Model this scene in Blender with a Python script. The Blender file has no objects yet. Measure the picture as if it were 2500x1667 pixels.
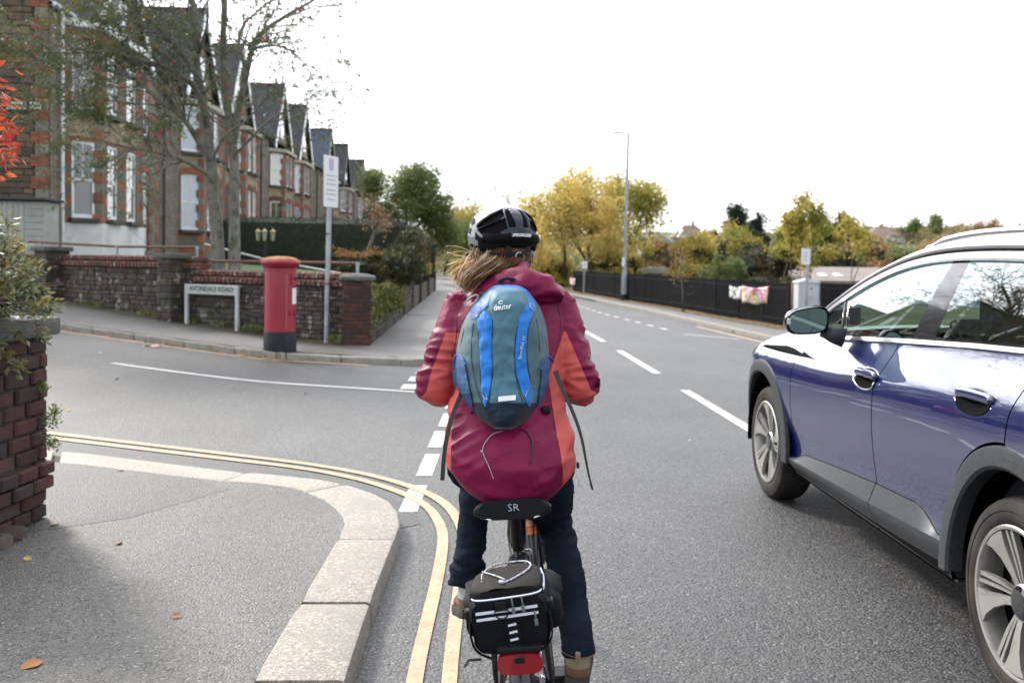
import bpy, bmesh, math, random
import numpy as np
from mathutils import Vector, Matrix, noise
random.seed(7); np.random.seed(7)
R = math.radians; PI = math.pi
S = bpy.context.scene
COL = S.collection

# ---------------------------------------------------------------- camera
FPX, EYE = 2290.0, 1.53                 # focal length in pixels of a 2500 px wide picture, eye height
YAW, PITCH, ROLL, SHIFT = math.atan(100/2290), 0.036, 0.015, -0.0444
f0 = Vector((math.sin(YAW), math.cos(YAW), 0)); r0 = Vector((math.cos(YAW), -math.sin(YAW), 0)); z0 = Vector((0, 0, 1))
fw = f0*math.cos(PITCH) - z0*math.sin(PITCH); up = f0*math.sin(PITCH) + z0*math.cos(PITCH)
rt = r0*math.cos(ROLL) + up*math.sin(ROLL); up = up*math.cos(ROLL) - r0*math.sin(ROLL)
cam = bpy.data.cameras.new('camera'); co = bpy.data.objects.new('camera', cam); COL.objects.link(co)
co.matrix_world = Matrix(((rt.x, up.x, -fw.x, 0), (rt.y, up.y, -fw.y, 0), (rt.z, up.z, -fw.z, EYE), (0, 0, 0, 1)))
cam.lens = 36*FPX/2500; cam.sensor_width = 36; cam.shift_y = SHIFT; cam.clip_end = 5000; cam.clip_start = 0.05
cam.dof.use_dof = True; cam.dof.focus_distance = 2.75; cam.dof.aperture_fstop = 4.5
S.camera = co
# ---------------------------------------------------------------- sky and sun
SUN_DIR = Vector((-0.52, 0.68, 0.60)).normalized()      # towards the sun: front left, behind thin cloud
elev = math.asin(SUN_DIR.z); az = math.atan2(SUN_DIR.x, SUN_DIR.y)
W = bpy.data.worlds.new("World"); S.world = W; W.use_nodes = True
wn, wl = W.node_tree.nodes, W.node_tree.links; wn.clear()
wo = wn.new('ShaderNodeOutputWorld'); bg = wn.new('ShaderNodeBackground'); sky = wn.new('ShaderNodeTexSky')
sky.sky_type = 'NISHITA'; sky.sun_disc = False; sky.sun_elevation = elev; sky.sun_rotation = az
sky.air_density = 1.0; sky.dust_density = 1.5
tc = wn.new('ShaderNodeTexCoord'); nz = wn.new('ShaderNodeTexNoise'); mp = wn.new('ShaderNodeMapping')
mp.inputs['Scale'].default_value = (1.2, 1.2, 4.0); nz.inputs['Scale'].default_value = 1.6; nz.inputs['Detail'].default_value = 6
rp = wn.new('ShaderNodeValToRGB'); rp.color_ramp.elements[0].position = .32; rp.color_ramp.elements[1].position = .62
rp.color_ramp.elements[0].color = (.45, .45, .45, 1); rp.color_ramp.elements[1].color = (.97, .97, .97, 1)
mx = wn.new('ShaderNodeMix'); mx.data_type = 'RGBA'; mx.inputs['B'].default_value = (9.3, 9.5, 9.8, 1)   # thin bright cloud
wl.new(tc.outputs['Generated'], mp.inputs[0]); wl.new(mp.outputs[0], nz.inputs['Vector']); wl.new(nz.outputs['Fac'], rp.inputs[0])
vm = wn.new('ShaderNodeVectorMath'); vm.operation = 'DOT_PRODUCT'; vm.inputs[1].default_value = SUN_DIR; wl.new(tc.outputs['Generated'], vm.inputs[0])   # the cloud glows round the hidden sun
mr = wn.new('ShaderNodeMapRange'); mr.inputs['From Min'].default_value = .25; mr.inputs['To Min'].default_value = 7.6; mr.inputs['To Max'].default_value = 21; mr.interpolation_type = 'SMOOTHSTEP'; wl.new(vm.outputs['Value'], mr.inputs['Value'])
cb = wn.new('ShaderNodeVectorMath'); cb.operation = 'SCALE'; cb.inputs[0].default_value = (.97, .99, 1.02); wl.new(mr.outputs[0], cb.inputs['Scale']); wl.new(cb.outputs[0], mx.inputs['B'])
wl.new(rp.outputs[0], mx.inputs['Factor']); wl.new(sky.outputs[0], mx.inputs['A']); wl.new(mx.outputs['Result'], bg.inputs[0])
bg.inputs['Strength'].default_value = 0.093; wl.new(bg.outputs[0], wo.inputs[0])
sl = bpy.data.lights.new('sun', 'SUN'); sl.energy = 1.9; sl.angle = R(10); sl.color = (1, .95, .87)
so = bpy.data.objects.new('sun', sl); COL.objects.link(so); so.rotation_euler = SUN_DIR.to_track_quat('Z', 'Y').to_euler(); so.location = (0, 0, 30)
S.view_settings.view_transform = 'Standard'; S.view_settings.look = 'None'; S.view_settings.gamma = 1
S.view_settings.use_curve_mapping = False; S.view_settings.exposure = 1.38
S.cycles.use_denoising = True; S.cycles.max_bounces = 8; S.cycles.transparent_max_bounces = 12; S.cycles.caustics_reflective = False; S.cycles.caustics_refractive = False

# ---------------------------------------------------------------- helpers
def smooth(a, b, x):
    t = min(1, max(0, (x-a)/(b-a))); return t*t*(3-2*t)
def lerp(a, b, t): return a+(b-a)*t
def interp(tab, x):
    if x <= tab[0][0]: return tab[0][1]
    for (a, p), (b, q) in zip(tab, tab[1:]):
        if x <= b: return p+(q-p)*(x-a)/(b-a)
    return tab[-1][1]
def hgt(x, y):                           # the side road climbs to the left
    t = max(0, -x-2.3)
    return .07*(t*t/(t+.8))*smooth(8, 13, y)
def ray(u, v):
    return rt*((u-1250)/FPX) + up*((722.5-v)/FPX) + fw
def at(u, v, Y):                         # point at forward distance Y seen in direction (u, v)
    d = ray(u, v); k = Y/d.y; return Vector((d.x*k, Y, EYE+d.z*k))
def G(u, v, z=0.0):                      # point of the terrain (+z) seen in direction (u, v)
    d = ray(u, v); h = z
    for _ in range(25):
        k = (h-EYE)/d.z; x, y = d.x*k, d.y*k; h = .5*h+.5*(z+hgt(x, y))
    return Vector((x, y, z+hgt(x, y)))
def tag(o, label=None, cat=None, group=None, kind=None):
    if label: o['label'] = label
    if cat: o['category'] = cat
    if group: o['group'] = group
    if kind: o['kind'] = kind
    return o
def empty(name, loc=(0, 0, 0), label=None, cat=None, group=None, rz=0):
    o = bpy.data.objects.new(name, None); COL.objects.link(o); o.location = loc; o.rotation_euler.z = rz
    o.empty_display_size = .1
    return tag(o, label, cat, group)
def put(name, me, parent=None, loc=None, rot=None, scale=None):
    o = bpy.data.objects.new(name, me); COL.objects.link(o)
    if loc is not None: o.location = loc
    if rot is not None: o.rotation_euler = rot
    if scale is not None: o.scale = scale
    if parent is not None: o.parent = parent
    return o
def copy_tree(o, parent=None):
    c = o.copy(); COL.objects.link(c)
    if parent is not None: c.parent = parent
    for ch in o.children: copy_tree(ch, c)
    return c
SCR = bpy.data.scenes.new('scratch')
def evaluated_mesh(o):                    # mesh of one object with its modifiers, worked out in a scratch scene
    SCR.collection.objects.link(o); vl = SCR.view_layers[0]; vl.update(); me = bpy.data.meshes.new_from_object(o.evaluated_get(vl.depsgraph)); bpy.data.objects.remove(o); return me
class MB:
    def __init__(s): s.v = []; s.f = []; s.m = []
    def add(s, vs, fs, mi=0):
        b = len(s.v); s.v.extend([tuple(p) for p in vs]); s.f.extend([tuple(i+b for i in f) for f in fs]); s.m.extend([mi]*len(fs)); return s
    def box(s, c, d, rz=0, mi=0, M=None):
        a, b, e = d[0]/2, d[1]/2, d[2]/2
        vs = [Vector((x, y, z)) for x in (-a, a) for y in (-b, b) for z in (-e, e)]
        T = M if M is not None else Matrix.Rotation(rz, 4, 'Z')
        vs = [T @ p + Vector(c) for p in vs]
        return s.add(vs, [(0, 1, 3, 2), (4, 6, 7, 5), (0, 4, 5, 1), (2, 3, 7, 6), (0, 2, 6, 4), (1, 5, 7, 3)], mi)
    def rbox(s, c, d, r=.01, seg=2, M=None, mi=0):
        bm = bmesh.new(); bmesh.ops.create_cube(bm, size=1)
        for p in bm.verts: p.co = Vector((p.co.x*d[0], p.co.y*d[1], p.co.z*d[2]))
        bmesh.ops.bevel(bm, geom=bm.edges[:], offset=r, segments=seg, profile=.6, affect='EDGES')
        T = M if M is not None else Matrix.Identity(4)
        bm.verts.index_update()
        s.add([T @ p.co + Vector(c) for p in bm.verts], [[q.index for q in f.verts] for f in bm.faces], mi); bm.free(); return s
    def tube(s, pts, rad, n=8, cap=True, mi=0, flat=1.0, close=False):
        pts = [Vector(p) for p in pts]; k = len(pts)
        if not hasattr(rad, '__len__'): rad = [rad]*k
        vs = []; prev = None
        for i, p in enumerate(pts):
            a = pts[(i-1) % k] if (close or i) else p; b = pts[(i+1) % k] if (close or i < k-1) else p
            t = (b-a).normalized() if (b-a).length > 1e-9 else Vector((0, 0, 1))
            if prev is None:
                h = Vector((0, 0, 1)) if abs(t.z) < .9 else Vector((1, 0, 0)); x = t.cross(h).normalized()
            else:
                x = (prev-t*prev.dot(t)); x = x.normalized() if x.length > 1e-6 else t.orthogonal().normalized()
            prev = x; y = t.cross(x)
            for j in range(n):
                w = 2*PI*j/n; vs.append(p+(x*math.cos(w)+y*math.sin(w)*flat)*rad[i])
        fs = []
        for i in range(k if close else k-1):
            for j in range(n):
                i2 = (i+1) % k; fs.append((i*n+j, i*n+(j+1) % n, i2*n+(j+1) % n, i2*n+j))
        if cap and not close: fs.append(tuple(range(n))[::-1]); fs.append(tuple(range((k-1)*n, k*n)))
        return s.add(vs, fs, mi)
    def lathe(s, prof, n=24, c=(0, 0, 0), mi=0, M=None, cap=True):
        vs = []; T = M if M is not None else Matrix.Identity(4)
        for r, z in prof:
            for j in range(n): w = 2*PI*j/n; vs.append(T @ Vector((r*math.cos(w), r*math.sin(w), z)) + Vector(c))
        fs = [(i*n+j, i*n+(j+1) % n, (i+1)*n+(j+1) % n, (i+1)*n+j) for i in range(len(prof)-1) for j in range(n)]
        if cap: fs.append(tuple(range(n))[::-1]); fs.append(tuple(range((len(prof)-1)*n, len(prof)*n)))
        return s.add(vs, fs, mi)
    def prism(s, poly, z0, z1, mi=0, M=None):
        n = len(poly); T = M if M is not None else Matrix.Identity(4)
        g = lambda z, i: z[i] if hasattr(z, '__len__') else z
        vs = [T @ Vector((p[0], p[1], g(z0, i))) for i, p in enumerate(poly)]+[T @ Vector((p[0], p[1], g(z1, i))) for i, p in enumerate(poly)]
        fs = [tuple(range(n))[::-1], tuple(range(n, 2*n))]+[(i, (i+1) % n, n+(i+1) % n, n+i) for i in range(n)]
        return s.add(vs, fs, mi)
    def grid(s, rows, mi=0, closeu=False, closev=False):
        nv = len(rows); nu = len(rows[0]); vs = [p for r in rows for p in r]; fs = []
        for i in range(nv if closev else nv-1):
            for j in range(nu if closeu else nu-1):
                i2 = (i+1) % nv; j2 = (j+1) % nu; fs.append((i*nu+j, i*nu+j2, i2*nu+j2, i2*nu+j))
        return s.add(vs, fs, mi)
    def mesh(s, name, mats, smooth=False, recalc=True):
        me = bpy.data.meshes.new(name); me.from_pydata(s.v, [], s.f)
        for m in (mats if isinstance(mats, (list, tuple)) else [mats]): me.materials.append(m)
        if any(s.m): me.polygons.foreach_set('material_index', s.m)
        if recalc:
            bm = bmesh.new(); bm.from_mesh(me); bmesh.ops.recalc_face_normals(bm, faces=bm.faces[:]); bm.to_mesh(me); bm.free()
        if smooth is True: me.polygons.foreach_set('use_smooth', [True]*len(me.polygons))
        elif smooth: me.polygons.foreach_set('use_smooth', [True]*len(me.polygons)); me.set_sharp_from_angle(angle=R(smooth))
        me.update(); return me
    def obj(s, name, mats, parent=None, smooth=False, loc=None, **k):
        """vertices are in world space (or the parent's, when loc is None and parent is rotated)"""
        return put(name, s.mesh(name, mats, smooth), parent, loc, **k)
def origin(o, p):                         # move a top-level mesh's origin to p
    p = Vector(p); o.data.transform(Matrix.Translation(-p)); o.location = Vector(o.location)+p; return o
def quads(name, V, mat_, mi=None, attr=None, smooth=False):     # V: (n,4,3) array -> mesh of loose quads
    n = len(V); me = bpy.data.meshes.new(name); me.vertices.add(n*4); me.vertices.foreach_set('co', np.asarray(V, dtype=np.float32).ravel())
    me.loops.add(n*4); me.loops.foreach_set('vertex_index', np.arange(n*4, dtype=np.int32))
    me.polygons.add(n); me.polygons.foreach_set('loop_start', np.arange(0, n*4, 4, dtype=np.int32))
    for m in (mat_ if isinstance(mat_, (list, tuple)) else [mat_]): me.materials.append(m)
    if mi is not None: me.polygons.foreach_set('material_index', np.asarray(mi, dtype=np.int32))
    me.update(calc_edges=True); me.validate(); return me

# ---------------------------------------------------------------- materials
def nodes(name):
    m = bpy.data.materials.new(name); m.use_nodes = True; nt = m.node_tree
    return m, nt.nodes, nt.links, nt.nodes['Principled BSDF']
def coords(N, L, space='obj', scale=None):
    if space == 'world': o = N.new('ShaderNodeNewGeometry').outputs['Position']
    else: o = N.new('ShaderNodeTexCoord').outputs['Object']
    if scale:
        mp = N.new('ShaderNodeMapping'); mp.inputs['Scale'].default_value = scale; L.new(o, mp.inputs[0]); o = mp.outputs[0]
    return o
def c4(c): return tuple(c)+(1,) if len(c) == 3 else tuple(c)
def ramp(N, L, fac, a, b, ca=(0, 0, 0), cb=(1, 1, 1)):
    r = N.new('ShaderNodeValToRGB'); r.color_ramp.elements[0].position = a; r.color_ramp.elements[1].position = b
    r.color_ramp.elements[0].color = c4(ca); r.color_ramp.elements[1].color = c4(cb); L.new(fac, r.inputs[0]); return r.outputs[0]
def mixc(N, L, fac, a, b, mode='MIX'):
    m = N.new('ShaderNodeMix'); m.data_type = 'RGBA'; m.blend_type = mode
    for k, x in (('Factor', fac), ('A', a), ('B', b)):
        if isinstance(x, bpy.types.NodeSocket): L.new(x, m.inputs[k])
        elif k == 'Factor': m.inputs[k].default_value = x
        else: m.inputs[k].default_value = c4(x)
    return m.outputs['Result']
def tnoise(N, L, co_, scale, detail=4, rough=.55):
    n = N.new('ShaderNodeTexNoise'); n.inputs['Scale'].default_value = scale; n.inputs['Detail'].default_value = detail
    n.inputs['Roughness'].default_value = rough; L.new(co_, n.inputs['Vector']); return n.outputs['Fac']
def M(name, base, rough=.6, metal=0, layers=(), bump=(), space='obj', spec=.5, rand=None, coat=0, sheen=0, trans=0, rvar=0, emis=None):
    """layers: (scale, colour, lo, hi[, detail]) noise blends; bump: (scale, strength, dist[, detail]); rand: list of colours picked per object"""
    m, N, L, B = nodes(name); B.inputs['Roughness'].default_value = rough; B.inputs['Metallic'].default_value = metal
    B.inputs['Specular IOR Level'].default_value = spec; B.inputs['Coat Weight'].default_value = coat; B.inputs['Sheen Weight'].default_value = sheen
    B.inputs['Coat Roughness'].default_value = .03
    col = c4(base); co_ = coords(N, L, space) if (layers or bump) else None
    if rand:
        oi = N.new('ShaderNodeObjectInfo'); r = N.new('ShaderNodeValToRGB'); r.color_ramp.interpolation = 'LINEAR'
        el = r.color_ramp.elements
        el[0].position = 0; el[0].color = c4(rand[0]); el[1].position = 1; el[1].color = c4(rand[-1])
        for i, c in enumerate(rand[1:-1]): e = el.new((i+1)/(len(rand)-1)); e.color = c4(c)
        L.new(oi.outputs['Random'], r.inputs[0]); col = r.outputs[0]
    for l in layers:
        f = tnoise(N, L, co_, l[0], l[4] if len(l) > 4 else 4)
        col = mixc(N, L, ramp(N, L, f, l[2], l[3]), col, l[1])
    if isinstance(col, tuple): B.inputs['Base Color'].default_value = col
    else: L.new(col, B.inputs['Base Color'])
    prev = None
    for b in bump:
        bn = N.new('ShaderNodeBump'); bn.inputs['Strength'].default_value = b[1]; bn.inputs['Distance'].default_value = b[2]
        L.new(tnoise(N, L, co_, b[0], b[3] if len(b) > 3 else 3), bn.inputs['Height'])
        if prev: L.new(prev, bn.inputs['Normal'])
        prev = bn.outputs[0]
    if prev: L.new(prev, B.inputs['Normal'])
    if emis: B.inputs['Emission Color'].default_value = c4(emis[0]); B.inputs['Emission Strength'].default_value = emis[1]
    return m
def leafmat(name, cols, trans=.35, rough=.55, scale=1.3):
    """leaf colour varies from clump to clump and leaf to leaf; light passes through"""
    m, N, L, B = nodes(name)
    g = N.new('ShaderNodeNewGeometry'); r = N.new('ShaderNodeValToRGB'); el = r.color_ramp.elements
    el[0].position = 0.0; el[0].color = c4(cols[0]); el[1].position = 1; el[1].color = c4(cols[-1])
    for i, c in enumerate(cols[1:-1]): e = el.new((i+1)/(len(cols)-1)); e.color = c4(c)
    n = tnoise(N, L, g.outputs['Position'], scale, 2)
    a = N.new('ShaderNodeMath'); a.operation = 'MULTIPLY_ADD'; L.new(n, a.inputs[0]); a.inputs[1].default_value = 1.8; a.inputs[2].default_value = -.65
    b = N.new('ShaderNodeMath'); b.operation = 'MULTIPLY_ADD'; L.new(g.outputs['Random Per Island'], b.inputs[0]); b.inputs[1].default_value = .5; L.new(a.outputs[0], b.inputs[2])
    L.new(b.outputs[0], r.inputs[0]); L.new(r.outputs[0], B.inputs['Base Color']); B.inputs['Roughness'].default_value = rough
    B.inputs['Specular IOR Level'].default_value = .25
    t = N.new('ShaderNodeBsdfTranslucent'); L.new(r.outputs[0], t.inputs[0]); mxs = N.new('ShaderNodeMixShader'); mxs.inputs[0].default_value = trans
    L.new(B.outputs[0], mxs.inputs[1]); L.new(t.outputs[0], mxs.inputs[2]); L.new(mxs.outputs[0], N['Material Output'].inputs[0])
    return m
def asphalt(name, dark, mid, lite, sc=210, patch=.5):
    m, N, L, B = nodes(name); P = coords(N, L, 'world')
    v = N.new('ShaderNodeTexVoronoi'); v.inputs['Scale'].default_value = sc; L.new(P, v.inputs['Vector'])
    sep = N.new('ShaderNodeSeparateColor'); L.new(v.outputs['Color'], sep.inputs[0])
    col = ramp(N, L, sep.outputs[0], .0, 1, tuple(.45*c for c in mid), tuple(1.5*c for c in mid))
    col = mixc(N, L, ramp(N, L, v.outputs['Distance'], .32, .58), col, dark)              # binder between the stones
    col = mixc(N, L, ramp(N, L, sep.outputs[1], .90, .98), col, lite)
    col = mixc(N, L, ramp(N, L, tnoise(N, L, P, 28, 4), .35, .7), col, tuple(c*.72 for c in mid))
    big = ramp(N, L, tnoise(N, L, P, patch, 5, .6), .3, .72, (.72, .72, .73), (1.28, 1.27, 1.26))
    col = mixc(N, L, 1.0, col, big, 'MULTIPLY')
    mp = N.new('ShaderNodeMapping'); mp.inputs['Scale'].default_value = (2.2, .16, 1); L.new(P, mp.inputs[0])
    tr = ramp(N, L, tnoise(N, L, mp.outputs[0], 1, 3), .3, .7, (.9, .9, .9), (1.1, 1.1, 1.1))
    col = mixc(N, L, 1.0, col, tr, 'MULTIPLY')
    L.new(col, B.inputs['Base Color']); B.inputs['Roughness'].default_value = .62; B.inputs['Specular IOR Level'].default_value = .5
    b = N.new('ShaderNodeBump'); b.inputs['Strength'].default_value = .9; b.inputs['Distance'].default_value = .005
    L.new(v.outputs['Distance'], b.inputs['Height']); b.invert = True; L.new(b.outputs[0], B.inputs['Normal'])
    return m
MAT = {}
def K(key, *a, **k):
    if key not in MAT: MAT[key] = M(key, *a, **k)
    return MAT[key]
# ================================================================ ground, roads, kerbs, markings
A_ROAD = asphalt('asphalt_road', (.004, .004, .005), (.078, .0765, .078), (.17, .17, .168), 88)
A_PAVE = asphalt('asphalt_footway', (.010, .010, .009), (.108, .102, .095), (.22, .213, .20), 110, .8)
A_PATCH = asphalt('asphalt_patch', (.007, .007, .007), (.068, .065, .062), (.17, .165, .16), 108, .9)
A_FAR = asphalt('asphalt_far_footway', (.04, .038, .036), (.15, .143, .134), (.3, .29, .28), 110, .5)
EARTH = M('earth_verge', (.06, .045, .03), .95, layers=[(3, (.035, .05, .018), .4, .62), (14, (.14, .085, .04), .52, .66), (50, (.03, .024, .016), .5, .7)], bump=[(18, .7, .03)], space='world')
GRASSY = M('field_grass', (.05, .07, .022), .95, layers=[(.05, (.1, .085, .03), .4, .65), (.6, (.03, .045, .015), .45, .7), (6, (.08, .1, .03), .5, .7)], bump=[(8, .6, .05)], space='world')
WPAINT = None
def paint(name, c, under, lo=.55, hi=.66):
    m, N, L, B = nodes(name); P = coords(N, L, 'world')
    f = ramp(N, L, tnoise(N, L, P, 55, 5, .7), lo, hi)
    col = mixc(N, L, f, c, under); f2 = ramp(N, L, tnoise(N, L, P, 7, 4), .45, .7)
    col = mixc(N, L, f2, col, tuple(x*.72 for x in c)); 
    v = N.new('ShaderNodeTexVoronoi'); v.inputs['Scale'].default_value = 170; L.new(P, v.inputs['Vector'])
    L.new(col, B.inputs['Base Color']); B.inputs['Roughness'].default_value = .7
    b = N.new('ShaderNodeBump'); b.inputs['Strength'].default_value = .4; b.inputs['Distance'].default_value = .003; b.invert = True
    L.new(v.outputs['Distance'], b.inputs['Height']); L.new(b.outputs[0], B.inputs['Normal']); return m
WPAINT = paint('white_road_paint', (.42, .42, .405), (.12, .12, .12)); YPAINT = paint('yellow_road_paint', (.42, .285, .175), (.13, .12, .11))
XR = [(-12, 6.3), (15, 6.3), (21, 5.95), (28.7, 5.6), (37, 4.95), (44, 4.4), (52, 3.4), (60, 2.2), (70, .2), (85, -4.5), (105, -13), (150, -38)]
XL = [(13.55, -.62), (13.9, -.42), (14.6, -.36), (17, -.42), (30, -.45), (43.8, -.42), (50.8, -1.0), (56.5, -1.8), (65, -3.4), (75, -6.2), (90, -12), (105, -19), (150, -45)]
# ground sheet with the hill on the right
rows = []
def gz(x, y):
    return -.06 + 6.4*smooth(60, 190, y+.25*x)*smooth(8, 90, x) + 3.5*smooth(120, 240, y) + 9*smooth(250, 520, y)*smooth(-200, 60, x) - 1.2*smooth(7, 16, x)*smooth(70, 20, y)
ys = list(np.linspace(-30, 60, 31))+list(np.linspace(66, 300, 48))+[340, 400, 480, 600, 900, 2500]
xs = [-1200, -500, -300]+list(np.linspace(-200, 200, 81))+[300, 500, 1200]
mb = MB(); mb.grid([[(x, y, gz(x, y)) for x in xs] for y in ys])
g = mb.obj('ground', [GRASSY], smooth=True); tag(g, kind='structure')
# road sheet
mb = MB(); ys = list(np.linspace(-9, 24, 67))+list(np.linspace(25, 60, 30))+list(np.linspace(62, 130, 24))
for _ in (0,):
    rows = []
    for y in ys:
        a = interp(XL, y)-.15 if y > 24 else -16; b = interp(XR, y)+.1
        k = 60; rows.append([(lerp(a, b, (i/k)), y, hgt(lerp(a, b, i/k), y)) for i in range(k+1)])
    mb.grid(rows)
road = mb.obj('road', [A_ROAD], smooth=True); tag(road, kind='structure')
# kerbs -----------------------------------------------------------------
GRANITE = M('granite', (.25, .215, .18), .75, layers=[(130, (.13, .12, .11), .50, .66, 2), (60, (.34, .31, .28), .5, .62, 3), (5, (.2, .185, .16), .48, .72), (240, (.42, .40, .37), .60, .68, 1)], bump=[(90, .55, .006), (12, .4, .01)], space='world', spec=.3)
GRANITE2 = M('granite_weathered', (.22, .205, .18), .85, layers=[(9, (.13, .12, .1), .45, .7), (80, (.3, .28, .25), .5, .7)], bump=[(40, .5, .01)], space='world', spec=.3)
KBED = M('kerb_bedding', (.05, .045, .035), .95, layers=[(30, (.04, .06, .015), .5, .7)], space='world')
def pl(pts):                               # polyline param by length
    pts = [Vector(p) for p in pts]; L = [0]
    for a, b in zip(pts, pts[1:]): L.append(L[-1]+(b-a).length)
    return pts, L
def pat(P, s):
    pts, L = P; s = max(0, min(L[-1], s))
    for i in range(len(L)-1):
        if s <= L[i+1] or i == len(L)-2:
            t = (s-L[i])/max(1e-9, L[i+1]-L[i]); return pts[i].lerp(pts[i+1], t)
def smoothline(pts, it=2):
    pts = [Vector(p) for p in pts]
    for _ in range(it):
        q = [pts[0]]
        for a, b in zip(pts, pts[1:]): q += [a.lerp(b, .25), a.lerp(b, .75)]
        pts = q+[pts[-1]]
    return pts
def kerbstone(parent, outer, inner, top, mat_, zf=lambda p: 0, r=.022, jit=.002):
    """outer/inner: lists of points of one stone, same length"""
    n = len(outer); rows = []
    dz = random.uniform(-jit, jit)
    for k, (o_, i_) in enumerate(zip(outer, inner)):
        zb = zf(o_)-.12; zt = zf(o_)+top+dz; w = (o_-i_).normalized()
        e = 0
        if k == 0 or k == n-1: e = .007
        rows.append([(i_.x, i_.y, zb), (i_.x, i_.y, zt-.006-e), (i_.x+w.x*.008, i_.y+w.y*.008, zt-e), (o_.x-w.x*r, o_.y-w.y*r, zt-e), (o_.x-w.x*r*.3, o_.y-w.y*r*.3, zt-r*.28-e), (o_.x, o_.y, zt-r*1.1-e), (o_.x+w.x*.004, o_.y+w.y*.004, zb)])
    mb = MB(); mb.grid(rows); mb.add([p for p in rows[0]], [tuple(range(7))]); mb.add([p for p in rows[-1]], [tuple(range(7))[::-1]])
    return mb.obj('kerbstone', [mat_], parent, smooth=35)
nearO = [(-.40, -2.0), (-.41, 1), (-.41, 3.14), (-.40, 4.0), (-.375, 4.75), (-.365, 5.05), (-.40, 5.33), (-.47, 5.56), (-.58, 5.75), (-.75, 5.95), (-.96, 6.10), (-1.25, 6.22), (-1.56, 6.32), (-3.01, 6.99), (-6.0, 8.3)]
nearI = [(-.74, -2.0), (-.735, 1), (-.72, 3.14), (-.69, 4.0), (-.665, 4.75), (-.665, 5.05), (-.70, 5.22), (-.76, 5.38), (-.85, 5.57), (-.98, 5.74), (-1.10, 5.86), (-1.34, 5.97), (-1.66, 6.06), (-2.85, 6.58), (-5.85, 7.9)]
def zadd(l): return [Vector((p[0], p[1], 0)) for p in l]
nO, nI = zadd(nearO), zadd(nearI)
kerb = MB(); 
kerb.grid([[(i.x, i.y, -.1), (i.x, i.y, .06), (lerp(i.x, o.x, .96), lerp(i.y, o.y, .96), .06), (lerp(i.x, o.x, .96), lerp(i.y, o.y, .96), -.1)] for o, i in zip(nO, nI)])
kb = kerb.obj('kerb', [KBED]); tag(kb, kind='structure')
def seg(P, Q, a, b, n):                     # index-parametrised slices of both lines
    def s(L, t):
        i = min(len(L)-2, int(t)); return L[i].lerp(L[i+1], t-i)
    return [s(P, lerp(a, b, k/(n-1))) for k in range(n)], [s(Q, lerp(a, b, k/(n-1))) for k in range(n)]
cuts = [0, .33, .66, 1.0, 1.5, 2.05, 2.68, 3.35, 4.72]  # straight part
gp = .018
J = [(0.0, .5), (.5, 1.0), (1.0, 1.45), (1.45, 2.02), (2.02, 2.88), (2.88, 4.16), (4.16, 9.2), (9.2, 11.75), (11.75, 13.0), (13.0, 14)]
for a, b in J:
    kerbstone(kb, *seg(nO, nI, a+gp, b-gp, max(4, int((b-a)*5)+3)), .105, GRANITE)
# near pavement
inner = [(i.x+.004, i.y) for i in nI]
poly = [(p[0], p[1]) for p in inner]+[(-16, 12.5), (-16, -2)]
mb = MB(); mb.add([(x, y, .098) for x, y in poly], [tuple(range(len(poly)))])
pv = mb.obj('pavement', [A_PAVE], recalc=None) if False else mb.obj('pavement', [A_PAVE]); tag(pv, kind='structure')
mb = MB(); P1 = [G(*q, .102) for q in ((318, 1262), (560, 1192), (790*.56+20, 1163), (300, 1137), (120, 1127), (60, 1300))]
mb.add([(p.x, p.y, .0994) for p in P1], [tuple(range(len(P1)))]); tag(mb.obj('pavement_patch', [A_PATCH]), kind='structure')
# far kerb and footway round to the main road
fo = [(-14, 20.2), (-9.5, 17.6), (-6.87, 16.12), (-4.97, 15.2), (-3.6, 14.52), (-3.04, 14.3), (-2.77, 14.22), (-1.41, 13.82), (-.85, 13.66), (-.55, 13.75), (-.38, 14.05), (-.36, 14.6)]+[(interp(XL, y), y) for y in (16, 20, 25, 30, 36, 43.8, 50.8, 56.5, 65, 75, 90, 105, 130)]
fi = [(-14.1, 20.45), (-9.65, 17.85), (-7.0, 16.38), (-5.1, 15.46), (-3.72, 14.79), (-3.14, 14.57), (-2.85, 14.48), (-1.49, 14.1), (-1.0, 13.98), (-.86, 14.08), (-.68, 14.3), (-.66, 14.7)]+[(interp(XL, y)-.28, y) for y in (16, 20, 25, 30, 36, 43.8, 50.8, 56.5, 65, 75, 90, 105, 130)]
wall_base = [(-14, 25), (-10.8, 22.8), (-7.69, 19.9), (-5.27, 18.15), (-4.04, 17.3), (-3.5, 16.95), (-2.55, 16.25), (-2.1, 15.95), (-2.05, 15.85), (-1.75, 15.8), (-1.7, 15.9), (-1.7, 16.2), (-1.71, 17.2), (-1.72, 20.3), (-1.72, 25), (-1.73, 30), (-1.74, 36), (-1.76, 43.8), (-2.2, 50.8), (-3.1, 56.5), (-4.8, 65), (-7.8, 75), (-14, 90), (-21, 105), (-47, 130)]
FO, FI, WB = zadd(fo), zadd(fi), zadd(wall_base)
hz = lambda p: hgt(p.x, p.y)
kerb = MB(); kerb.grid([[(i.x, i.y, hz(o)-.1), (i.x, i.y, hz(o)+.05), (lerp(i.x, o.x, .96), lerp(i.y, o.y, .96), hz(o)+.05), (lerp(i.x, o.x, .96), lerp(i.y, o.y, .96), hz(o)-.1)] for o, i in zip(FO, FI)])
kb2 = kerb.obj('kerb', [KBED]); tag(kb2, kind='structure')
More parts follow.
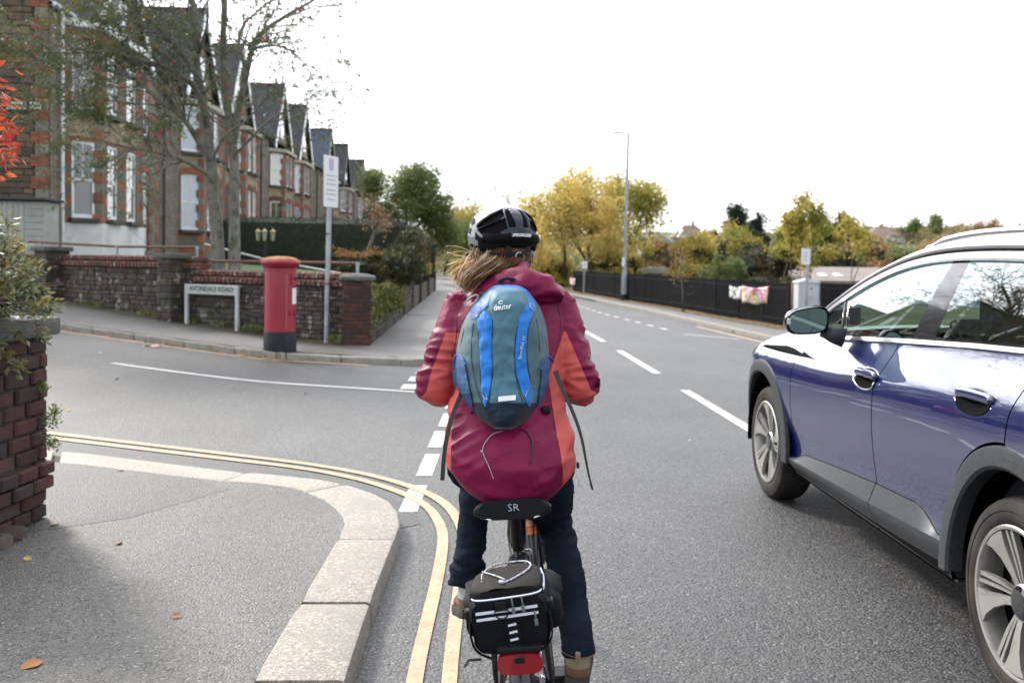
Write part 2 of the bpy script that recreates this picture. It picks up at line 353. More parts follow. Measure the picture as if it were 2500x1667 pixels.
def stones_along(P, Q, parent, t0, t1, ln, top, mat_):
    t = t0
    def s(L, t): i = min(len(L)-2, int(t)); return L[i].lerp(L[i+1], t-i)
    while t < t1-1e-3:
        i = min(len(P)-2, int(t+1e-6)); dl = (P[i+1]-P[i]).length; e = min(t1, t+ln*random.uniform(.85, 1.15)/dl)
        if int(e) != int(t) and e-int(e) > 0: e = int(t+1e-6)+1+max(0, (e-int(t+1e-6)-1)*dl/(max(.01, (P[min(i+2, len(P)-1)]-P[i+1]).length) or 1)); e = min(t1, e)
        o_, i_ = [], []
        n = max(3, int((e-t)*4)+2); g_ = min(.006/dl*2, .2*(e-t))
        for k in range(n): tt = lerp(t+g_, e-g_, k/(n-1)); o_.append(s(P, tt)); i_.append(s(Q, tt))
        kerbstone(parent, o_, i_, top, mat_, hz); t = e
stones_along(FO, FI, kb2, 0, 6, 1.0, .10, GRANITE2); stones_along(FO, FI, kb2, 6, 16, .95, .095, GRANITE2)
far_k = MB(); far_k.grid([[(i.x, i.y, .0), (i.x, i.y, .092), (o.x, o.y, .092), (o.x, o.y, -.05)] for o, i in list(zip(FO, FI))[16:]])
far_k.obj('kerb_line', [GRANITE2], kb2)
mb = MB(); rows = []
for k, (i, w) in enumerate(zip(FI, WB)):
    rows.append([(lerp(i.x, w.x, t/6), lerp(i.y, w.y, t/6), .096+hgt(lerp(i.x, w.x, t/6), lerp(i.y, w.y, t/6))) for t in range(7)])
mb.grid(rows); fpv = mb.obj('pavement', [A_FAR], smooth=True); tag(fpv, kind='structure')
# leaf litter strip along the foot of the wall
mb = MB(); rows = []
for w, n in list(zip(WB, WB[1:]))[1:8]:
    for t in (0, .5):
        p = w.lerp(n, t); d = (n-w).normalized(); q = Vector((-d.y, d.x, 0)); q = q if q.y < 0 else -q; q *= .22+.12*random.random()
        rows.append([(p.x, p.y, .12+hz(p)), (p.x+q.x*.5, p.y+q.y*.5, .108+hz(p)), (p.x+q.x, p.y+q.y, .101+hz(p+q))])
mb.grid(rows); tag(mb.obj('verge', [EARTH]), kind='structure')
# right kerb, footway, verge
ysr = [-9, 0, 8, 14, 18, 21, 25, 28.7, 33, 37, 40, 44, 48, 52, 56, 60, 65, 70, 78, 85, 95, 105, 130]
RO = [Vector((interp(XR, y), y, 0)) for y in ysr]; RI = [Vector((interp(XR, y)+.16, y, 0)) for y in ysr]
mb = MB(); mb.grid([[(o.x, o.y, -.1), (o.x, o.y, .05), (i.x, i.y, .05), (i.x, i.y, -.1)] for o, i in zip(RO, RI)])
kb3 = mb.obj('kerb', [KBED]); tag(kb3, kind='structure')
stones_along(RO, RI, kb3, 1, 9, 1.0, .104, GRANITE2)
mb = MB(); mb.grid([[(o.x, o.y, -.1), (o.x, o.y, .1), (i.x, i.y, .1), (i.x, i.y, -.1)] for o, i in zip(RO, RI)][:4]); mb.grid([[(o.x, o.y, -.1), (o.x, o.y, .1), (i.x, i.y, .1), (i.x, i.y, -.1)] for o, i in zip(RO, RI)][9:])
mb.obj('kerb_line', [GRANITE2], kb3)
FENCE = [G(1925, 800, .1), G(1862, 788, .1), G(1803, 780, .1), G(1746, 771, .1), G(1702, 762, .1), G(1666, 756, .1), G(1633, 750, .1), G(1602, 745, .1), G(1574, 741, .1), G(1547, 737, .1), G(1500, 729, .1), G(1450, 720, .1), G(1400, 711, .1)]
fx = lambda y: interp(sorted([(p.y, p.x) for p in FENCE]), y)
yy = [-9, 8, 14, 18, 21, 24, 27, 30, 34, 38, 42, 46, 50, 56, 62, 70, 80, 95, 130]
def fenx(y): return fx(y) if 22 < y < 54 else (fx(22)+(22-y)*.25 if y <= 22 else interp(XR, y)+3.0)
def vx(y): return lerp(interp(XR, y)+.16, fenx(y), .55)
mb = MB(); mb.grid([[(lerp(interp(XR, y)+.155, vx(y), t/4), y, .098) for t in range(5)] for y in yy])
rp_ = mb.obj('pavement', [A_FAR]); tag(rp_, kind='structure')
mb = MB(); mb.grid([[(vx(y), y, .10), (lerp(vx(y), fenx(y), .5), y, .11), (fenx(y)+.5, y, .12), (fenx(y)+2.5, y, -.4), (fenx(y)+7, y, -1.3)] for y in yy])
rv = mb.obj('verge', [EARTH], smooth=True); tag(rv, kind='structure')
D_TAR = asphalt('dark_tar_strip', (.008, .008, .009), (.055, .055, .058), (.16, .16, .155), 130)
dt = [(-.40, 5.33, -.28, 5.42), (-.47, 5.56, -.33, 5.72), (-.58, 5.75, -.46, 5.96), (-.75, 5.95, -.66, 6.24), (-.96, 6.10, -.90, 6.42), (-1.25, 6.22, -1.2, 6.66), (-1.56, 6.32, -1.5, 6.9), (-3.01, 6.99, -2.85, 7.55), (-6.0, 8.3, -5.85, 8.9)]
mb = MB(); mb.grid([[(a-.0, b-.01, .003), (c, d, .003)] for a, b, c, d in dt]); tag(mb.obj('tar_strip', [D_TAR]), kind='structure')
# markings ----------------------------------------------------------------
def strip(name, L, Rr, mat_, z=.004, parent=None, sub=1):
    mb = MB(); mb.grid([[(lerp(l[0], r[0], t/sub), lerp(l[1], r[1], t/sub), z+hgt(lerp(l[0], r[0], t/sub), lerp(l[1], r[1], t/sub))) for t in range(sub+1)] for l, r in zip(L, Rr)])
    return tag(mb.obj(name, [mat_], parent), kind=None if parent else 'structure')
yi = [((-.23, -3), (-.165, -3), (-.10, -3), (-.035, -3)), ((-.225, 2), (-.165, 2), (-.095, 2), (-.035, 2)), ((-.22, 3.36), (-.16, 3.36), (-.09, 3.36), (-.035, 3.36)), ((-.20, 3.87), (-.14, 3.87), (-.08, 3.87), (-.02, 3.87)), ((-.175, 4.41), (-.115, 4.41), (-.062, 4.41), (-.005, 4.38)), ((-.16, 5.05), (-.10, 5.07), (-.05, 5.08), (.01, 5.1)), ((-.185, 5.38), (-.13, 5.42), (-.075, 5.44), (-.015, 5.47)), ((-.27, 5.78), (-.225, 5.83), (-.175, 5.88), (-.12, 5.93)), ((-.44, 6.10), (-.41, 6.17), (-.365, 6.24), (-.33, 6.31)), ((-.76, 6.49), (-.74, 6.56), (-.71, 6.63), (-.69, 6.7)), ((-1.23, 6.84), (-1.21, 6.9), (-1.19, 6.97), (-1.17, 7.03)), ((-1.84, 7.12), (-1.82, 7.19), (-1.79, 7.26), (-1.77, 7.33)), ((-3.4, 7.86), (-3.37, 7.93), (-3.34, 8.0), (-3.31, 8.08)), ((-6, 9.1), (-5.97, 9.17), (-5.94, 9.24), (-5.91, 9.31))]
cl = [smoothline([(q[k][0], q[k][1], 0) for q in yi], 2) for k in range(4)]
for a, b in ((0, 1), (2, 3)): strip('yellow_line', cl[a], cl[b], YPAINT, .008)
cf = lambda a: [(p.x, p.y) for p in a]
off = []
for a, b in zip(FO[1:8], FO[2:9]):
    d = (b-a).normalized(); n_ = Vector((d.y, -d.x, 0)); n_ = n_ if n_.y < 0 else -n_; off.append((a+n_*.16, a+n_*.25))
strip('yellow_line', [o[0] for o in off], [o[1] for o in off], YPAINT, .006, sub=2)
strip('yellow_line', [(interp(XR, y)-.3, y) for y in (17, 19, 21, 23)], [(interp(XR, y)-.2, y) for y in (17, 19, 21, 23)], YPAINT, .006)
A, Bp = Vector((-4.7, 12.5, 0)), Vector((-.5, 10.86, 0)); d = (Bp-A).normalized(); n_ = Vector((-d.y, d.x, 0))*.055
strip('white_line', [A.lerp(Bp, t/12)+n_ for t in range(13)], [A.lerp(Bp, t/12)-n_ for t in range(13)], WPAINT, .006, sub=1)
dash = [(5.68, 6.36, -.425, .115), (6.64, 7.40, -.375, .115), (7.67, 8.40, -.34, .115), (8.65, 9.4, -.29, .115), (9.7, 10.4, -.26, .12)]
for a, b, x, w in dash:
    strip('give_way_dash', [(x, a), (x+.03, b)], [(x+w, a), (x+w+.03, b)], WPAINT, .004)
for q in ([(-.83, 11.1), (-.82, 11.56), (-.62, 11.56), (-.63, 11.1)], [(-.79, 11.83), (-.78, 12.33), (-.62, 12.31), (-.62, 11.8)], [(-.74, 12.6), (-.72, 13.1), (-.6, 13.1), (-.6, 12.6)]):
    strip('give_way_dash', [q[0], q[1]], [q[3], q[2]], WPAINT, .01)
CX = lambda y: 2.62 if y < 16 else 2.62-.0022*(y-16)**2
y = -4.0
cent = [(7.0, 8.95), (10.2, 12.2)]
for a, b in [(-2.5, 1.5), (3.2, 5.9), (7.6, 11.3), (13.0, 16.4), (18.2, 21.4), (23.4, 26.6), (29, 32.5), (36, 40), (43, 47)]:
    ysm = np.linspace(a, b, 5); strip('centre_dash', [(CX(t)-.06, t) for t in ysm], [(CX(t)+.06, t) for t in ysm], WPAINT, .004)
y = 21.8
while y < 42:
    cx = interp([(21.6, 4.62), (28, 4.05), (34, 3.85), (42, 3.5)], y); strip('bay_dash', [(cx-.05, y), (cx-.09, y+.55)], [(cx+.05, y), (cx+.01, y+.55)], WPAINT, .004); y += 1.15
cx = 4.7
strip('bay_line', [(4.66, 20.4), (5.55, 19.2)], [(4.74, 20.45), (5.63, 19.25)], WPAINT, .004)
MHC = M('cast_iron', (.05, .05, .05), .6, .6, bump=[(60, .5, .004)])
# ================================================================ masonry helpers
def unit_block(name, mats, bev=.08):
    bm = bmesh.new(); bmesh.ops.create_cube(bm, size=1); bmesh.ops.bevel(bm, geom=bm.edges[:], offset=bev, segments=1, affect='EDGES')
    for v in bm.verts: v.co += Vector((random.uniform(-1, 1), random.uniform(-1, 1), random.uniform(-1, 1)))*.012
    me = bpy.data.meshes.new(name); bm.to_mesh(me); bm.free(); me.materials.append(mats); return me
STONE = M('rubble_stone', (.06, .05, .045), .9, rand=[(.045, .04, .037), (.085, .072, .06), (.06, .046, .04), (.11, .09, .07), (.055, .052, .052), (.075, .05, .04)], layers=[(6, (.25, .245, .235), .57, .66), (2.2, (.03, .042, .014), .58, .68), (40, (.03, .025, .022), .5, .75)], bump=[(22, .8, .012), (90, .4, .004)], space='world', spec=.25)
BRICK = M('weathered_brick', (.1, .04, .03), .85, rand=[(.060, .028, .025), (.095, .040, .031), (.042, .026, .026), (.075, .032, .027), (.034, .030, .036), (.115, .052, .040)], layers=[(70, (.2, .17, .15), .66, .76), (5, (.035, .028, .025), .5, .75), (2.3, (.04, .05, .022), .64, .74)], bump=[(60, .6, .005), (220, .3, .002)], space='world', spec=.25)
MORTAR = M('old_mortar', (.10, .092, .08), .95, layers=[(20, (.05, .045, .04), .4, .65), (4, (.04, .05, .02), .55, .7)], bump=[(70, .6, .005)], space='world')
COPE = M('red_coping_brick', (.13, .055, .042), .85, rand=[(.12, .05, .04), (.16, .07, .055), (.10, .045, .04), (.14, .06, .045)], layers=[(14, (.34, .31, .28), .56, .66), (4, (.05, .045, .035), .52, .7), (2, (.05, .06, .02), .62, .72)], bump=[(60, .5, .004)], space='world', spec=.25)
CONC = M('dark_concrete_cap', (.10, .10, .095), .9, layers=[(7, (.05, .05, .045), .45, .7), (30, (.22, .22, .2), .62, .72)], bump=[(40, .6, .006)], space='world')
PALECONC = M('pale_concrete', (.24, .23, .21), .9, layers=[(7, (.14, .135, .12), .45, .7)], bump=[(40, .5, .006)], space='world')
B_UNIT = unit_block('brick', BRICK); S_UNIT = unit_block('stone', STONE, .14); C_UNIT = unit_block('coping_brick', COPE, .2)
def face_pieces(parent, name, unit, A, B, z0, z1, ch, ln, depth, out, gap=.01, jit=.004, stagger=True, var=0, rows=None, zfun=None, lim=300, hvar=0):
    """A->B: the face line; out: outward unit normal; pieces sit 'depth' deep with their faces on the line"""
    A, B = Vector((A[0], A[1], 0)), Vector((B[0], B[1], 0)); d = B-A; Lw = d.length; d.normalize(); ang = math.atan2(d.y, d.x); n = 0
    z = z0; row = 0
    while z < z1-.02 and n < lim:
        c = min(ch*(1+random.uniform(-hvar, hvar)), z1-z); s = -(ln/2 if (row % 2 and stagger) else 0)*random.uniform(.8, 1.2)
        while s < Lw:
            l = ln*(1+random.uniform(-var, var)); a, b = max(0, s), min(Lw, s+l); s += l
            if b-a < .035 or n >= lim: continue
            zb = zfun(A+d*((a+b)/2)) if zfun else -9
            if z+c < zb: continue
            mid = A+d*((a+b)/2)-out*(depth/2-random.uniform(-.3, 1)*jit)
            put(name, unit, parent, (mid.x, mid.y, z+c/2), (random.uniform(-1, 1)*jit*2, random.uniform(-1, 1)*jit*2, ang+random.uniform(-1, 1)*jit*2), (b-a-gap, depth, c-gap)); n += 1
        z += c; row += 1
    return n

# ---------------------------------------------------------------- near brick pier, left edge of the picture
pier = empty('brick_pier', (0, 0, 0), 'weathered dark red brick pier with grey cap at the near corner, under a spilling shrub', 'pier')
dv = Vector((.09, .99, 0)).normalized(); q0 = Vector((-2.30, 5.20, 0)); nrm = Vector((dv.y, -dv.x, 0))       # q0: far front corner
a0 = q0-dv*1.15; th = .72
mb = MB(); ins = .022
mb.prism([(p.x, p.y) for p in (a0-nrm*ins+dv*ins, q0-nrm*ins-dv*ins, q0-nrm*th-dv*ins, a0-nrm*th+dv*ins)], 0, 1.09); mb.obj('mortar_core', [MORTAR], pier)
face_pieces(pier, 'brick', B_UNIT, a0, q0, .10, .26, .08, .20, .12, nrm, .012, .010, var=.25)
face_pieces(pier, 'brick', B_UNIT, a0+nrm*.028, q0+nrm*.028+dv*.03, .26, .42, .078, .21, .13, nrm, .012, .010, var=.2)
face_pieces(pier, 'brick', B_UNIT, a0, q0, .42, 1.085, .0832, .215, .12, nrm, .012, .006, var=.06)
face_pieces(pier, 'brick', B_UNIT, q0-nrm*th, q0, .10, 1.085, .0832, .215, .12, dv, .012, .005, var=.1)
face_pieces(pier, 'brick', B_UNIT, a0-nrm*th, a0, .10, 1.085, .0832, .215, .12, -dv, .012, .005, var=.1)
for k in range(6):
    p = a0+dv*(k*.14+.05)+nrm*(.01+random.random()*.03); put('footing_stone', S_UNIT, pier, (p.x, p.y, .10), (random.random(), random.random()*.3, random.random()), (.14, .1, random.uniform(.06, .12)))
mb = MB(); mb.rbox(tuple(q0-dv*.57-nrm*.36+Vector((0, 0, 1.145))), (.80, 1.28, .10), .02, 2, M=Matrix.Rotation(math.atan2(dv.y, dv.x)-PI/2, 4, 'Z')); mb.obj('cap_stone', [CONC], pier, smooth=35)

# ---------------------------------------------------------------- retaining wall of the front gardens
wall = empty('garden_wall', (-5, 17.8, 0), None); wall.location = (0, 0, 0)
tag(wall, 'long dark rubble stone retaining wall with two red brick coping courses behind the post box', 'wall')
def wnorm(a, b):
    d = (Vector((b[0], b[1], 0))-Vector((a[0], a[1], 0))).normalized(); n = Vector((d.y, -d.x, 0)); return n if n.y < 0 else -n
segs = [((-2.12, 16.0), (-2.55, 16.25), 1.05), ((-2.55, 16.25), (-3.5, 16.95), 1.05), ((-3.5, 16.95), (-4.04, 17.3), 1.05), ((-4.04, 17.3), (-5.27, 18.15), 1.05), ((-5.27, 18.15), (-6.0, 18.68), 1.30), ((-6.0, 18.68), (-7.69, 19.9), 1.30), ((-7.69, 19.9), (-10.8, 22.8), 1.30)]
core = MB()
for a, b, zt in segs:
    n_ = wnorm(a, b); a_, b_ = Vector((*a, 0)), Vector((*b, 0)); core.prism([(p.x, p.y) for p in (a_-n_*.03, b_-n_*.03, b_-n_*.35, a_-n_*.35)], 0, zt)
    face_pieces(wall, 'stone', S_UNIT, b, a, .05+min(hgt(*a), hgt(*b)), zt, .085 if a[0] > -6 else .10, .27, .12, n_, .012, .014, var=.45, hvar=.35, zfun=lambda p: hgt(p.x, p.y)+.05)
    d_ = (a_-b_); L_ = d_.length; d_.normalize(); k = int(L_/.115); ang = math.atan2(d_.y, d_.x)
    for i in range(k):
        p = b_+d_*((i+.5)*L_/k)
        put('coping_brick', C_UNIT, wall, tuple(p-n_*.17+Vector((0, 0, zt+.065))), (0, random.uniform(-.006, .006), ang), (L_/k-.003, .46, .13))
        put('coping_brick', C_UNIT, wall, tuple(p-n_*.19+Vector((0, 0, zt+.19))), (0, random.uniform(-.006, .006), ang), (L_/k-.003, .36, .12))
core.obj('mortar_core', [MORTAR], wall)
def pier_at(x, y, w, z0, z1, ang, label, bricks=True, cap='round', capm=None, ch=.078, group='brick piers along the footway'):
    t = empty('brick_pier' if bricks else 'stone_pier', (x, y, 0), label, 'pier', group)
    t.rotation_euler.z = ang
    mb = MB(); mb.box((0, 0, (z0+z1)/2), (w-.03, w-.03, z1-z0)); mb.obj('mortar_core', [MORTAR if bricks else STONE], t)
    h = w/2
    if bricks:
        for A_, B_, n_ in (((-h, -h), (h, -h), (0, -1, 0)), ((h, -h), (h, h), (1, 0, 0)), ((-h, h), (-h, -h), (-1, 0, 0))):
            A2, B2, n2 = Vector((*A_, 0)), Vector((*B_, 0)), Vector(n_)
            face_pieces(t, 'brick', B_UNIT, A2, B2, z0, z1, ch, .215, .1, n2, .012, .004, var=.04)
    else:
        for A_, B_, n_ in (((-h, -h), (h, -h), (0, -1, 0)), ((h, -h), (h, h), (1, 0, 0))):
            face_pieces(t, 'stone', S_UNIT, Vector((*A_, 0)), Vector((*B_, 0)), z0, z1, .13, .3, .1, Vector(n_), .012, .006, var=.2)
    mb = MB()
    if cap == 'round': mb.lathe([(.02, z1), (w*.60, z1), (w*.66, z1+.02), (w*.66, z1+.07), (w*.58, z1+.10), (w*.35, z1+.125), (.02, z1+.135)], 20)
    else: mb.rbox((0, 0, z1+.05), (w+.1, w+.1, .1), .025)
    mb.obj('cap', [capm or CONC], t, smooth=40)
    return t
pier_at(-1.93, 16.02, .47, .05, 1.17, .12, 'dark red brick corner pier with round black cap, right of the signpost', ch=.075)
PW = M('flaked_paint', (.55, .55, .53), .9, layers=[(12, (.08, .07, .07), .46, .56)], bump=[(50, .4, .004)], space='world')
pier_at(-5.75, 18.35, .42, .2, 1.50, -.62, 'squat dark stone pier with a flat concrete cap in the garden wall under the tree', False, 'flat', group='stone piers of the garden wall')
pier_at(-9.3, 21.25, .55, .4, 1.62, -.7, 'dark stone gate pier at the far left of the garden wall by the shrub', False, 'flat', group='stone piers of the garden wall')
# low wall and piers along the main road footway
PL = [(24.8, 'second brick pier from the corner, domed pale cap, just beyond the ivy'), (28.5, 'third brick pier from the corner, half hidden by the dark hedge'), (33, 'fourth brick pier along the footway, against the dark hedge'), (39, 'fifth brick pier along the footway, small and distant'), (46, 'last and most distant brick pier along the footway')]
for i, (y, lab) in enumerate(PL):
    pier_at(-1.98, y, .5, .05, 1.18 if i == 0 else .98, .0, lab, True, 'round', PALECONC if i < 2 else CONC)
lw = empty('low_wall', (0, 0, 0), 'low grey stone wall along the footway, running between the brick piers', 'wall')
core = MB()
for y0, y1 in ((16.3, 24.5), (25.1, 28.2), (28.8, 32.7), (33.3, 38.7), (39.3, 45.7)):
    core.prism([(-1.8, y0), (-1.8, y1), (-2.1, y1), (-2.1, y0)], 0, .80 if y0 < 20 else .7)
    if y0 < 26: face_pieces(lw, 'stone', S_UNIT, (-1.76, y0), (-1.76, y1), .05, .80, .11, .3, .1, Vector((1, 0, 0)), .014, .014, var=.4, hvar=.3)
core.obj('mortar_core', [MORTAR], lw)
# garden terrace behind the wall
LAWN = M('lawn', (.05, .085, .02), .95, layers=[(4, (.07, .1, .025), .4, .7), (40, (.03, .05, .012), .5, .7)], bump=[(60, .7, .02)], space='world')
mb = MB(); tb = [(-16, 27), (-10.9, 23.1), (-7.85, 20.15), (-5.4, 18.4), (-4.15, 17.55), (-2.6, 16.5), (-2.25, 16.3), (-2.15, 17), (-2.12, 20), (-2.1, 25), (-2.1, 30), (-2.1, 36), (-2.1, 44), (-2.6, 51), (-3.6, 57), (-6, 66), (-10, 76), (-16, 92), (-22, 110)]
rows = []
for x, y in tb:
    ex, ey = -30, (y+32 if y < 30 else y+22); row = []
    for t in range(9):
        k = (t/8)**1.5; X, Y = lerp(x, ex, k), lerp(y, ey, k)
        zz = lerp(.75 if (X > -3 and Y > 17.3) else 1.12, 1.5, smooth(-2, -9.5, X)); 
        row.append((X, Y, zz if Y < 60 else lerp(zz, 1.5, smooth(-2, -6, X))))
    rows.append(row)
mb.grid(rows); tag(mb.obj('garden_ground', [LAWN], smooth=True), kind='structure')
# pipe railings on the wall
RUST = M('rusted_pipe', (.13, .05, .035), .75, layers=[(14, (.07, .04, .03), .45, .65)], space='world'); GALV = M('galvanised_steel', (.36, .38, .40), .45, .7, layers=[(8, (.24, .26, .27), .4, .7)], space='world')
PALERAIL = M('pale_grey_rail', (.3, .31, .31), .6, layers=[(9, (.2, .19, .18), .4, .7)], space='world')
def rail(label, pts, posts, mat1=RUST, mat2=GALV, r=.026):
    t = empty('railing', tuple(pts[0]), label, 'railing'); t.location = (0, 0, 0)
    mb = MB(); mb.tube(pts, r, 8); mb.obj('rail', [mat1], t, smooth=40)
    for p, zb in posts:
        mb = MB(); mb.tube([p, (p[0], p[1], zb)], r*1.1, 8); mb.lathe([(r*1.5, -.03), (r*1.5, .03)], 8, (p[0], p[1], p[2]-.01)); mb.obj('post', [mat2], t, smooth=40)
y1 = 20.9
a, b, c = at(70, 590, 21.6), at(286, 602, 20.1), at(482, 604, 18.7)
rail('rust brown pipe railing on top of the taller left part of the garden wall', [a, b, c-Vector((.08, 0, -.0)), c], [(at(100, 592, 21.4), 1.5), (b, 1.5), (c, 1.5)])
a, b = at(497, 637, 18.5), at(873, 643, 16.3)
rail('rust red pipe railing on the lower wall, passing behind the post box', [a, b-Vector((.05, 0, 0)), b], [(a, 1.3), (b, 1.2)])
a, b, c = at(500, 596, 20.5), at(640, 632, 18.6), at(852, 672, 16.6)
rail('pale grey sloping handrail beside the garden steps', [a, b, c], [(b, 1.15), (at(560, 612, 19.8), 1.2)], PALERAIL, PALERAIL, .02)
# steps behind the corner pier
mb = MB()
# ================================================================ Victorian terrace
def stonewall_mat(name, bw, bh, c1, c2, mort, lichen=(.2, .19, .16), nscale=1.0):
    """coursed rubble too far off to pick apart: blocks of uneven length and colour with recessed joints"""
    m, N, L, B = nodes(name); tcx = N.new('ShaderNodeTexCoord'); P = tcx.outputs['UV']
    nn = N.new('ShaderNodeTexNoise'); nn.inputs['Scale'].default_value = 2.2; L.new(P, nn.inputs['Vector'])
    ad = mixc(N, L, .035, P, nn.outputs['Color'], 'LINEAR_LIGHT')
    b = N.new('ShaderNodeTexBrick'); L.new(ad, b.inputs['Vector']); b.inputs['Scale'].default_value = 1
    b.inputs['Brick Width'].default_value = bw; b.inputs['Row Height'].default_value = bh; b.inputs['Mortar Size'].default_value = .012
    b.inputs['Mortar Smooth'].default_value = .3; b.inputs['Color1'].default_value = c4(c1); b.inputs['Color2'].default_value = c4(c2); b.inputs['Mortar'].default_value = c4(mort)
    b.inputs['Bias'].default_value = 0; b.offset_frequency = 2; b.squash = .7; b.squash_frequency = 3
    col = mixc(N, L, ramp(N, L, tnoise(N, L, P, 1.7, 4), .45, .7), b.outputs['Color'], tuple(.6*x for x in c2))
    col = mixc(N, L, ramp(N, L, tnoise(N, L, P, 5, 4), .62, .72), col, lichen)
    L.new(col, B.inputs['Base Color']); B.inputs['Roughness'].default_value = .9; B.inputs['Specular IOR Level'].default_value = .25
    bp = N.new('ShaderNodeBump'); bp.inputs['Strength'].default_value = .7; bp.inputs['Distance'].default_value = .02; bp.invert = True
    L.new(b.outputs['Fac'], bp.inputs['Height']); L.new(bp.outputs[0], B.inputs['Normal']); return m
H_STONE = stonewall_mat('terrace_rubble', .38, .16, (.16, .138, .115), (.25, .215, .175), (.12, .11, .10))
def banded(m, z1=.305, c2=(.13, .12, .105)):                              # alternate bands of red brick and grey stone
    N, L = m.node_tree.nodes, m.node_tree.links; B = N['Principled BSDF']; src = B.inputs['Base Color'].links[0].from_socket
    s = N.new('ShaderNodeSeparateXYZ'); L.new(N.new('ShaderNodeNewGeometry').outputs['Position'], s.inputs[0])
    a = N.new('ShaderNodeMath'); a.operation = 'MULTIPLY_ADD'; a.inputs[1].default_value = 1/(2*z1); a.inputs[2].default_value = .18; L.new(s.outputs[2], a.inputs[0]); f = N.new('ShaderNodeMath'); f.operation = 'FRACT'; L.new(a.outputs[0], f.inputs[0])
    g = N.new('ShaderNodeMath'); g.operation = 'GREATER_THAN'; g.inputs[1].default_value = .5; L.new(f.outputs[0], g.inputs[0])
    bw_ = N.new('ShaderNodeRGBToBW'); L.new(src, bw_.inputs[0]); grey = mixc(N, L, 1.0, ramp(N, L, bw_.outputs[0], .02, .16, (.35, .35, .35), (1.25, 1.25, 1.25)), c2, 'MULTIPLY')
    L.new(mixc(N, L, g.outputs[0], src, grey), B.inputs['Base Color']); return m
H_ASHLAR = stonewall_mat('buff_ashlar', .55, .3, (.30, .25, .17), (.36, .30, .21), (.2, .17, .13))
H_RED = stonewall_mat('red_brickwork', .225, .075, (.25, .085, .05), (.36, .13, .075), (.19, .15, .12)); banded(H_RED)
QUO = M('quoin_brick', (.2, .07, .04), .85, rand=[(.21, .07, .042), (.33, .12, .065), (.15, .06, .045), (.27, .095, .053)], layers=[(18, (.12, .05, .035), .5, .7)], bump=[(40, .4, .01)], space='world')
QUOG = M('quoin_stone', (.2, .18, .15), .85, rand=[(.16, .14, .115), (.22, .2, .165), (.12, .11, .1), (.2, .17, .13)], layers=[(9, (.08, .07, .06), .5, .7)], bump=[(40, .4, .01)], space='world')
WHITE_ = None
def slate(name, c1, c2):
    m = stonewall_mat(name, .28, .19, c1, c2, tuple(.45*x for x in c1), lichen=tuple(1.5*x for x in c2)); m.node_tree.nodes['Principled BSDF'].inputs['Roughness'].default_value = .6; return m
SLATE = slate('slate_roof', (.034, .036, .044), (.055, .056, .066)); SLATEB = slate('blue_slate_roof', (.06, .085, .12), (.075, .105, .145))
WHITE = M('white_gloss_paint', (.74, .76, .78), .35, layers=[(3, (.5, .52, .53), .45, .75)], space='world')
RENDER_W = M('white_render', (.66, .67, .67), .85, layers=[(1.5, (.42, .43, .43), .45, .8), (9, (.36, .36, .34), .62, .8)], bump=[(12, .2, .01)], space='world')
CREAM = M('cream_trim', (.38, .35, .28), .75, layers=[(4, (.25, .23, .19), .45, .7)], space='world')
REDT = M('red_bargeboard', (.32, .03, .03), .6); DARKT = M('black_bargeboard', (.02, .02, .02), .5); SILL = M('dark_slate_sill', (.05, .047, .045), .8, layers=[(10, (.09, .085, .07), .5, .7)], space='world')
TERRA = M('ridge_tile', (.11, .05, .035), .8, layers=[(5, (.05, .04, .035), .45, .7)], space='world')
def glass_mat(name, tint=(.02, .025, .03), fac=.75, rough=.02):
    m, N, L, B = nodes(name); B.inputs['Base Color'].default_value = c4(tint); B.inputs['Roughness'].default_value = rough
    B.inputs['IOR'].default_value = 1.5; B.inputs['Specular IOR Level'].default_value = .9; B.inputs['Coat Weight'].default_value = 1; B.inputs['Coat Roughness'].default_value = .01; return m
PANE = glass_mat('window_glass', (.03, .04, .05)); PANE_B = glass_mat('window_glass_painted_reflection', (.30, .36, .42)); PANE_W = glass_mat('window_glass_blind', (.5, .5, .48))  # second house's blue-white sky reflection is painted into its pane colour
QU = unit_block('quoin', QUO, .05); QG = unit_block('quoin_stone', QUOG, .05)
def uvwall(mb_, A, B_, z0, z1, name, mat_, parent, z1b=None):
    """vertical wall quad A->B with metric UVs"""
    A = Vector((A[0], A[1], 0)); B_ = Vector((B_[0], B_[1], 0)); L_ = (B_-A).length; me = bpy.data.meshes.new(name)
    zb = z1 if z1b is None else z1b
    me.from_pydata([(A.x, A.y, z0), (B_.x, B_.y, z0), (B_.x, B_.y, zb), (A.x, A.y, z1)], [], [(0, 1, 2, 3)])
    uv = me.uv_layers.new(name='UVMap'); off = A.y*1.0+A.x
    for l, p in zip(uv.data, [(off, z0), (off+L_, z0), (off+L_, zb), (off, z1)]): l.uv = p
    me.materials.append(mat_); return put(name, me, parent)
def uvpoly(name, pts, mat_, parent, u_ax, v_ax):
    me = bpy.data.meshes.new(name); me.from_pydata([tuple(p) for p in pts], [], [tuple(range(len(pts)))]); uv = me.uv_layers.new(name='UVMap')
    for l, p in zip(uv.data, pts): l.uv = (Vector(p).dot(u_ax), Vector(p).dot(v_ax))
    me.materials.append(mat_); return put(name, me, parent)
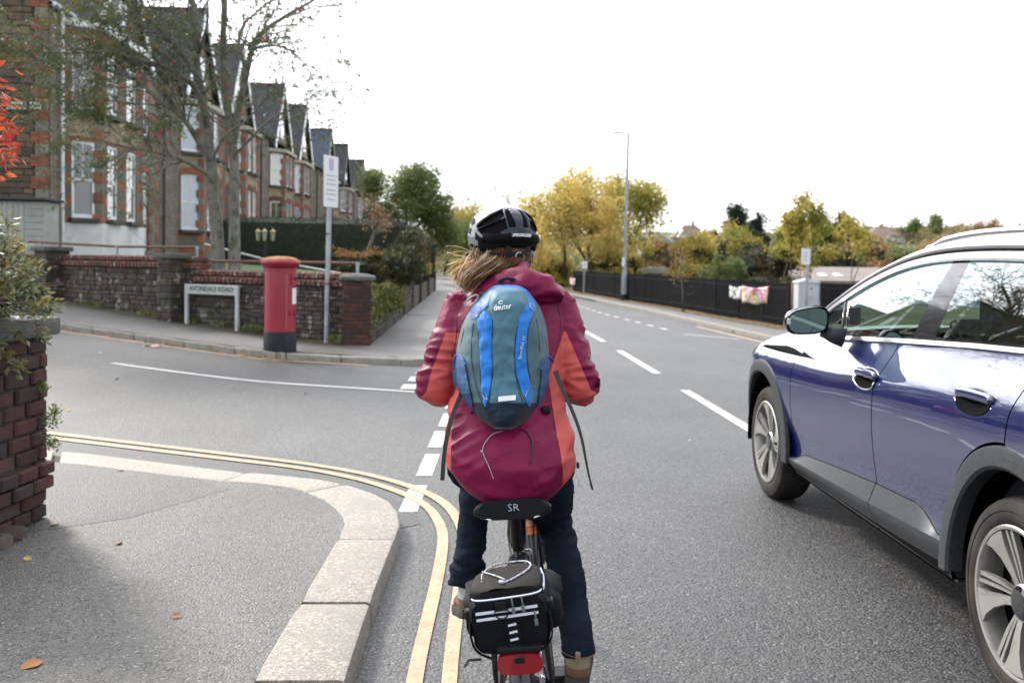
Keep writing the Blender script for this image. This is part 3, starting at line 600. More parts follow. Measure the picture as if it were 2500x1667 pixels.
def wall_with_openings(A, B_, z0, z1, ops, mat_, parent, name='wall', depth=.14):
    """ops: (s0,s1,za,zb) along A->B. wall of panels round the openings, with reveals"""
    A = Vector((A[0], A[1], 0)); B_ = Vector((B_[0], B_[1], 0)); d = B_-A; L_ = d.length; d.normalize(); nrm_ = Vector((d.y, -d.x, 0))
    xs_ = sorted({0, L_}|{o[0] for o in ops}|{o[1] for o in ops}); zs_ = sorted({z0, z1}|{o[2] for o in ops}|{o[3] for o in ops})
    vs, fs, uvs = [], [], []; off = A.y+A.x
    def q(p): 
        b = len(vs); vs.extend([x[0] for x in p]); uvs.extend([x[1] for x in p]); fs.append((b, b+1, b+2, b+3))
    W_ = lambda s, z, k=0: (tuple(A+d*s-nrm_*k+Vector((0, 0, z))), (off+s+k, z+(k if 0 else 0)))
    for xa, xb in zip(xs_, xs_[1:]):
        for za, zb in zip(zs_, zs_[1:]):
            m_ = ((xa+xb)/2, (za+zb)/2)
            if any(o[0] < m_[0] < o[1] and o[2] < m_[1] < o[3] for o in ops): continue
            q([W_(xa, za), W_(xb, za), W_(xb, zb), W_(xa, zb)])
    for s0, s1, za, zb in ops:
        q([W_(s0, za), W_(s0, zb), W_(s0, zb, depth), W_(s0, za, depth)]); q([W_(s1, zb), W_(s1, za), W_(s1, za, depth), W_(s1, zb, depth)])
        q([W_(s0, zb), W_(s1, zb), W_(s1, zb, depth), W_(s0, zb, depth)]); q([W_(s1, za), W_(s0, za), W_(s0, za, depth), W_(s1, za, depth)])
    me = bpy.data.meshes.new(name); me.from_pydata(vs, [], fs); uv = me.uv_layers.new(name='UVMap')
    for l, u in zip(uv.data, uvs): l.uv = u
    me.materials.append(mat_); return put(name, me, parent)
def window(parent, A, B_, s0, s1, za, zb, pane=PANE, arch=.12, inset=.09, fr=.075, bars=0):
    """sash window: frame with curved head corners, meeting rail, two panes"""
    A = Vector((A[0], A[1], 0)); B_ = Vector((B_[0], B_[1], 0)); d = (B_-A).normalized(); n_ = Vector((d.y, -d.x, 0))
    Mx = Matrix((tuple(d)+(0,), (0, 0, 1, 0), tuple(n_)+(0,), (0, 0, 0, 1))).transposed()
    o = A+d*s0-n_*inset+Vector((0, 0, za)); w, h = s1-s0, zb-za; mb = MB()
    def bx(x0, x1, z0, z1, y0, y1): mb.add([tuple(o+d*x+Vector((0, 0, z))+n_*y) for x in (x0, x1) for y in (y0, y1) for z in (z0, z1)], [(0, 1, 3, 2), (4, 6, 7, 5), (0, 4, 5, 1), (2, 3, 7, 6), (0, 2, 6, 4), (1, 5, 7, 3)])
    bx(0, fr, 0, h, 0, .06); bx(w-fr, w, 0, h, 0, .06); bx(fr, w-fr, 0, fr*1.5, -.001, .061); bx(fr, w-fr, h-fr, h, -.001, .061); bx(fr, w-fr, h*.5-.03, h*.5+.03, -.002, .045)
    for sx in (0, 1):                                  # curved corners of the head
        x0 = fr if sx == 0 else w-fr; sg = 1 if sx == 0 else -1; r = arch
        pts = [(x0, h-fr), (x0+sg*r, h-fr)]+[(x0+sg*(r-r*math.sin(t)), h-fr-(r-r*math.cos(t))) for t in (PI/8, PI/4, 3*PI/8, PI/2)]
        vs = [tuple(o+d*x+Vector((0, 0, z))+n_*y) for y in (.005, .055) for x, z in pts]; k = len(pts)
        mb.add(vs, [tuple(range(k)), tuple(range(k, 2*k))]+[(i, (i+1) % k, k+(i+1) % k, k+i) for i in range(k)])
    if bars: bx(w/2-.012, w/2+.012, h*.5, h-fr, .01, .04); 
    if bars > 1: bx(w/2-.012, w/2+.012, fr*1.5, h*.5, .01, .04)
    f = mb.obj('window', [WHITE], parent)
    for z0_, z1_, y_ in ((fr*1.5, h*.5-.03, .012), (h*.5+.03, h-fr, .028)):
        pb = MB(); pb.add([tuple(o+d*x+Vector((0, 0, z))+n_*y_) for x, z in ((fr, z0_), (w-fr, z0_), (w-fr, z1_), (fr, z1_))], [(0, 1, 2, 3)]); pb.obj('pane', [pane], f)
    return f
def sill(parent, A, B_, s0, s1, za, d_=.12):
    A = Vector((A[0], A[1], 0)); B_ = Vector((B_[0], B_[1], 0)); d = (B_-A).normalized(); n_ = Vector((d.y, -d.x, 0)); mb = MB()
    c = A+d*((s0+s1)/2)+n_*(.04)+Vector((0, 0, za-.07)); mb.rbox(tuple(c), (s1-s0+.16, .28, .13), .012, 1, M=Matrix.Rotation(math.atan2(d.y, d.x), 4, 'Z')); mb.obj('sill', [SILL], parent)
def quoins(parent, P, z0, z1, dA, dB, wid=(.34, .22), step=.305, pieces=True, name='quoin'):
    """alternating brick / stone blocks up a corner at P; dA, dB: unit directions along the two faces away from the corner"""
    z = z0; k = 0; P = Vector((P[0], P[1], 0)); dA = Vector(dA); dB = Vector(dB)
    nA = Vector((dA.y, -dA.x, 0)); nA = nA if nA.dot(dB) < 0 else -nA; nB = Vector((dB.y, -dB.x, 0)); nB = nB if nB.dot(dA) < 0 else -nB
    acc = [MB(), MB()]
    while z < z1-.1:
        h = min(step, z1-z); w1, w2 = (wid[0], wid[1]) if k % 2 == 0 else (wid[1], wid[0]); u = k % 2; pr = .018 if u == 0 else .008
        vs = [P+dA*w1+nA*pr, P+nA*pr+nB*pr, P+dB*w2+nB*pr, P+dB*w2-nB*.06, P-nA*.06-nB*.06, P+dA*w1-nA*.06]
        mb = MB() if pieces else acc[u]; mb.prism([(p.x, p.y) for p in vs], z+.006, z+h-.006)
        if pieces: mb.obj(name, [QUO if u == 0 else QUOG], parent)
        z += h; k += 1
    if not pieces:
        for u in (0, 1): tag(acc[u].obj(name+'_blocks', [QUO if u == 0 else QUOG], parent), kind='stuff')
FX, GZ, EZ, RZ = -11.6, 1.5, 8.4, 11.85
def arch_course(parent, A, B_, s0, s1, z, pieces, h=.26):
    A = Vector((A[0], A[1], 0)); B_ = Vector((B_[0], B_[1], 0)); d = (B_-A).normalized(); n_ = Vector((d.y, -d.x, 0)); w = s1-s0; k = max(4, int(w/.085)); acc = MB()
    for i in range(k):
        t = (i+.5)/k; x = s0+w*t; lean = (t-.5)*.5; rise = .07*(1-(2*t-1)**2)
        Mr = Matrix.Rotation(math.atan2(d.y, d.x), 4, 'Z') @ Matrix.Rotation(lean, 4, 'Y'); acc.box(tuple(A+d*x+n_*.0+Vector((0, 0, z+h/2+rise-.05))), (w/k-.008, .05, h), M=Mr)
    tag(acc.obj('brick_arch', [QUO], parent), kind=None)
BAYS = [29.7, 39.9, 46.9, 56.4, 62.3, 75.5, 84.5, 97.5, 109.5]
RIDGES = [31.2, 40.3, 46.8, 57.0, 64.5, 76, 85.6, 98.6, 110.6]
BARGE = [WHITE, WHITE, WHITE, WHITE, WHITE, CREAM, DARKT, REDT, DARKT]
ROOFM = [SLATE, SLATE, SLATE, SLATE, SLATE, SLATEB, SLATE, SLATE, SLATE]
LIMS = [26.4, 35.4, 43.4, 51.5, 59.8, 70.0, 80.2, 91.5, 103.8, 116.5]
LABELS = ['first stone and brick terraced house, nearest the camera, with white plinth and tall bay',
          'second terraced house, behind the rowan tree, blue reflections in its bay windows',
          'third terraced house, its bay hidden just right of the tree trunk',
          'fourth terraced house, brick arched bay with white blinds and a cream cornice',
          'fifth terraced house, narrow slate gable with long white bargeboard', 'sixth terraced house, with the pale blue slate gable roof',
          'seventh terraced house, dark gable seen above the parking sign', 'eighth terraced house, slate gable with terracotta ridge and red bargeboard', 'ninth and last terraced house, small dark gable at the end of the row']
for hi in range(9):
    ya, yb = LIMS[hi], LIMS[hi+1]; hc = (ya+yb)/2; near = hi < 4
    t = empty('terraced_house', (FX, hc, GZ), LABELS[hi], 'house', 'terraced houses on the left'); t.location = (0, 0, 0)
    bc = BAYS[hi]; bw = 2.2 if hi else 2.25
    # bay plan: facade point, cant corner, front corner, cant corner, facade point
    pr = .75; c_ = .75
    bp = [(FX, bc-bw-.0), (FX+pr, bc-bw+c_), (FX+pr, bc+bw-c_), (FX, bc+bw)]
    if hi == 0: bp = [(FX, 27.35), (FX+.75, 28.05), (FX+.75, 31.5), (FX, 32.2)]
    zb_top = 8.05 if hi == 0 else 7.62
    # facade either side of the bay; a tall narrow window and a door on the far side
    y0b, y1b = bp[0][1], bp[3][1]; Wd = bpy.data
    sidew = yb-y1b
    if y0b-ya > .3: wall_with_openings((FX, ya), (FX, y0b), GZ-.3, EZ, [], H_STONE, t)
    ops = []
    if sidew > 1.7:
        s = sidew*.5; ops = [(s-.5, s+.5, 5.75, 7.55), (s-.55, s+.55, 1.75, 4.5)]
    wall_with_openings((FX, y1b), (FX, yb), GZ-.3, EZ, ops, H_STONE, t)
    if ops:
        window(t, (FX, y1b), (FX, yb), *ops[0], pane=PANE, bars=2); sill(t, (FX, y1b), (FX, yb), ops[0][0], ops[0][1], ops[0][2])
        o_ = ops[1]; mb = MB(); mb.box((FX-.12, y1b+(o_[0]+o_[1])/2, 1.75+1.05), (.06, o_[1]-o_[0]-.1, 2.1)); dd = mb.obj('door', [M('door_paint', (.05, .06, .10), .4) if hi else WHITE], t)
        window(t, (FX, y1b), (FX, yb), o_[0], o_[1], 3.9, 4.5, pane=PANE, arch=.2)
        arch_course(t, (FX, y1b), (FX, yb), *ops[0][:2], ops[0][3], near); arch_course(t, (FX, y1b), (FX, yb), *ops[1][:2], ops[1][3], near)
        for o2 in ops:
            for s_, sg in ((o2[0], -1), (o2[1], 1)):
                P_ = (FX, y1b+s_); quoins(t, P_, o2[2], o2[3], (0, sg, 0), (-1, 0, 0), (.30, .1), pieces=near)
    if near or hi < 7: quoins(t, (FX, yb), GZ, EZ-.2, (0, -1, 0), (-1, 0, 0), (.42, .05), pieces=near)
    faces = [(bp[0], bp[1]), (bp[1], bp[2]), (bp[2], bp[3])]
    gf = (2.62, 4.82); ff = (5.72, 7.55)
    for fi_, (A_, B_) in enumerate(faces):
        L_ = (Vector(B_)-Vector(A_)).length
        if fi_ == 1:
            m_ = L_/2; w_ = .62 if L_ > 2 else .55; o = [(m_-w_*1.35, m_-w_*.28), (m_+w_*.28, m_+w_*1.35)] if hi else [(.45, 1.28), (2.0, 2.83)]
        else: o = [(L_/2-.33, L_/2+.33)] if hi != 1 else [(.12, L_-.1)]
        if hi in (3,) and fi_ == 0: o = [(.1, L_-.1)]
        ops = [(a_, b_, *gf) for a_, b_ in o]+[(a_, b_, *ff) for a_, b_ in o]
        pz = 2.45 if hi == 0 else GZ-.3
        wall_with_openings(A_, B_, pz, 4.95, [x for x in ops if x[2] < 5], H_RED if near else H_STONE, t, 'bay_wall')
        wall_with_openings(A_, B_, 4.95, 5.62, [], H_ASHLAR, t, 'spandrel_panel')
        wall_with_openings(A_, B_, 5.62, zb_top, [x for x in ops if x[2] > 5], H_RED if near else H_STONE, t, 'bay_wall')
        if hi == 0:
            d = (Vector(B_)-Vector(A_)).normalized(); n_ = Vector((d.y, -d.x)); A2, B2 = Vector(A_)+n_*.04-d*.0, Vector(B_)+n_*.04
            if fi_ == 0: mb = MB(); mb.prism([(bp[0][0], bp[0][1]-.06), (bp[1][0]+.05, bp[1][1]-.03), (bp[2][0]+.05, bp[2][1]+.03), (bp[3][0], bp[3][1]+.06)], GZ-.4, 2.47); mb.obj('plinth', [RENDER_W], t)
        for (a_, b_, z0_, z1_) in ops:
            pane = (PANE_B if hi in (1,) else PANE_W if hi in (3, 4) and z0_ > 5 and fi_ == 0 else PANE_W if hi in (2, 5) else PANE)
            if hi == 0: pane = PANE if (z0_ > 5 or fi_) else PANE
            window(t, A_, B_, a_, b_, z0_, z1_, pane, bars=1, arch=.1); sill(t, A_, B_, a_, b_, z0_)
            if hi: arch_course(t, A_, B_, a_-.05, b_+.05, z1_, near)
        d = (Vector(B_)-Vector(A_)).normalized()
    for ci in range(4):
        P_ = bp[ci]; dA = Vector((*bp[ci], 0)); 
        prev_ = Vector((*(bp[ci-1] if ci else (FX, bp[0][1]-1)), 0)); nxt = Vector((*(bp[ci+1] if ci < 3 else (FX, bp[3][1]+1)), 0))
        d1 = (prev_-dA).normalized(); d2 = (nxt-dA).normalized()
        if ci in (1, 2): quoins(t, P_, 2.45 if hi == 0 else GZ, zb_top-.25, d1, d2, (.24, .16), pieces=near)
    # cornice and flat lead top of the bay
    mb = MB(); e = .16
    out = [(bp[0][0], bp[0][1]-e), (bp[1][0]+e, bp[1][1]-e*.5), (bp[2][0]+e, bp[2][1]+e*.5), (bp[3][0], bp[3][1]+e)]
    mb.prism([(FX-.05, out[0][1])]+out[0:4]+[(FX-.05, out[3][1])], zb_top, zb_top+.2); mb.obj('cornice', [CREAM if hi != 0 else WHITE], t)
    # gutter and downpipe
    mb = MB(); mb.tube([(FX+.12, ya+.02, EZ-.02), (FX+.12, yb-.02, EZ-.02)], .07, 8); mb.obj('gutter', [WHITE if hi < 1 else DARKT], t, smooth=True)
    py = 26.95 if hi == 0 else ya+.25
    mb = MB(); mb.tube([(FX+.12, py, EZ-.05), (FX+.1, py, 1.35)], .05, 8)
    for z_ in (3, 5, 7): mb.tube([(FX+.11, py, z_), (FX+.11, py, z_+.1)], .065, 8)
    mb.obj('downpipe', [WHITE if hi < 1 else DARKT], t, smooth=40)
    # main roof
    BX = -22.5; rxm = (FX+BX)/2
    ux, vx_ = Vector((0, 1, 0)), Vector((FX-rxm, 0, -(RZ-EZ))).normalized()
    uvpoly('roof', [(FX+.25, ya, EZ-.1), (FX+.25, yb, EZ-.1), (rxm, yb, RZ+.5), (rxm, ya, RZ+.5)], ROOFM[hi], t, ux, vx_)
    uvpoly('roof', [(BX, yb, EZ), (BX, ya, EZ), (rxm, ya, RZ+.5), (rxm, yb, RZ+.5)], ROOFM[hi], t, ux, Vector((1, 0, 1)).normalized())
    # front gable
    gy = RIDGES[hi]; hw = 2.35; gx = FX+.05; ov = .32; apex = RZ; slope = (apex-EZ)/hw
    tri = uvpoly('gable_wall', [(gx, gy-hw, EZ), (gx, gy+hw, EZ), (gx, gy, apex-.1)], H_ASHLAR if hi in (1, 2, 3, 4) else H_STONE, t, Vector((0, 1, 0)), Vector((0, 0, 1)))
    mb = MB(); mb.box((gx+.06, gy, 9.3), (.12, .9, 1.2)); gw = mb.obj('attic_window', [WHITE], t); mb = MB(); mb.box((gx+.10, gy-.2, 9.3), (.08, .33, 1.0)); mb.box((gx+.10, gy+.2, 9.3), (.08, .33, 1.0)); mb.obj('pane', [PANE], gw)
    rf = None
    for sg in (-1, 1):
        p = [(gx+ov, gy, apex+.06), (gx+ov, gy+sg*(hw+.35), EZ+.06-slope*.35), (-17, gy+sg*(hw+.35), EZ+.06-slope*.35), (-17, gy, apex+.06)]
        r_ = uvpoly('gable_roof', p if sg > 0 else p[::-1], ROOFM[hi], t, Vector((1, 0, 0)), Vector((0, sg*hw, -(apex-EZ))).normalized())
        mb = MB(); dd = Vector((0, sg*(hw+.35), -slope*(hw+.35))); a_ = Vector((gx+ov+.005, gy, apex+.07)); n2 = Vector((0, dd.z, -dd.y)).normalized(); n2 = n2 if n2.z < 0 else -n2
        b_ = a_+dd; mb.add([tuple(v) for v in (a_, b_, b_+n2*.24, a_+n2*.24, a_+Vector((-.05, 0, 0)), b_+Vector((-.05, 0, 0)), b_+n2*.24+Vector((-.05, 0, 0)), a_+n2*.24+Vector((-.05, 0, 0)))], [(0, 1, 2, 3), (7, 6, 5, 4), (0, 4, 5, 1), (1, 5, 6, 2), (2, 6, 7, 3), (3, 7, 4, 0)]); mb.obj('bargeboard', [BARGE[hi]], t)
    mb = MB(); mb.tube([(gx+ov, gy, apex+.07), (-17, gy, apex+.07)], .09, 6); mb.obj('ridge_tiles', [TERRA if hi in (3, 7) else SLATE], t)
    if near or hi in (5, 7):
        mb = MB(); mb.box((rxm, ya+.5, RZ+1.0), (.9, 1.3, 2.0)); mb.box((rxm, ya+.5, RZ+2.05), (1.05, 1.45, .15)); ch = mb.obj('chimney', [H_RED], t)
        for k in range(3): mb = MB(); mb.lathe([(.14, 0), (.11, .45), (.14, .5)], 10, (rxm, ya+.1+.4*k, RZ+2.1)); mb.obj('chimney_pot', [TERRA], ch, smooth=40)
    if hi == 0: first = t
    if hi == 8: uvwall(None, (FX, yb), (-22.5, yb), GZ-.5, EZ, 'end_wall', H_STONE, t)
# end wall of the first house, facing the camera, stones and quoins as pieces
t = first
mb = MB(); mb.add([(FX, 26.4, GZ-.4), (FX, 26.4, EZ), (-17.05, 26.4, RZ+.5), (-22.5, 26.4, EZ), (-22.5, 26.4, GZ-.4)], [(0, 1, 2, 3, 4)]); mb.obj('end_wall_mortar', [MORTAR], t)
ES = M('end_wall_stone', (.12, .09, .06), .9, rand=[(.085, .07, .055), (.15, .105, .06), (.07, .06, .05), (.12, .085, .055), (.19, .14, .085), (.10, .065, .045)], layers=[(5, (.24, .23, .2), .63, .7), (2, (.05, .04, .035), .55, .7)], bump=[(14, .8, .02), (50, .4, .006)], space='world', spec=.25)
EU = unit_block('stone', ES, .1)
face_pieces(t, 'stone', EU, (-14.3, 26.37), (FX-.42, 26.37), GZ, 9.6, .19, .5, .12, Vector((0, -1, 0)), .022, .014, var=.4, hvar=.3, lim=299)
EB = unit_block('brick', QUO, .06); EG = unit_block('stone', QUOG, .08)
z = GZ; k = 0
while z < 9.4:
    if k % 2 == 0:
        w = .46
        for r in range(4):
            for c in range(2): put('brick', EB, t, (FX-.02-w+(c+.5)*.23, 26.375, z+.038+r*.077), None, (.222, .12, .07))
    else: put('quoin', QG, t, (FX-.02-.17, 26.375, z+.15), None, (.34, .12, .29))
    z += .308; k += 1
# street name plates on the end wall
PLATE = M('white_enamel', (.62, .62, .6), .4, layers=[(12, (.35, .33, .3), .6, .75)], space='world'); INK = M('black_lettering', (.015, .015, .015), .5)
def text(name, s, size, mat_, parent, loc, rot, ext=.002, align='CENTER', sx=1.0, shear=0, bold=0.0):
    cu = bpy.data.curves.new(name, 'FONT'); cu.body = s; cu.size = size; cu.extrude = ext; cu.align_x = align; cu.align_y = 'CENTER'; cu.shear = shear; cu.offset = bold; cu.resolution_u = 2
    me = evaluated_mesh(bpy.data.objects.new('tmp', cu)); bpy.data.curves.remove(cu)
    me.materials.clear(); me.materials.append(mat_)
    return put(name, me, parent, loc, rot, (sx, 1, 1))
for s_, ua, ub, lab in (('AVONDALE', 17, 65, 'left hand white street name plate reading AVONDALE, on the stone end wall'), ('ROAD', 74, 102, 'right hand white street name plate reading ROAD, on the stone end wall')):
    pa, pb_ = at(ua, 267, 26.3), at(ub, 251, 26.3); c = (pa+pb_)/2; w, h = abs(pb_.x-pa.x), .19
    pt = empty('name_plate', (c.x, 26.26, c.z), lab, 'street name plate', 'street name plates'); mb = MB(); mb.rbox((0, .005, 0), (w, .02, h), .01, 1); mb.obj('plate', [PLATE], pt)
    mb = MB(); mb.rbox((0, .03, 0), (w+.05, .02, h+.05), .01, 1); mb.obj('backing', [INK], pt)
    text('lettering', s_, .17, INK, pt, (0, -.009, 0), (PI/2, 0, 0), sx=.86, bold=.004)
# pale shiplap garden store against the end wall
SHED = M('pale_grey_shiplap', (.34, .36, .34), .7, layers=[(3, (.27, .28, .26), .4, .7)], space='world'); ROOFD = M('dark_felt', (.03, .035, .045), .8)
st = empty('garden_store', (-13.0, 25.6, GZ), 'low pale grey shiplap garden store with dark lid against the end wall', 'garden store'); z1 = at(60, 489, 25.2).z; z0_ = 1.5; x1 = at(110, 500, 25.2).x
st.location = (x1, 25.2, 0)
for k in range(7):
    h = (z1-z0_)/7; mb = MB(); mb.prism([(0, 0), (.7, 0), (.7, .02), (0, .02)], 0, 1); 
mb = MB(); mb.box((-.9, .5, (z0_+z1)/2), (1.7, .9, z1-z0_-.05)); mb.obj('body', [SHED], st)
for k in range(9): mb = MB(); w = .14; mb.rbox((-.62-k*(w), .03, (z0_+z1)/2), (w-.008, .05, z1-z0_-.1), .006, 1); mb.obj('door_board', [SHED], st)
for k in range(8): h = (z1-z0_-.05)/8; mb = MB(); mb.box((-.28, .03, z0_+h*(k+.5)), (.52, .05, h-.012), M=Matrix.Rotation(.08, 4, 'X')); mb.obj('side_board', [SHED], st)
mb = MB(); mb.rbox((-.9, .45, z1+.03), (1.95, 1.15, .07), .015, 1); mb.obj('lid', [ROOFD], st)
# blue door edge and dark basement recess right of the plinth
# ================================================================ vegetation
BARK = M('grey_bark', (.19, .185, .16), .95, layers=[(6, (.09, .085, .07), .45, .65), (18, (.26, .27, .22), .55, .68), (3, (.08, .1, .05), .55, .72)], bump=[(30, .7, .02)], space='world')
BARKD = M('dark_bark', (.06, .05, .04), .95, layers=[(8, (.03, .026, .02), .45, .65)], bump=[(20, .6, .02)], space='world')
TWIG = M('pale_twig', (.11, .09, .07), .9)
L_ROWAN = leafmat('rowan_leaf', [(.05, .078, .034), (.07, .10, .042), (.085, .115, .045), (.13, .135, .045), (.24, .17, .05)], .35, scale=1.6)
L_YEL = leafmat('yellow_autumn_leaf', [(.20, .21, .05), (.42, .35, .10), (.56, .43, .13), (.62, .46, .15), (.30, .30, .08)], .5, scale=.6)
L_YG = leafmat('yellow_green_leaf', [(.11, .15, .035), (.24, .25, .05), (.36, .31, .07), (.48, .36, .08), (.18, .21, .05)], .4, scale=.7)
L_GREEN = leafmat('green_leaf', [(.075, .105, .035), (.125, .165, .055), (.19, .225, .08), (.27, .28, .10)], .35, scale=.6)
L_DARK = leafmat('dark_evergreen_leaf', [(.008, .018, .010), (.016, .032, .016), (.026, .046, .022)], .1, scale=1)
L_BLUE = leafmat('blue_green_conifer', [(.018, .035, .032), (.03, .055, .048), (.05, .075, .06)], .15, scale=.5)
L_BROWN = leafmat('russet_leaf', [(.09, .09, .035), (.22, .15, .065), (.36, .22, .10), (.44, .28, .13), (.16, .14, .06)], .35, scale=.5)
L_OLIVE = leafmat('olive_shrub_leaf', [(.018, .026, .01), (.035, .045, .015), (.07, .065, .02), (.18, .10, .035)], .2, scale=1.5)
L_ORG = leafmat('orange_shrub_leaf', [(.06, .07, .02), (.16, .12, .03), (.38, .16, .06), (.30, .20, .05)], .35, scale=2)
L_TOPI = leafmat('clipped_conifer', [(.022, .05, .016), (.04, .085, .026), (.06, .11, .035)], .15, scale=1)
L_FAR = leafmat('far_woodland', [(.08, .105, .055), (.15, .16, .08), (.26, .22, .10), (.30, .21, .11), (.11, .13, .07)], .3, scale=.12)
BERRY = M('red_berry', (.35, .012, .01), .3)
rng = np.random.default_rng(11)
def leafquads(P, size, asp=.5, droop=0.0):
    """diamond leaves at points P (n,3)"""
    n = len(P); d = rng.normal(size=(n, 3)); d[:, 2] -= droop; d /= np.linalg.norm(d, axis=1)[:, None]
    e = rng.normal(size=(n, 3)); e -= (e*d).sum(1)[:, None]*d; e /= np.linalg.norm(e, axis=1)[:, None]
    s = (size*(.6+.8*rng.random(n)))[:, None]; P = np.asarray(P)
    return np.stack([P-d*s*.5, P+e*s*asp*.5, P+d*s*.5, P-e*s*asp*.5], 1)
def cloud(ells, n, clump=.35, k=60, shell=.55):
    """points in clumps spread through ellipsoids (x,y,z,rx,ry,rz)"""
    out = []; vol = np.array([e[3]*e[4]*e[5] for e in ells])**(2/3); vol /= vol.sum()
    for e, w in zip(ells, vol):
        m = max(3, int(k*w)); nn = max(3, int(n*w)); c = rng.normal(size=(m, 3)); c /= np.linalg.norm(c, axis=1)[:, None]
        c *= (shell+(1-shell)*rng.random(m)**.5)[:, None]; rad = np.array(e[3:6]); idx = rng.integers(0, m, nn)
        g = rng.normal(size=(nn, 3))*clump*(.5+rng.random(m))[idx][:, None]*.6
        out.append(np.array(e[:3])+(c[idx]+g)*rad)
    return np.concatenate(out)
def blobcore(name, ells, mat_, parent, f=.72, seed=0):
    mb = MB()
    for i, e in enumerate(ells):
        bm = bmesh.new(); bmesh.ops.create_icosphere(bm, subdivisions=3, radius=1)
        vs = []
        for v in bm.verts:
            q = v.co.normalized(); r = f*(1+.35*noise.noise(q*2.2+Vector((i*3.1+seed, 0, 0)))+.15*noise.noise(q*6+Vector((0, i, seed))))
            vs.append((e[0]+q.x*r*e[3], e[1]+q.y*r*e[4], e[2]+q.z*r*e[5]))
        bm.verts.index_update(); mb.add(vs, [[v.index for v in fc.verts] for fc in bm.faces]); bm.free()
    return mb.obj(name, [mat_], parent, smooth=True)
def grow(p, d, ln, r, lvl, segs, tips, rnd, up=.1, spread=.6, ratio=.72, nb=(2, 3), wig=.18, minr=.004):
    k = 4; pts = [p.copy()]; rad = [r]; dd = d.copy()
    for i in range(k):
        dd = (dd+Vector((rnd.gauss(0, wig), rnd.gauss(0, wig), rnd.gauss(0, wig)+up*.3))).normalized(); p = p+dd*(ln/k); pts.append(p.copy()); rad.append(max(minr, lerp(r, r*.62, (i+1)/k)))
    segs.append((pts, rad, lvl))
    if lvl <= 0: tips.append(pts); return
    n = rnd.randint(*nb)
    for j in range(n):
        a = rnd.uniform(0, 2*PI); o = dd.orthogonal().normalized(); o2 = dd.cross(o); s = spread*rnd.uniform(.6, 1.3)
        nd = (dd+(o*math.cos(a)+o2*math.sin(a))*s+Vector((0, 0, up))).normalized()
        q = pts[-1] if j == 0 else pts[rnd.randint(2, 4)]
        grow(q, nd, ln*ratio*rnd.uniform(.8, 1.15), max(minr, r*.6*rnd.uniform(.8, 1)), lvl-1, segs, tips, rnd, up, spread, ratio, nb, wig, minr)
def tubes(segs, n=6):
    mb = MB()
    for pts, rad, lvl in segs: mb.tube(pts, rad, n if rad[0] > .03 else (5 if rad[0] > .012 else 3), cap=False)
    return mb
def tree(label, base, h, cw, leaf, nleaf, size, seed, levels=4, bark=BARKD, trunk=.3, up=.12, spread=.65, r0=None, lean=(0, 0), cluster=.35, cat='tree', group='trees along the road', ells=None, asp=.55, name='tree'):
    rnd = random.Random(seed); t = empty(name, tuple(base), label, cat, group); b = Vector(base)
    segs, tips = [], []; d = Vector((lean[0], lean[1], 1)).normalized(); r0 = r0 or h*.022
    grow(Vector((0, 0, 0)), d, h*trunk, r0, levels, segs, tips, rnd, up, spread, .74, (2, 3), .13, .012)
    allp = [p for s in segs for p in s[0]]; mzz = max(p.z for p in allp); mxx = max(max(abs(p.x), abs(p.y)) for p in allp); sx, sz = cw/2/mxx, h/mzz
    for s in segs:
        for p in s[0]: p.x *= sx; p.y *= sx; p.z *= sz
    tubes([s for s in segs]).obj('trunk', [bark], t, smooth=True)
    if nleaf:
        T = np.array([[tuple(p) for p in tp] for tp in tips]); m = len(T); idx = rng.integers(0, m, nleaf); j = rng.integers(1, 5, nleaf)
        dens = rng.random(m); keep = rng.random(nleaf) < (.35+.65*dens[idx]); idx, j = idx[keep], j[keep]
        P = T[idx, j]+rng.normal(size=(len(idx), 3))*cluster
        put('crown', quads('crown', leafquads(P, size, asp), leaf), t)
    return t
def shrub(label, base, ells, leaf, nleaf, size, core=None, group=None, cat='shrub', clump=.3, k=80, asp=.5, droop=0, name='shrub', coref=.72):
    t = empty(name, tuple(base), label, cat, group)
    if core: blobcore('inner_foliage', ells, core, t, coref, seed=len(label))
    put('foliage', quads('foliage', leafquads(cloud(ells, nleaf, clump, k), size, asp, droop), leaf), t); return t

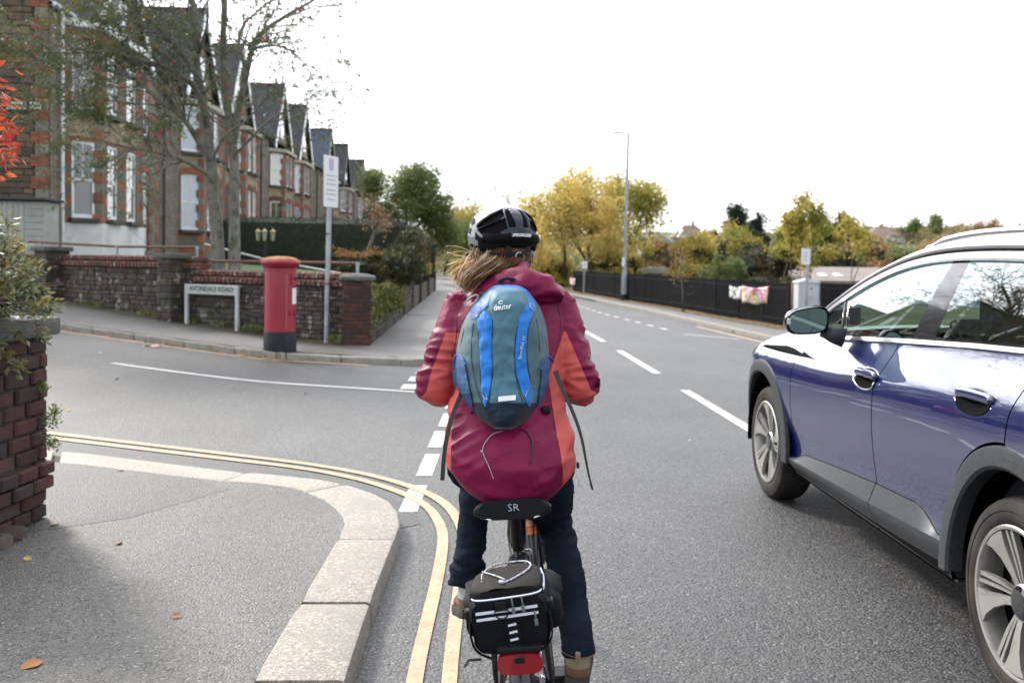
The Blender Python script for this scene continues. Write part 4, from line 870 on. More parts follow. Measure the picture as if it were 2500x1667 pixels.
# ---------------------------------------------------------------- rowan in the garden behind the wall
rw = empty('rowan_tree', (-4.9, 18.9, 1.15), 'twin stemmed rowan tree with grey bark, sparse leaves and red berries behind the garden wall', 'tree'); rw.location = (0, 0, 0)
rnd = random.Random(5)
limbs = [([(533, 662, 19.0), (529, 560, 19.0), (518, 470, 18.9), (516, 400, 18.9), (505, 310, 18.9), (497, 255, 18.9), (476, 153, 18.8), (484, 51, 18.7), (461, -20, 18.6), (440, -120, 18.5)], .15, .05, 22),
         ([(572, 662, 18.9), (572, 560, 18.9), (571, 455, 18.8), (572, 380, 18.8), (560, 300, 18.8), (553, 230, 18.7), (543, 128, 18.5), (548, 0, 18.3), (552, -110, 18.2)], .132, .045, 20),
         ([(570, 350, 18.8), (589, 230, 18.6), (612, 140, 18.4), (617, 94, 18.3), (706, 33, 18.0), (770, 0, 17.8), (820, -40, 17.6)], .085, .012, 30),
         ([(505, 310, 18.9), (485, 217, 18.6), (430, 175, 18.2), (370, 153, 17.9), (255, 122, 17.6), (153, 133, 17.4), (60, 120, 17.2)], .075, .012, 40),
         ([(516, 400, 18.9), (470, 320, 18.5), (440, 280, 18.2), (380, 240, 18.0), (330, 190, 17.8), (240, 170, 17.6)], .075, .012, 36),
         ([(512, 430, 18.9), (460, 395, 18.5), (383, 370, 18.1), (300, 358, 17.8), (230, 340, 17.6)], .055, .01, 26),
         ([(490, 200, 18.8), (430, 110, 18.4), (380, 60, 18.2), (320, 20, 18.0), (250, -40, 17.8)], .07, .012, 30),
         ([(590, 230, 18.6), (604, 180, 18.9), (580, 110, 19.1), (590, 60, 19.3), (640, 20, 19.5), (690, -20, 19.6)], .06, .01, 20),
         ([(572, 380, 18.8), (620, 330, 18.4), (660, 290, 18.2), (700, 270, 18.1), (740, 262, 18.0)], .035, .008, 22),
         ([(617, 120, 18.4), (660, 110, 18.2), (700, 115, 18.0), (750, 160, 17.9), (770, 210, 17.8)], .035, .008, 24),
         ([(476, 153, 18.8), (500, 90, 18.4), (510, 40, 18.2), (505, -30, 18.0)], .05, .01, 9),
         ([(516, 400, 18.9), (545, 330, 18.5), (600, 300, 18.0), (640, 250, 17.8), (690, 200, 17.6)], .035, .008, 22)]
segs, tips = [], []
for path, ra, rb, nbr in limbs:
    pts = smoothline([at(u, v, Y) for u, v, Y in path], 2); k = len(pts); rad = [lerp(ra, rb, (i/(k-1))**.8) for i in range(k)]
    if path[0][1] > 600: rad[0] *= 1.35
    segs.append((pts, rad, 5))
    for b in range(nbr):
        i = rnd.randint(int(k*(.30 if ra < .1 else .45)), k-1); d = (pts[min(k-1, i+1)]-pts[i-1]).normalized(); o = d.orthogonal().normalized(); o2 = d.cross(o); a = rnd.uniform(0, 2*PI)
        nd = (d*.7+(o*math.cos(a)+o2*math.sin(a))*rnd.uniform(.6, 1.1)+Vector((0, 0, .15))).normalized()
        grow(pts[i], nd, rnd.uniform(.5, .95), min(rad[i]*.55, .02), 3, segs, tips, rnd, .03, .6, .68, (1, 3), .2, .0035)
tubes(segs, 9).obj('trunk', [BARK], rw, smooth=True)
T = [tp for tp in tips]; P = []; BP = []
for tp in T:
    x = tp[-1].x; z = tp[-1].z
    w = interp([(-10, 3.7), (-6.6, 3.4), (-5.6, 2.5), (-5.0, 1.6), (-4.0, 1.1), (-2.5, .9)], x)*(1.0 if z < 7 else .8)*rnd.uniform(.3, 1.7)
    for _ in range(int(w)+(rnd.random() < w % 1)):
        q = tp[rnd.randint(1, 4)]; c = Vector((rnd.gauss(0, .07), rnd.gauss(0, .07), rnd.gauss(0, .07)-.03))
        dirn = Vector((rnd.gauss(0, 1), rnd.gauss(0, 1), -.6)).normalized()
        for s in range(7): P.append(q+c+dirn*(.026*s)+Vector((rnd.gauss(0, .012), rnd.gauss(0, .012), rnd.gauss(0, .012))))
    if rnd.random() < .07: BP.append(tp[-1]+Vector((0, 0, -.05)))
put('crown', quads('crown', leafquads(np.array([tuple(p) for p in P]), .058, .42), L_ROWAN), rw)
mb = MB()
for q in BP:
    for _ in range(9): mb.lathe([(.001, -.012), (.012, 0), (.001, .012)], 5, tuple(q+Vector((rnd.gauss(0, .022), rnd.gauss(0, .022), rnd.gauss(0, .02)))))
mb.obj('berries', [BERRY], rw, smooth=True)

# ---------------------------------------------------------------- hedge, topiary and garden shrubs
hd = empty('hedge', (-5, 28, 1.1), 'tall dark clipped hedge with a flat top in front of the terrace', 'hedge'); hd.location = (0, 0, 0)
ha, hb = at(573, 640, 29.0), at(985, 640, 25.6); ha.z = hb.z = 0
zt0, zt1 = at(573, 531, 29).z, at(960, 548, 25.6).z
hedge_path = [ha, ha.lerp(hb, .5), ha.lerp(hb, .93), Vector((-2.25, 26.6, 0)), Vector((-2.25, 30, 0)), Vector((-2.3, 40, 0)), Vector((-2.35, 48, 0))]
HP = smoothline(hedge_path, 2); rows = []; tot = len(HP); pts_h = []
for i, p in enumerate(HP):
    d = (HP[min(i+1, tot-1)]-HP[max(i-1, 0)]).normalized(); n_ = Vector((d.y, -d.x, 0)); zt = lerp(zt0, zt1, min(1, i/tot*1.9)); 
    if p.y < 26.5 and p.x > -3.2: zt -= .0
    prof = [(.45, .9), (.5, zt-.5), (.47, zt-.12), (.32, zt), (-.4, zt), (-.55, zt-.2), (-.55, .9)]; rows.append([tuple(p+n_*a+Vector((0, 0, z))) for a, z in prof])
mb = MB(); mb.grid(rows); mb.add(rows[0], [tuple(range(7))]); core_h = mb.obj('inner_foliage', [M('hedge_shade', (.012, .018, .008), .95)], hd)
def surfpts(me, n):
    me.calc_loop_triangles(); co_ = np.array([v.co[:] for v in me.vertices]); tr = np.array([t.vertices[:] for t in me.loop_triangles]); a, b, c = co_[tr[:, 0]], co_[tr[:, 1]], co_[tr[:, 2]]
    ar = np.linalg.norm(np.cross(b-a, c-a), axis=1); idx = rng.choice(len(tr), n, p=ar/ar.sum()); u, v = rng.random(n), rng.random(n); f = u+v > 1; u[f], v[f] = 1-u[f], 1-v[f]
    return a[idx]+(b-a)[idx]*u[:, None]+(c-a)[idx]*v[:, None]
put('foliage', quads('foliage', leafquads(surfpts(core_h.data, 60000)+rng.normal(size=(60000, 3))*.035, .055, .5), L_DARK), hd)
def bush_px(label, boxes, leaf, n, size, core, Ydep, group=None, **k):
    """boxes: (u, v, half width px, half height px, Y) -> ellipsoids"""
    ells = []
    for u, v, a, b, Y in boxes:
        p = at(u, v, Y); s = Y/FPX; ells.append((p.x, p.y, p.z, a*s, Ydep*a*s, b*s))
    base = (ells[0][0], ells[0][1], 0); 
    E = [(e[0]-base[0], e[1]-base[1], e[2], e[3], e[4], e[5]) for e in ells]
    return shrub(label, base, E, leaf, n, size, core, group, **k)
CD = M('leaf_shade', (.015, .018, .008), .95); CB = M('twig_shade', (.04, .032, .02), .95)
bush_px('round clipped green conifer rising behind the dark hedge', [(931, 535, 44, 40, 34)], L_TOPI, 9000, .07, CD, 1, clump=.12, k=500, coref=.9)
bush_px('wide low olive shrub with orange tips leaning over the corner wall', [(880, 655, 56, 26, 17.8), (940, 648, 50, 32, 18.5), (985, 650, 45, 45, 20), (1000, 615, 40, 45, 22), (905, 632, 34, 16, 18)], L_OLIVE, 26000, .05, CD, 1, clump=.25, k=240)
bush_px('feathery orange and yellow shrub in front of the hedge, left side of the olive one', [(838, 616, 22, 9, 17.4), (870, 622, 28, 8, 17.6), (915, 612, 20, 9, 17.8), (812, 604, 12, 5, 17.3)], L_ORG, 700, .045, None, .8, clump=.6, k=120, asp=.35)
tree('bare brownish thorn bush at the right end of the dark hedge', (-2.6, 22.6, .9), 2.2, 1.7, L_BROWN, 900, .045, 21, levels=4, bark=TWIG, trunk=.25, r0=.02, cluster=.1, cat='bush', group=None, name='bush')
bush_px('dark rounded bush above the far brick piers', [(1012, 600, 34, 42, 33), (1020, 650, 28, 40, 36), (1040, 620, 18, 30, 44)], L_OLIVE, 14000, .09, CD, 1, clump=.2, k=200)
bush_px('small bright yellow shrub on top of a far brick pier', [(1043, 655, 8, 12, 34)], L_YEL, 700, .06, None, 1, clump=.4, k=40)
iv = empty('ivy', (0, 0, 0), 'green and yellow ivy covering the low wall between the two brick piers', 'ivy')
pp = np.stack([-1.78+.06*rng.random(9000), 16.4+8.0*rng.random(9000), .25+.72*rng.random(9000)**.6], 1); pp[:3000, 0] -= .25*rng.random(3000); pp[:3000, 2] = .9+.08*rng.random(3000)
pp = pp[(np.sin(pp[:, 1]*2.3)*.12+pp[:, 2]) > .34]
put('foliage', quads('foliage', leafquads(pp+rng.normal(size=pp.shape)*.03, .055, .7, .8), leafmat('ivy_leaf', [(.03, .05, .014), (.09, .12, .03), (.20, .2, .05), (.13, .10, .06)], .2, scale=3)), iv)
# ---------------------------------------------------------------- trees beyond
p = at(975, 690, 62); tree('large green tree beyond the hedge at the end of the terrace', (p.x, 62, 1.2), 6.4, 7.0, L_GREEN, 26000, .17, 3, levels=5, up=.05, spread=.8, cluster=.42, bark=BARKD)
p = at(925, 690, 66); tree('smaller yellow green tree on the left flank of the large green tree', (p.x, 66, 1.2), 6.6, 4.4, L_GREEN, 14000, .17, 8, levels=4, up=.05, spread=.8, cluster=.42)
p = at(1165, 690, 130); tree('leafless grey tree far up the road, just left of the helmet', (p.x, 130, 1), 13.5, 12, L_BROWN, 1500, .2, 14, levels=6, bark=TWIG, trunk=.22, up=.1, cluster=.2, r0=.25)
p = at(1265, 690, 140); tree('second leafless grey tree, far up the road behind the helmet', (p.x, 140, 1), 14, 11, L_BROWN, 600, .2, 15, levels=6, bark=TWIG, trunk=.22, up=.1, cluster=.2, r0=.25)
p = at(1085, 690, 150); tree('distant blue green pine on the skyline left of the helmet', (p.x, 150, 2), 10.5, 6, L_BLUE, 5000, .3, 16, levels=4, up=.0, spread=.8, cluster=.5)
p = at(1130, 690, 92); tree('green willow like tree hanging over the road bend', (p.x, 92, 0), 5.0, 8.0, L_GREEN, 16000, .2, 31, levels=4, up=-.02, spread=.9, cluster=.5)
p = at(1085, 690, 105); tree('orange brown tree behind the road bend', (p.x, 105, 0), 7.0, 9.0, L_BROWN, 15000, .22, 32, levels=4, up=-.02, spread=.9, cluster=.5)
p = at(1190, 690, 100); tree('olive brown tree behind the road bend, right beside the helmet', (p.x, 100, 0), 7.2, 9.0, L_YG, 14000, .22, 33, levels=4, up=-.02, spread=.9, cluster=.5)
for i, (u, Y, h, w, lf, n, lab) in enumerate([
    (1450, 50, 6.6, 6.0, L_YEL, 14000, 'tall golden yellow tree directly left of the lamp post'),
    (1375, 56, 6.6, 4.6, L_YEL, 9000, 'yellow tree between the helmet and the golden tree'),
    (1535, 54, 6.6, 5.0, L_YG, 7500, 'thinning yellow green tree directly behind the lamp post'),
    (1490, 60, 7.2, 5.0, L_YEL, 5000, 'pale yellow tree behind the golden one, its top above the others')]):
    p = at(u, 690, Y); t_ = tree(lab, (p.x, Y, -.2), h, w, lf, n, .17, 40+i, levels=5, up=.06, spread=.62, cluster=.45, trunk=.28)
    E = [(rng.normal()*w*.22, rng.normal()*w*.2, h*(.32+.52*k/6), w*rng.uniform(.16, .27), w*.2, h*rng.uniform(.09, .14)) for k in range(7)]
    put('lower_crown', quads('crown', leafquads(cloud(E, int(n*.35), .45, 46, .35), .17, .55), lf), t_)
p = at(1375, 690, 66); tree('bare branched tree rising behind the yellow trees', (p.x, 66, 0), 9.2, 6.5, L_YEL, 1500, .14, 52, levels=6, bark=TWIG, trunk=.22, up=.16, r0=.12, cluster=.15)
for i, (u, v, a, b, Y, lf, n, core, lab) in enumerate([
    (1340, 660, 60, 45, 57, L_YG, 9000, CD, 'green and yellow undergrowth behind the far end of the railings'),
    (1500, 640, 70, 48, 52, L_YG, 9000, CD, 'leafy green undergrowth below the golden tree'),
    (1600, 630, 45, 50, 58, L_BROWN, 7000, CB, 'brown bush right of the lamp post, below the grey house'),
    (1690, 625, 62, 55, 50, L_YG, 12000, CB, 'russet bush in front of the brown roofed house'),
    (1790, 615, 75, 60, 58, L_YG, 13000, CD, 'tall rounded russet and yellow tree below the dark conifers'),
    (1735, 590, 50, 32, 66, L_YEL, 6000, CD, 'pale yellow topped bush beside the dark conifers'),
    (1850, 650, 90, 50, 48, L_OLIVE, 12000, CD, 'dark green thicket behind the banner on the railings'),
    (2010, 640, 100, 60, 60, L_OLIVE, 15000, CD, 'broad brown and green tree behind the parking sign'),
    (2110, 620, 60, 48, 70, L_BROWN, 8000, CD, 'dark brown tree in front of the white hipped roof house'),
    (2190, 640, 90, 45, 75, L_GREEN, 9000, CD, 'green bush above the roof line of the car, below the houses'),
    (1965, 575, 85, 42, 47, L_YG, 9000, CD, 'yellow green tree mass rising behind the saplings'),
    (2330, 600, 110, 26, 110, L_BROWN, 9000, CD, 'autumn brown tree line beyond the car roof')]):
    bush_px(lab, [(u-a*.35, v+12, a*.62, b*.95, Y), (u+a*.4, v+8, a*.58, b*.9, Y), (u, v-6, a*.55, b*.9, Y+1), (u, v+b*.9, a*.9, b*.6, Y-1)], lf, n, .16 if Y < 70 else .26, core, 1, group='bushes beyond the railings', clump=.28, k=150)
bush_px('bright green leafy saplings just behind the railings', [(1745, 655, 14, 40, 40), (1790, 662, 26, 26, 40), (1725, 668, 14, 22, 40)], L_GREEN, 2600, .12, None, .8, clump=.4, k=60)
for i, (u, Y, h, w, n, lab) in enumerate([(1905, 34, 3.6, 1.6, 2600, 'slender yellow green tree standing left of the parking sign'), (1990, 33, 4.4, 1.9, 2600, 'tallest slender sapling directly behind the parking sign'), (2075, 36, 3.7, 1.8, 2200, 'slender yellow leaved sapling right of the grey cabinet'), (1960, 38, 3.3, 2.2, 3200, 'bushy yellow green sapling behind the grey cabinet')]):
    p = at(u, 760, Y); tree(lab, (p.x, Y, -.2), h, w, L_YG, n, .13, 60+i, levels=4, bark=TWIG, trunk=.3, up=.25, spread=.42, r0=.035, cluster=.14, group='saplings behind the railings')
for i, (u, Y, z, h, w, lab) in enumerate([(1800, 112, 2.5, 6.0, 5.6, 'left dark conifer on the skyline'), (1848, 115, 2.5, 5.2, 3.8, 'right slimmer dark conifer on the skyline'), (2052, 112, 2, 6.0, 4.6, 'dark spreading conifer behind the saplings'), (2012, 116, 3, 5.2, 2.6, 'narrow dark conifer behind the saplings')]):
    p = at(u, 600, Y); t_ = tree(lab, (p.x, Y, z-1.2), h+1.2, w, L_DARK, 2500, .3, 70+i, levels=4, up=.1, spread=.55, cluster=.4, group='dark conifers')
    E = [(rng.normal()*w*.06, 0, (h+1.2)*(.22+.74*k/7), w*.5*(1.02-.86*k/7), w*.4*(1.02-.86*k/7), h*.10) for k in range(8)]
    put('crown_tiers', quads('crown', leafquads(cloud(E, 11000, .5, 200, .5), .3, .45, .4), L_DARK), t_)
for i, (u, v0, v1, Y, w, lf) in enumerate([(2305, 530, 590, 150, 3.5, L_GREEN), (2235, 540, 590, 150, 4, L_GREEN), (2400, 540, 580, 170, 7, L_BROWN), (2130, 560, 600, 160, 4, L_GREEN)]):
    p = at(u, v1, Y); tree(['upright green tree on the skyline between the distant houses', 'pale green tree on the skyline behind the red roofed house', 'round brown tree on the skyline at the far right', 'small green tree left of the white hipped roof house'][i], (p.x, Y, p.z-1), (v1-v0)*Y/FPX+1, w, lf, 2600, .35, 80+i, levels=3, cluster=.5, group='skyline trees')
# woodland reading as one mass on the hillside and beyond the road bend
P = []
for _ in range(420):
    x = rng.uniform(6, 130); y = rng.uniform(75, 230)
    P.append((x, y, gz(x, y)+.3, rng.uniform(2, 4), rng.uniform(2, 4), rng.uniform(1.0, 1.9)))
for _ in range(160):
    x = rng.uniform(-40, 30); y = rng.uniform(110, 260); P.append((x, y, gz(x, y)+1.2, 4, 4, rng.uniform(2.0, 3.6)))
P = np.array(P); idx = rng.integers(0, len(P), 150000); g_ = rng.normal(size=(150000, 3)); g_ /= np.linalg.norm(g_, axis=1)[:, None]; g_ *= (rng.random(150000)**.33)[:, None]
tag(put('woodland', quads('woodland', leafquads(P[idx, :3]+g_*P[idx, 3:], .55, .7), L_FAR)), kind='stuff')

# ---------------------------------------------------------------- shrub over the near pier
L_HEBE = leafmat('pale_edged_shrub_leaf', [(.035, .055, .022), (.08, .105, .045), (.24, .26, .16), (.24, .18, .04), (.09, .10, .04)], .3, .4, scale=9)
L_REDL = leafmat('red_autumn_leaf', [(.26, .015, .02), (.36, .02, .03), (.42, .05, .03), (.50, .14, .04), (.18, .012, .03)], .45, .4, scale=9)
def leafmesh(name, mat_, w=.38):
    mb = MB(); mb.add([(0, 0, 0), (w*.5, .3, .05), (w*.42, .68, .04), (0, 1, -.08), (-w*.42, .68, .04), (-w*.5, .3, .05), (0, .35, -.02), (0, .7, -.03)], [(0, 1, 6), (1, 2, 7, 6), (2, 3, 7), (3, 4, 7), (4, 5, 6, 7), (5, 0, 6)])
    return mb.mesh(name, [mat_], smooth=True)
LH = leafmesh('leaf', L_HEBE, .34); LR = leafmesh('leaf', L_REDL, .42)
def sprig_shrub(label, anchor, tipsl, leafme, rl, per, stem, name='shrub', ls=.055, lim=300, cat='shrub', jit=.03):
    t = empty(name, tuple(anchor), label, cat); t.location = (0, 0, 0); mb = MB(); n = 0; rest = []
    for tp, k in tipsl:
        a = Vector(anchor)+Vector((rnd.gauss(0, .08), rnd.gauss(0, .12), rnd.gauss(0, .05))); b = Vector(tp)
        m_ = a.lerp(b, .55)+Vector((rnd.gauss(0, .03), rnd.gauss(0, .05), .06)); pts = smoothline([a, m_, b], 2); mb.tube(pts, [lerp(.005, .0016, i/(len(pts)-1)) for i in range(len(pts))], 5)
        d = (pts[-1]-pts[-4]).normalized(); q = d.to_track_quat('Y', 'Z')
        for j in range(k):
            s = rnd.random()**.8*rl; base = b-d*s+Vector((rnd.gauss(0, jit), rnd.gauss(0, jit), rnd.gauss(0, jit)))*.4
            az_ = rnd.uniform(0, 2*PI); tl = rnd.uniform(.5, 1.2); sz = ls*rnd.uniform(.7, 1.25)
            Mx = Matrix.Translation(base) @ q.to_matrix().to_4x4() @ Matrix.Rotation(az_, 4, 'Y') @ Matrix.Rotation(tl, 4, 'X') @ Matrix.Scale(sz, 4)
            if n < lim: o = put('leaf', leafme, t); o.matrix_world = Mx; n += 1
            else: rest.append(Mx)
    mb.obj('stems', [TWIG], t, smooth=True)
    if rest:
        vs = []; fs = []; base_v = [v.co.copy() for v in leafme.vertices]; base_f = [tuple(p.vertices) for p in leafme.polygons]; m2 = MB()
        for Mx in rest: m2.add([tuple(Mx @ v) for v in base_v], base_f)
        tag(m2.obj('leaves', [leafme.materials[0]], t, smooth=True), kind='stuff')
    return t
tl = []
for u, v, k in [(30, 575, 22), (60, 590, 22), (15, 600, 24), (55, 640, 16), (95, 645, 18), (75, 668, 14), (20, 640, 26), (10, 680, 30), (45, 695, 26), (85, 715, 24), (110, 728, 22), (135, 738, 18), (150, 700, 0), (60, 740, 24), (25, 730, 26), (95, 752, 16), (118, 765, 14), (30, 765, 22), (5, 770, 24), (62, 806, 10), (110, 815, 10), (35, 885, 14), (55, 905, 12), (10, 850, 12), (40, 720, 20), (10, 620, 20), (70, 700, 20), (125, 755, 12), (5, 540, 16)]:
    for r_ in range(4):
        Y = rnd.uniform(4.55, 5.15); tl.append((tuple(at(u+rnd.gauss(0, 11), v+rnd.gauss(0, 10), Y)), int(k*1.1)))
sprig_shrub('evergreen shrub with pale green and yellow leaves spilling over the near brick pier', (-2.75, 4.75, 1.15), tl, LH, .10, 10, TWIG, ls=.042)
tl = []
for u, v, k in [(10, 205, 16), (30, 240, 16), (15, 270, 20), (35, 300, 18), (50, 325, 12), (20, 335, 18), (10, 380, 20), (30, 390, 18), (48, 392, 8), (12, 420, 12), (25, 165, 5), (5, 310, 20)]:
    for r_ in range(2): tl.append((tuple(at(u+rnd.gauss(0, 8), v+rnd.gauss(0, 8), rnd.uniform(3.9, 4.4))), int(k*.45)))
rs = sprig_shrub('red and orange autumn leaves on drooping stems at the upper left edge', (-2.75, 4.1, 1.9), tl, LR, .09, 10, TWIG, ls=.05, cat='shrub')
mb = MB()
for a_, b_ in (((-3.15, 4.0, .1), (-2.75, 4.1, 1.9)), ((-3.2, 4.3, .1), (-2.7, 4.15, 2.05)), ((-3.1, 4.2, .1), (-2.85, 4.0, 2.3))):
    a_, b_ = Vector(a_), Vector(b_); P_ = smoothline([a_, a_.lerp(b_, .5)+Vector((-.12, .03, .1)), b_], 2); mb.tube(P_, [lerp(.014, .006, i/(len(P_)-1)) for i in range(len(P_))], 6)
mb.obj('main_stem', [BARKD], rs, smooth=True)
# small ferns and moss growing out of the pier
for lab, pts in (('small green fern growing from the near brick pier, upper one', [(95, 935), (105, 945), (88, 950)]), ('small green plant on the near brick pier edge, middle one', [(135, 1010), (128, 1030), (132, 1000)]), ('small green plant on the near brick pier edge, lowest one', [(132, 1085), (120, 1075)])):
    c = at(*pts[0], 5.14); P = np.concatenate([np.array(at(u, v, 5.12)[:])[None]+rng.normal(size=(60, 3))*.018 for u, v in pts]); t = empty('fern', tuple(c), lab, 'plant', 'little plants on the pier'); t.location = (0, 0, 0)
    put('fronds', quads('fronds', leafquads(P, .022, .4), L_GREEN), t)
# weeds along the foot of the wall and railings
WP = []
for a, b in zip(WB[1:8], WB[2:9]):
    for _ in range(500):
        t_ = rng.random(); p = a.lerp(b, t_); w_ = noise.noise(Vector((p.x*1.3, p.y*1.3, 0)))
        if w_ > -.05: d = (b-a).normalized(); n_ = Vector((d.y, -d.x, 0)); n_ = n_ if n_.y < 0 else -n_; q = p+n_*rng.random()*.16; WP.append((q.x, q.y, .12+hgt(q.x, q.y)+rng.random()*.1*(1+w_)))
put('weeds', quads('weeds', leafquads(np.array(WP), .06, .3, -1), L_GREEN)); tag(bpy.data.objects['weeds'], 'weeds and grass growing along the foot of the garden wall', None, kind='stuff')
# moss hanging on the retaining wall
WP = []
for (a, b, zt) in segs_wall if 'segs_wall' in globals() else []: pass
# fallen leaves: single ones near the camera, litter along the railings
LF = {c: leafmesh('fallen_leaf', M('fallen_leaf_'+c, col, .7, layers=[(40, tuple(x*.5 for x in col), .5, .7)]), .6) for c, col in (('orange', (.30, .12, .03)), ('yellow', (.45, .32, .05)), ('brown', (.20, .10, .05)), ('pale', (.42, .34, .24)))}
FL = [(107, 1612, 'orange', .085, 'curled orange leaf on the pavement, nearest the camera'), (447, 1500, 'brown', .05, 'small brown leaf on the pavement in the middle of the near corner'), (285, 1327, 'orange', .05, 'slim orange leaf on the pavement halfway to the kerb'), (122, 1280, 'yellow', .05, 'bright yellow leaf at the foot of the near pier'), (57, 1360, 'yellow', .05, 'pale yellow leaf lying below the near pier'), (286, 1147, 'pale', .05, 'pale curled leaf just behind the near kerb'), (228, 838, 'orange', .08, 'orange leaf on the side road near the far kerb'), (250, 861, 'pale', .07, 'pale leaf on the side road below the orange one'), (290, 924, 'orange', .07, 'tan leaf on the side road just below the white line'), (740, 961, 'pale', .06, 'pale leaf on the side road below the middle of the white line'), (174, 1000, 'yellow', .06, 'pale yellow leaf on the side road near the pier'), (1680, 1075, 'pale', .03, 'tiny pale leaf on the main road'), (430, 918, 'brown', .05, 'small brown leaf by the left part of the white line'), (585, 950, 'brown', .05, 'small brown leaf under the white line'), (333, 1118, 'orange', .04, 'small leaf lying on the near kerb'), (230, 838+60, 'brown', .05, 'little brown leaf on the side road near its left side')]
for u, v, c, s, lab in FL:
    z_ = .10 if v > 1110 or v == 1147 else .0
    p = G(u, v, z_+.006); o = put('fallen_leaf', LF[c], None, (p.x, p.y, p.z), (rnd.uniform(-.25, .25), rnd.uniform(-.35, .35), rnd.uniform(0, 6.28)), (s, s, s*1.3)); tag(o, lab, 'leaf', 'single fallen leaves')
P = []
for _ in range(5200):
    y = rng.uniform(18, 56); x = lerp(vx(y), fenx(y), rng.random()**.6*1.1-.08); P.append((x, y, .118+rng.random()*.015))
for _ in range(900):
    i = rng.integers(0, 6); p = FO[i].lerp(FO[i+1], rng.random()); P.append((p.x+.03*rng.normal(), p.y-.06-.06*abs(rng.normal()), .012+hgt(p.x, p.y)))
lq = leafquads(np.array(P), .07, .6); lq[:, :, 2] = lq[:, :, 2]*.15+np.array(P)[:, None, 2]*.85
tag(put('leaf_litter', quads('leaf_litter', lq, leafmat('litter', [(.12, .06, .025), (.3, .16, .06), (.38, .25, .09), (.16, .1, .05)], .1))), kind='stuff')
# ================================================================ street furniture
PBRED = M('pillar_box_red', (.27, .010, .028), .42, layers=[(2.5, (.22, .012, .032), .45, .75), (60, (.45, .3, .3), .74, .80)], bump=[(30, .05, .003)], space='world', coat=.25)
PBBLK = M('pillar_box_black', (.012, .015, .021), .5, spec=.25, layers=[(8, (.05, .055, .06), .6, .8)], space='world')
CAPTOP = M('orange_cap_top', (.40, .17, .08), .8, layers=[(9, (.30, .05, .04), .5, .7)], space='world')  # cap top coloured lighter and more orange than the body
WL = M('white_label', (.75, .75, .76), .4)
bx_, by_ = -2.93, 14.55
pb = empty('post_box', (bx_, by_, 0), 'red cylindrical post box with black base standing at the kerb', 'post box')
mb = MB(); mb.lathe([(.245, -.02), (.25, .02), (.25, .40), (.243, .42)], 40); mb.obj('base', [PBBLK], pb, smooth=40)
mb = MB(); mb.lathe([(.236, .42), (.236, 1.335), (.243, 1.345), (.243, 1.375), (.235, 1.385), (.25, 1.40)], 40); mb.obj('body', [PBRED], pb, smooth=30)
mb = MB(); mb.lathe([(.24, 1.385), (.27, 1.415), (.292, 1.435), (.302, 1.455), (.302, 1.485), (.292, 1.497)], 40); mb.obj('cap', [PBRED], pb, smooth=30)
mb = MB(); mb.lathe([(.292, 1.496), (.25, 1.53), (.18, 1.553), (.09, 1.565), (.0, 1.568)], 40); mb.obj('cap_top', [CAPTOP], pb, smooth=True)
fa = R(-12)                                   # direction the door faces (from +X)
def onbox(r, a): return Matrix.Translation((r*math.cos(a), r*math.sin(a), 0)) @ Matrix.Rotation(a+PI/2, 4, 'Z')
mb = MB(); 
for a_ in (-.75, .75): 
    Mx = onbox(.236, fa+a_); mb.add([tuple(Mx @ Vector(p)) for p in ((-.004, -.004, .46), (.004, -.004, .46), (.004, -.004, 1.3), (-.004, -.004, 1.3), (-.004, .01, .46), (.004, .01, .46), (.004, .01, 1.3), (-.004, .01, 1.3))], [(0, 1, 2, 3), (4, 7, 6, 5), (0, 3, 7, 4), (1, 5, 6, 2), (3, 2, 6, 7), (0, 4, 5, 1)])
mb.obj('door_edge', [M('worn_edge', (.5, .12, .13), .5)], pb)
def curved(r, a0, a1, zA, zB, th, n=10):
    mb = MB(); rows = []
    for k in range(n+1):
        a = lerp(a0, a1, k/n); c, s = math.cos(a), math.sin(a); rows.append([(r*c, r*s, zA), ((r+th)*c, (r+th)*s, zA), ((r+th)*c, (r+th)*s, zB), (r*c, r*s, zB)])
    mb.grid(rows, closeu=True); mb.add(rows[0], [(0, 1, 2, 3)]); mb.add(rows[-1], [(3, 2, 1, 0)]); return mb
curved(.232, fa-.42, fa+.42, 1.13, 1.30, .022).obj('aperture_surround', [PBRED], pb, smooth=30)
curved(.25, fa-.30, fa+.30, 1.20, 1.25, .008).obj('slot', [PBBLK], pb, smooth=30)
curved(.232, fa-.32, fa+.18, .84, 1.08, .012).obj('collection_plate', [WL], pb, smooth=30)
for i, (s_, z_) in enumerate((('E R', .70),)):
    a_ = fa-.25; tx = text('royal_cipher', s_, .12, PBRED, pb, (.239*math.cos(a_), .239*math.sin(a_), z_), (PI/2, 0, a_+PI/2), ext=.008)
# street name sign
ALU = M('painted_post_grey', (.42, .44, .45), .5, layers=[(6, (.3, .31, .31), .45, .75)], space='world')
SIGNW = M('aged_white_sign', (.42, .45, .43), .5, layers=[(8, (.30, .33, .30), .4, .7)], space='world')
pL, pR = G(456, 790, .1), G(579, 808, .1); d = (pR-pL); ang = math.atan2(d.y, d.x); wS = Vector((d.x, d.y)).length; zt_ = 1.53-(694-629)*pL.y/FPX*.98
ns = empty('street_name_sign', tuple(pL), 'low street name sign reading AVONDALE ROAD on two pale posts before the stone wall', 'street sign', rz=ang)
pL2 = at(456, 694, pL.y); pR2 = at(579, 696, pR.y); hL, hR = pL2.z-pL.z, pR2.z-pL.z
dz = pR.z-pL.z; htop = (hL+hR)/2
mb = MB(); mb.rbox((0, 0, htop/2-.02), (.075, .055, htop+.04), .008, 1); mb.obj('post', [ALU], ns)
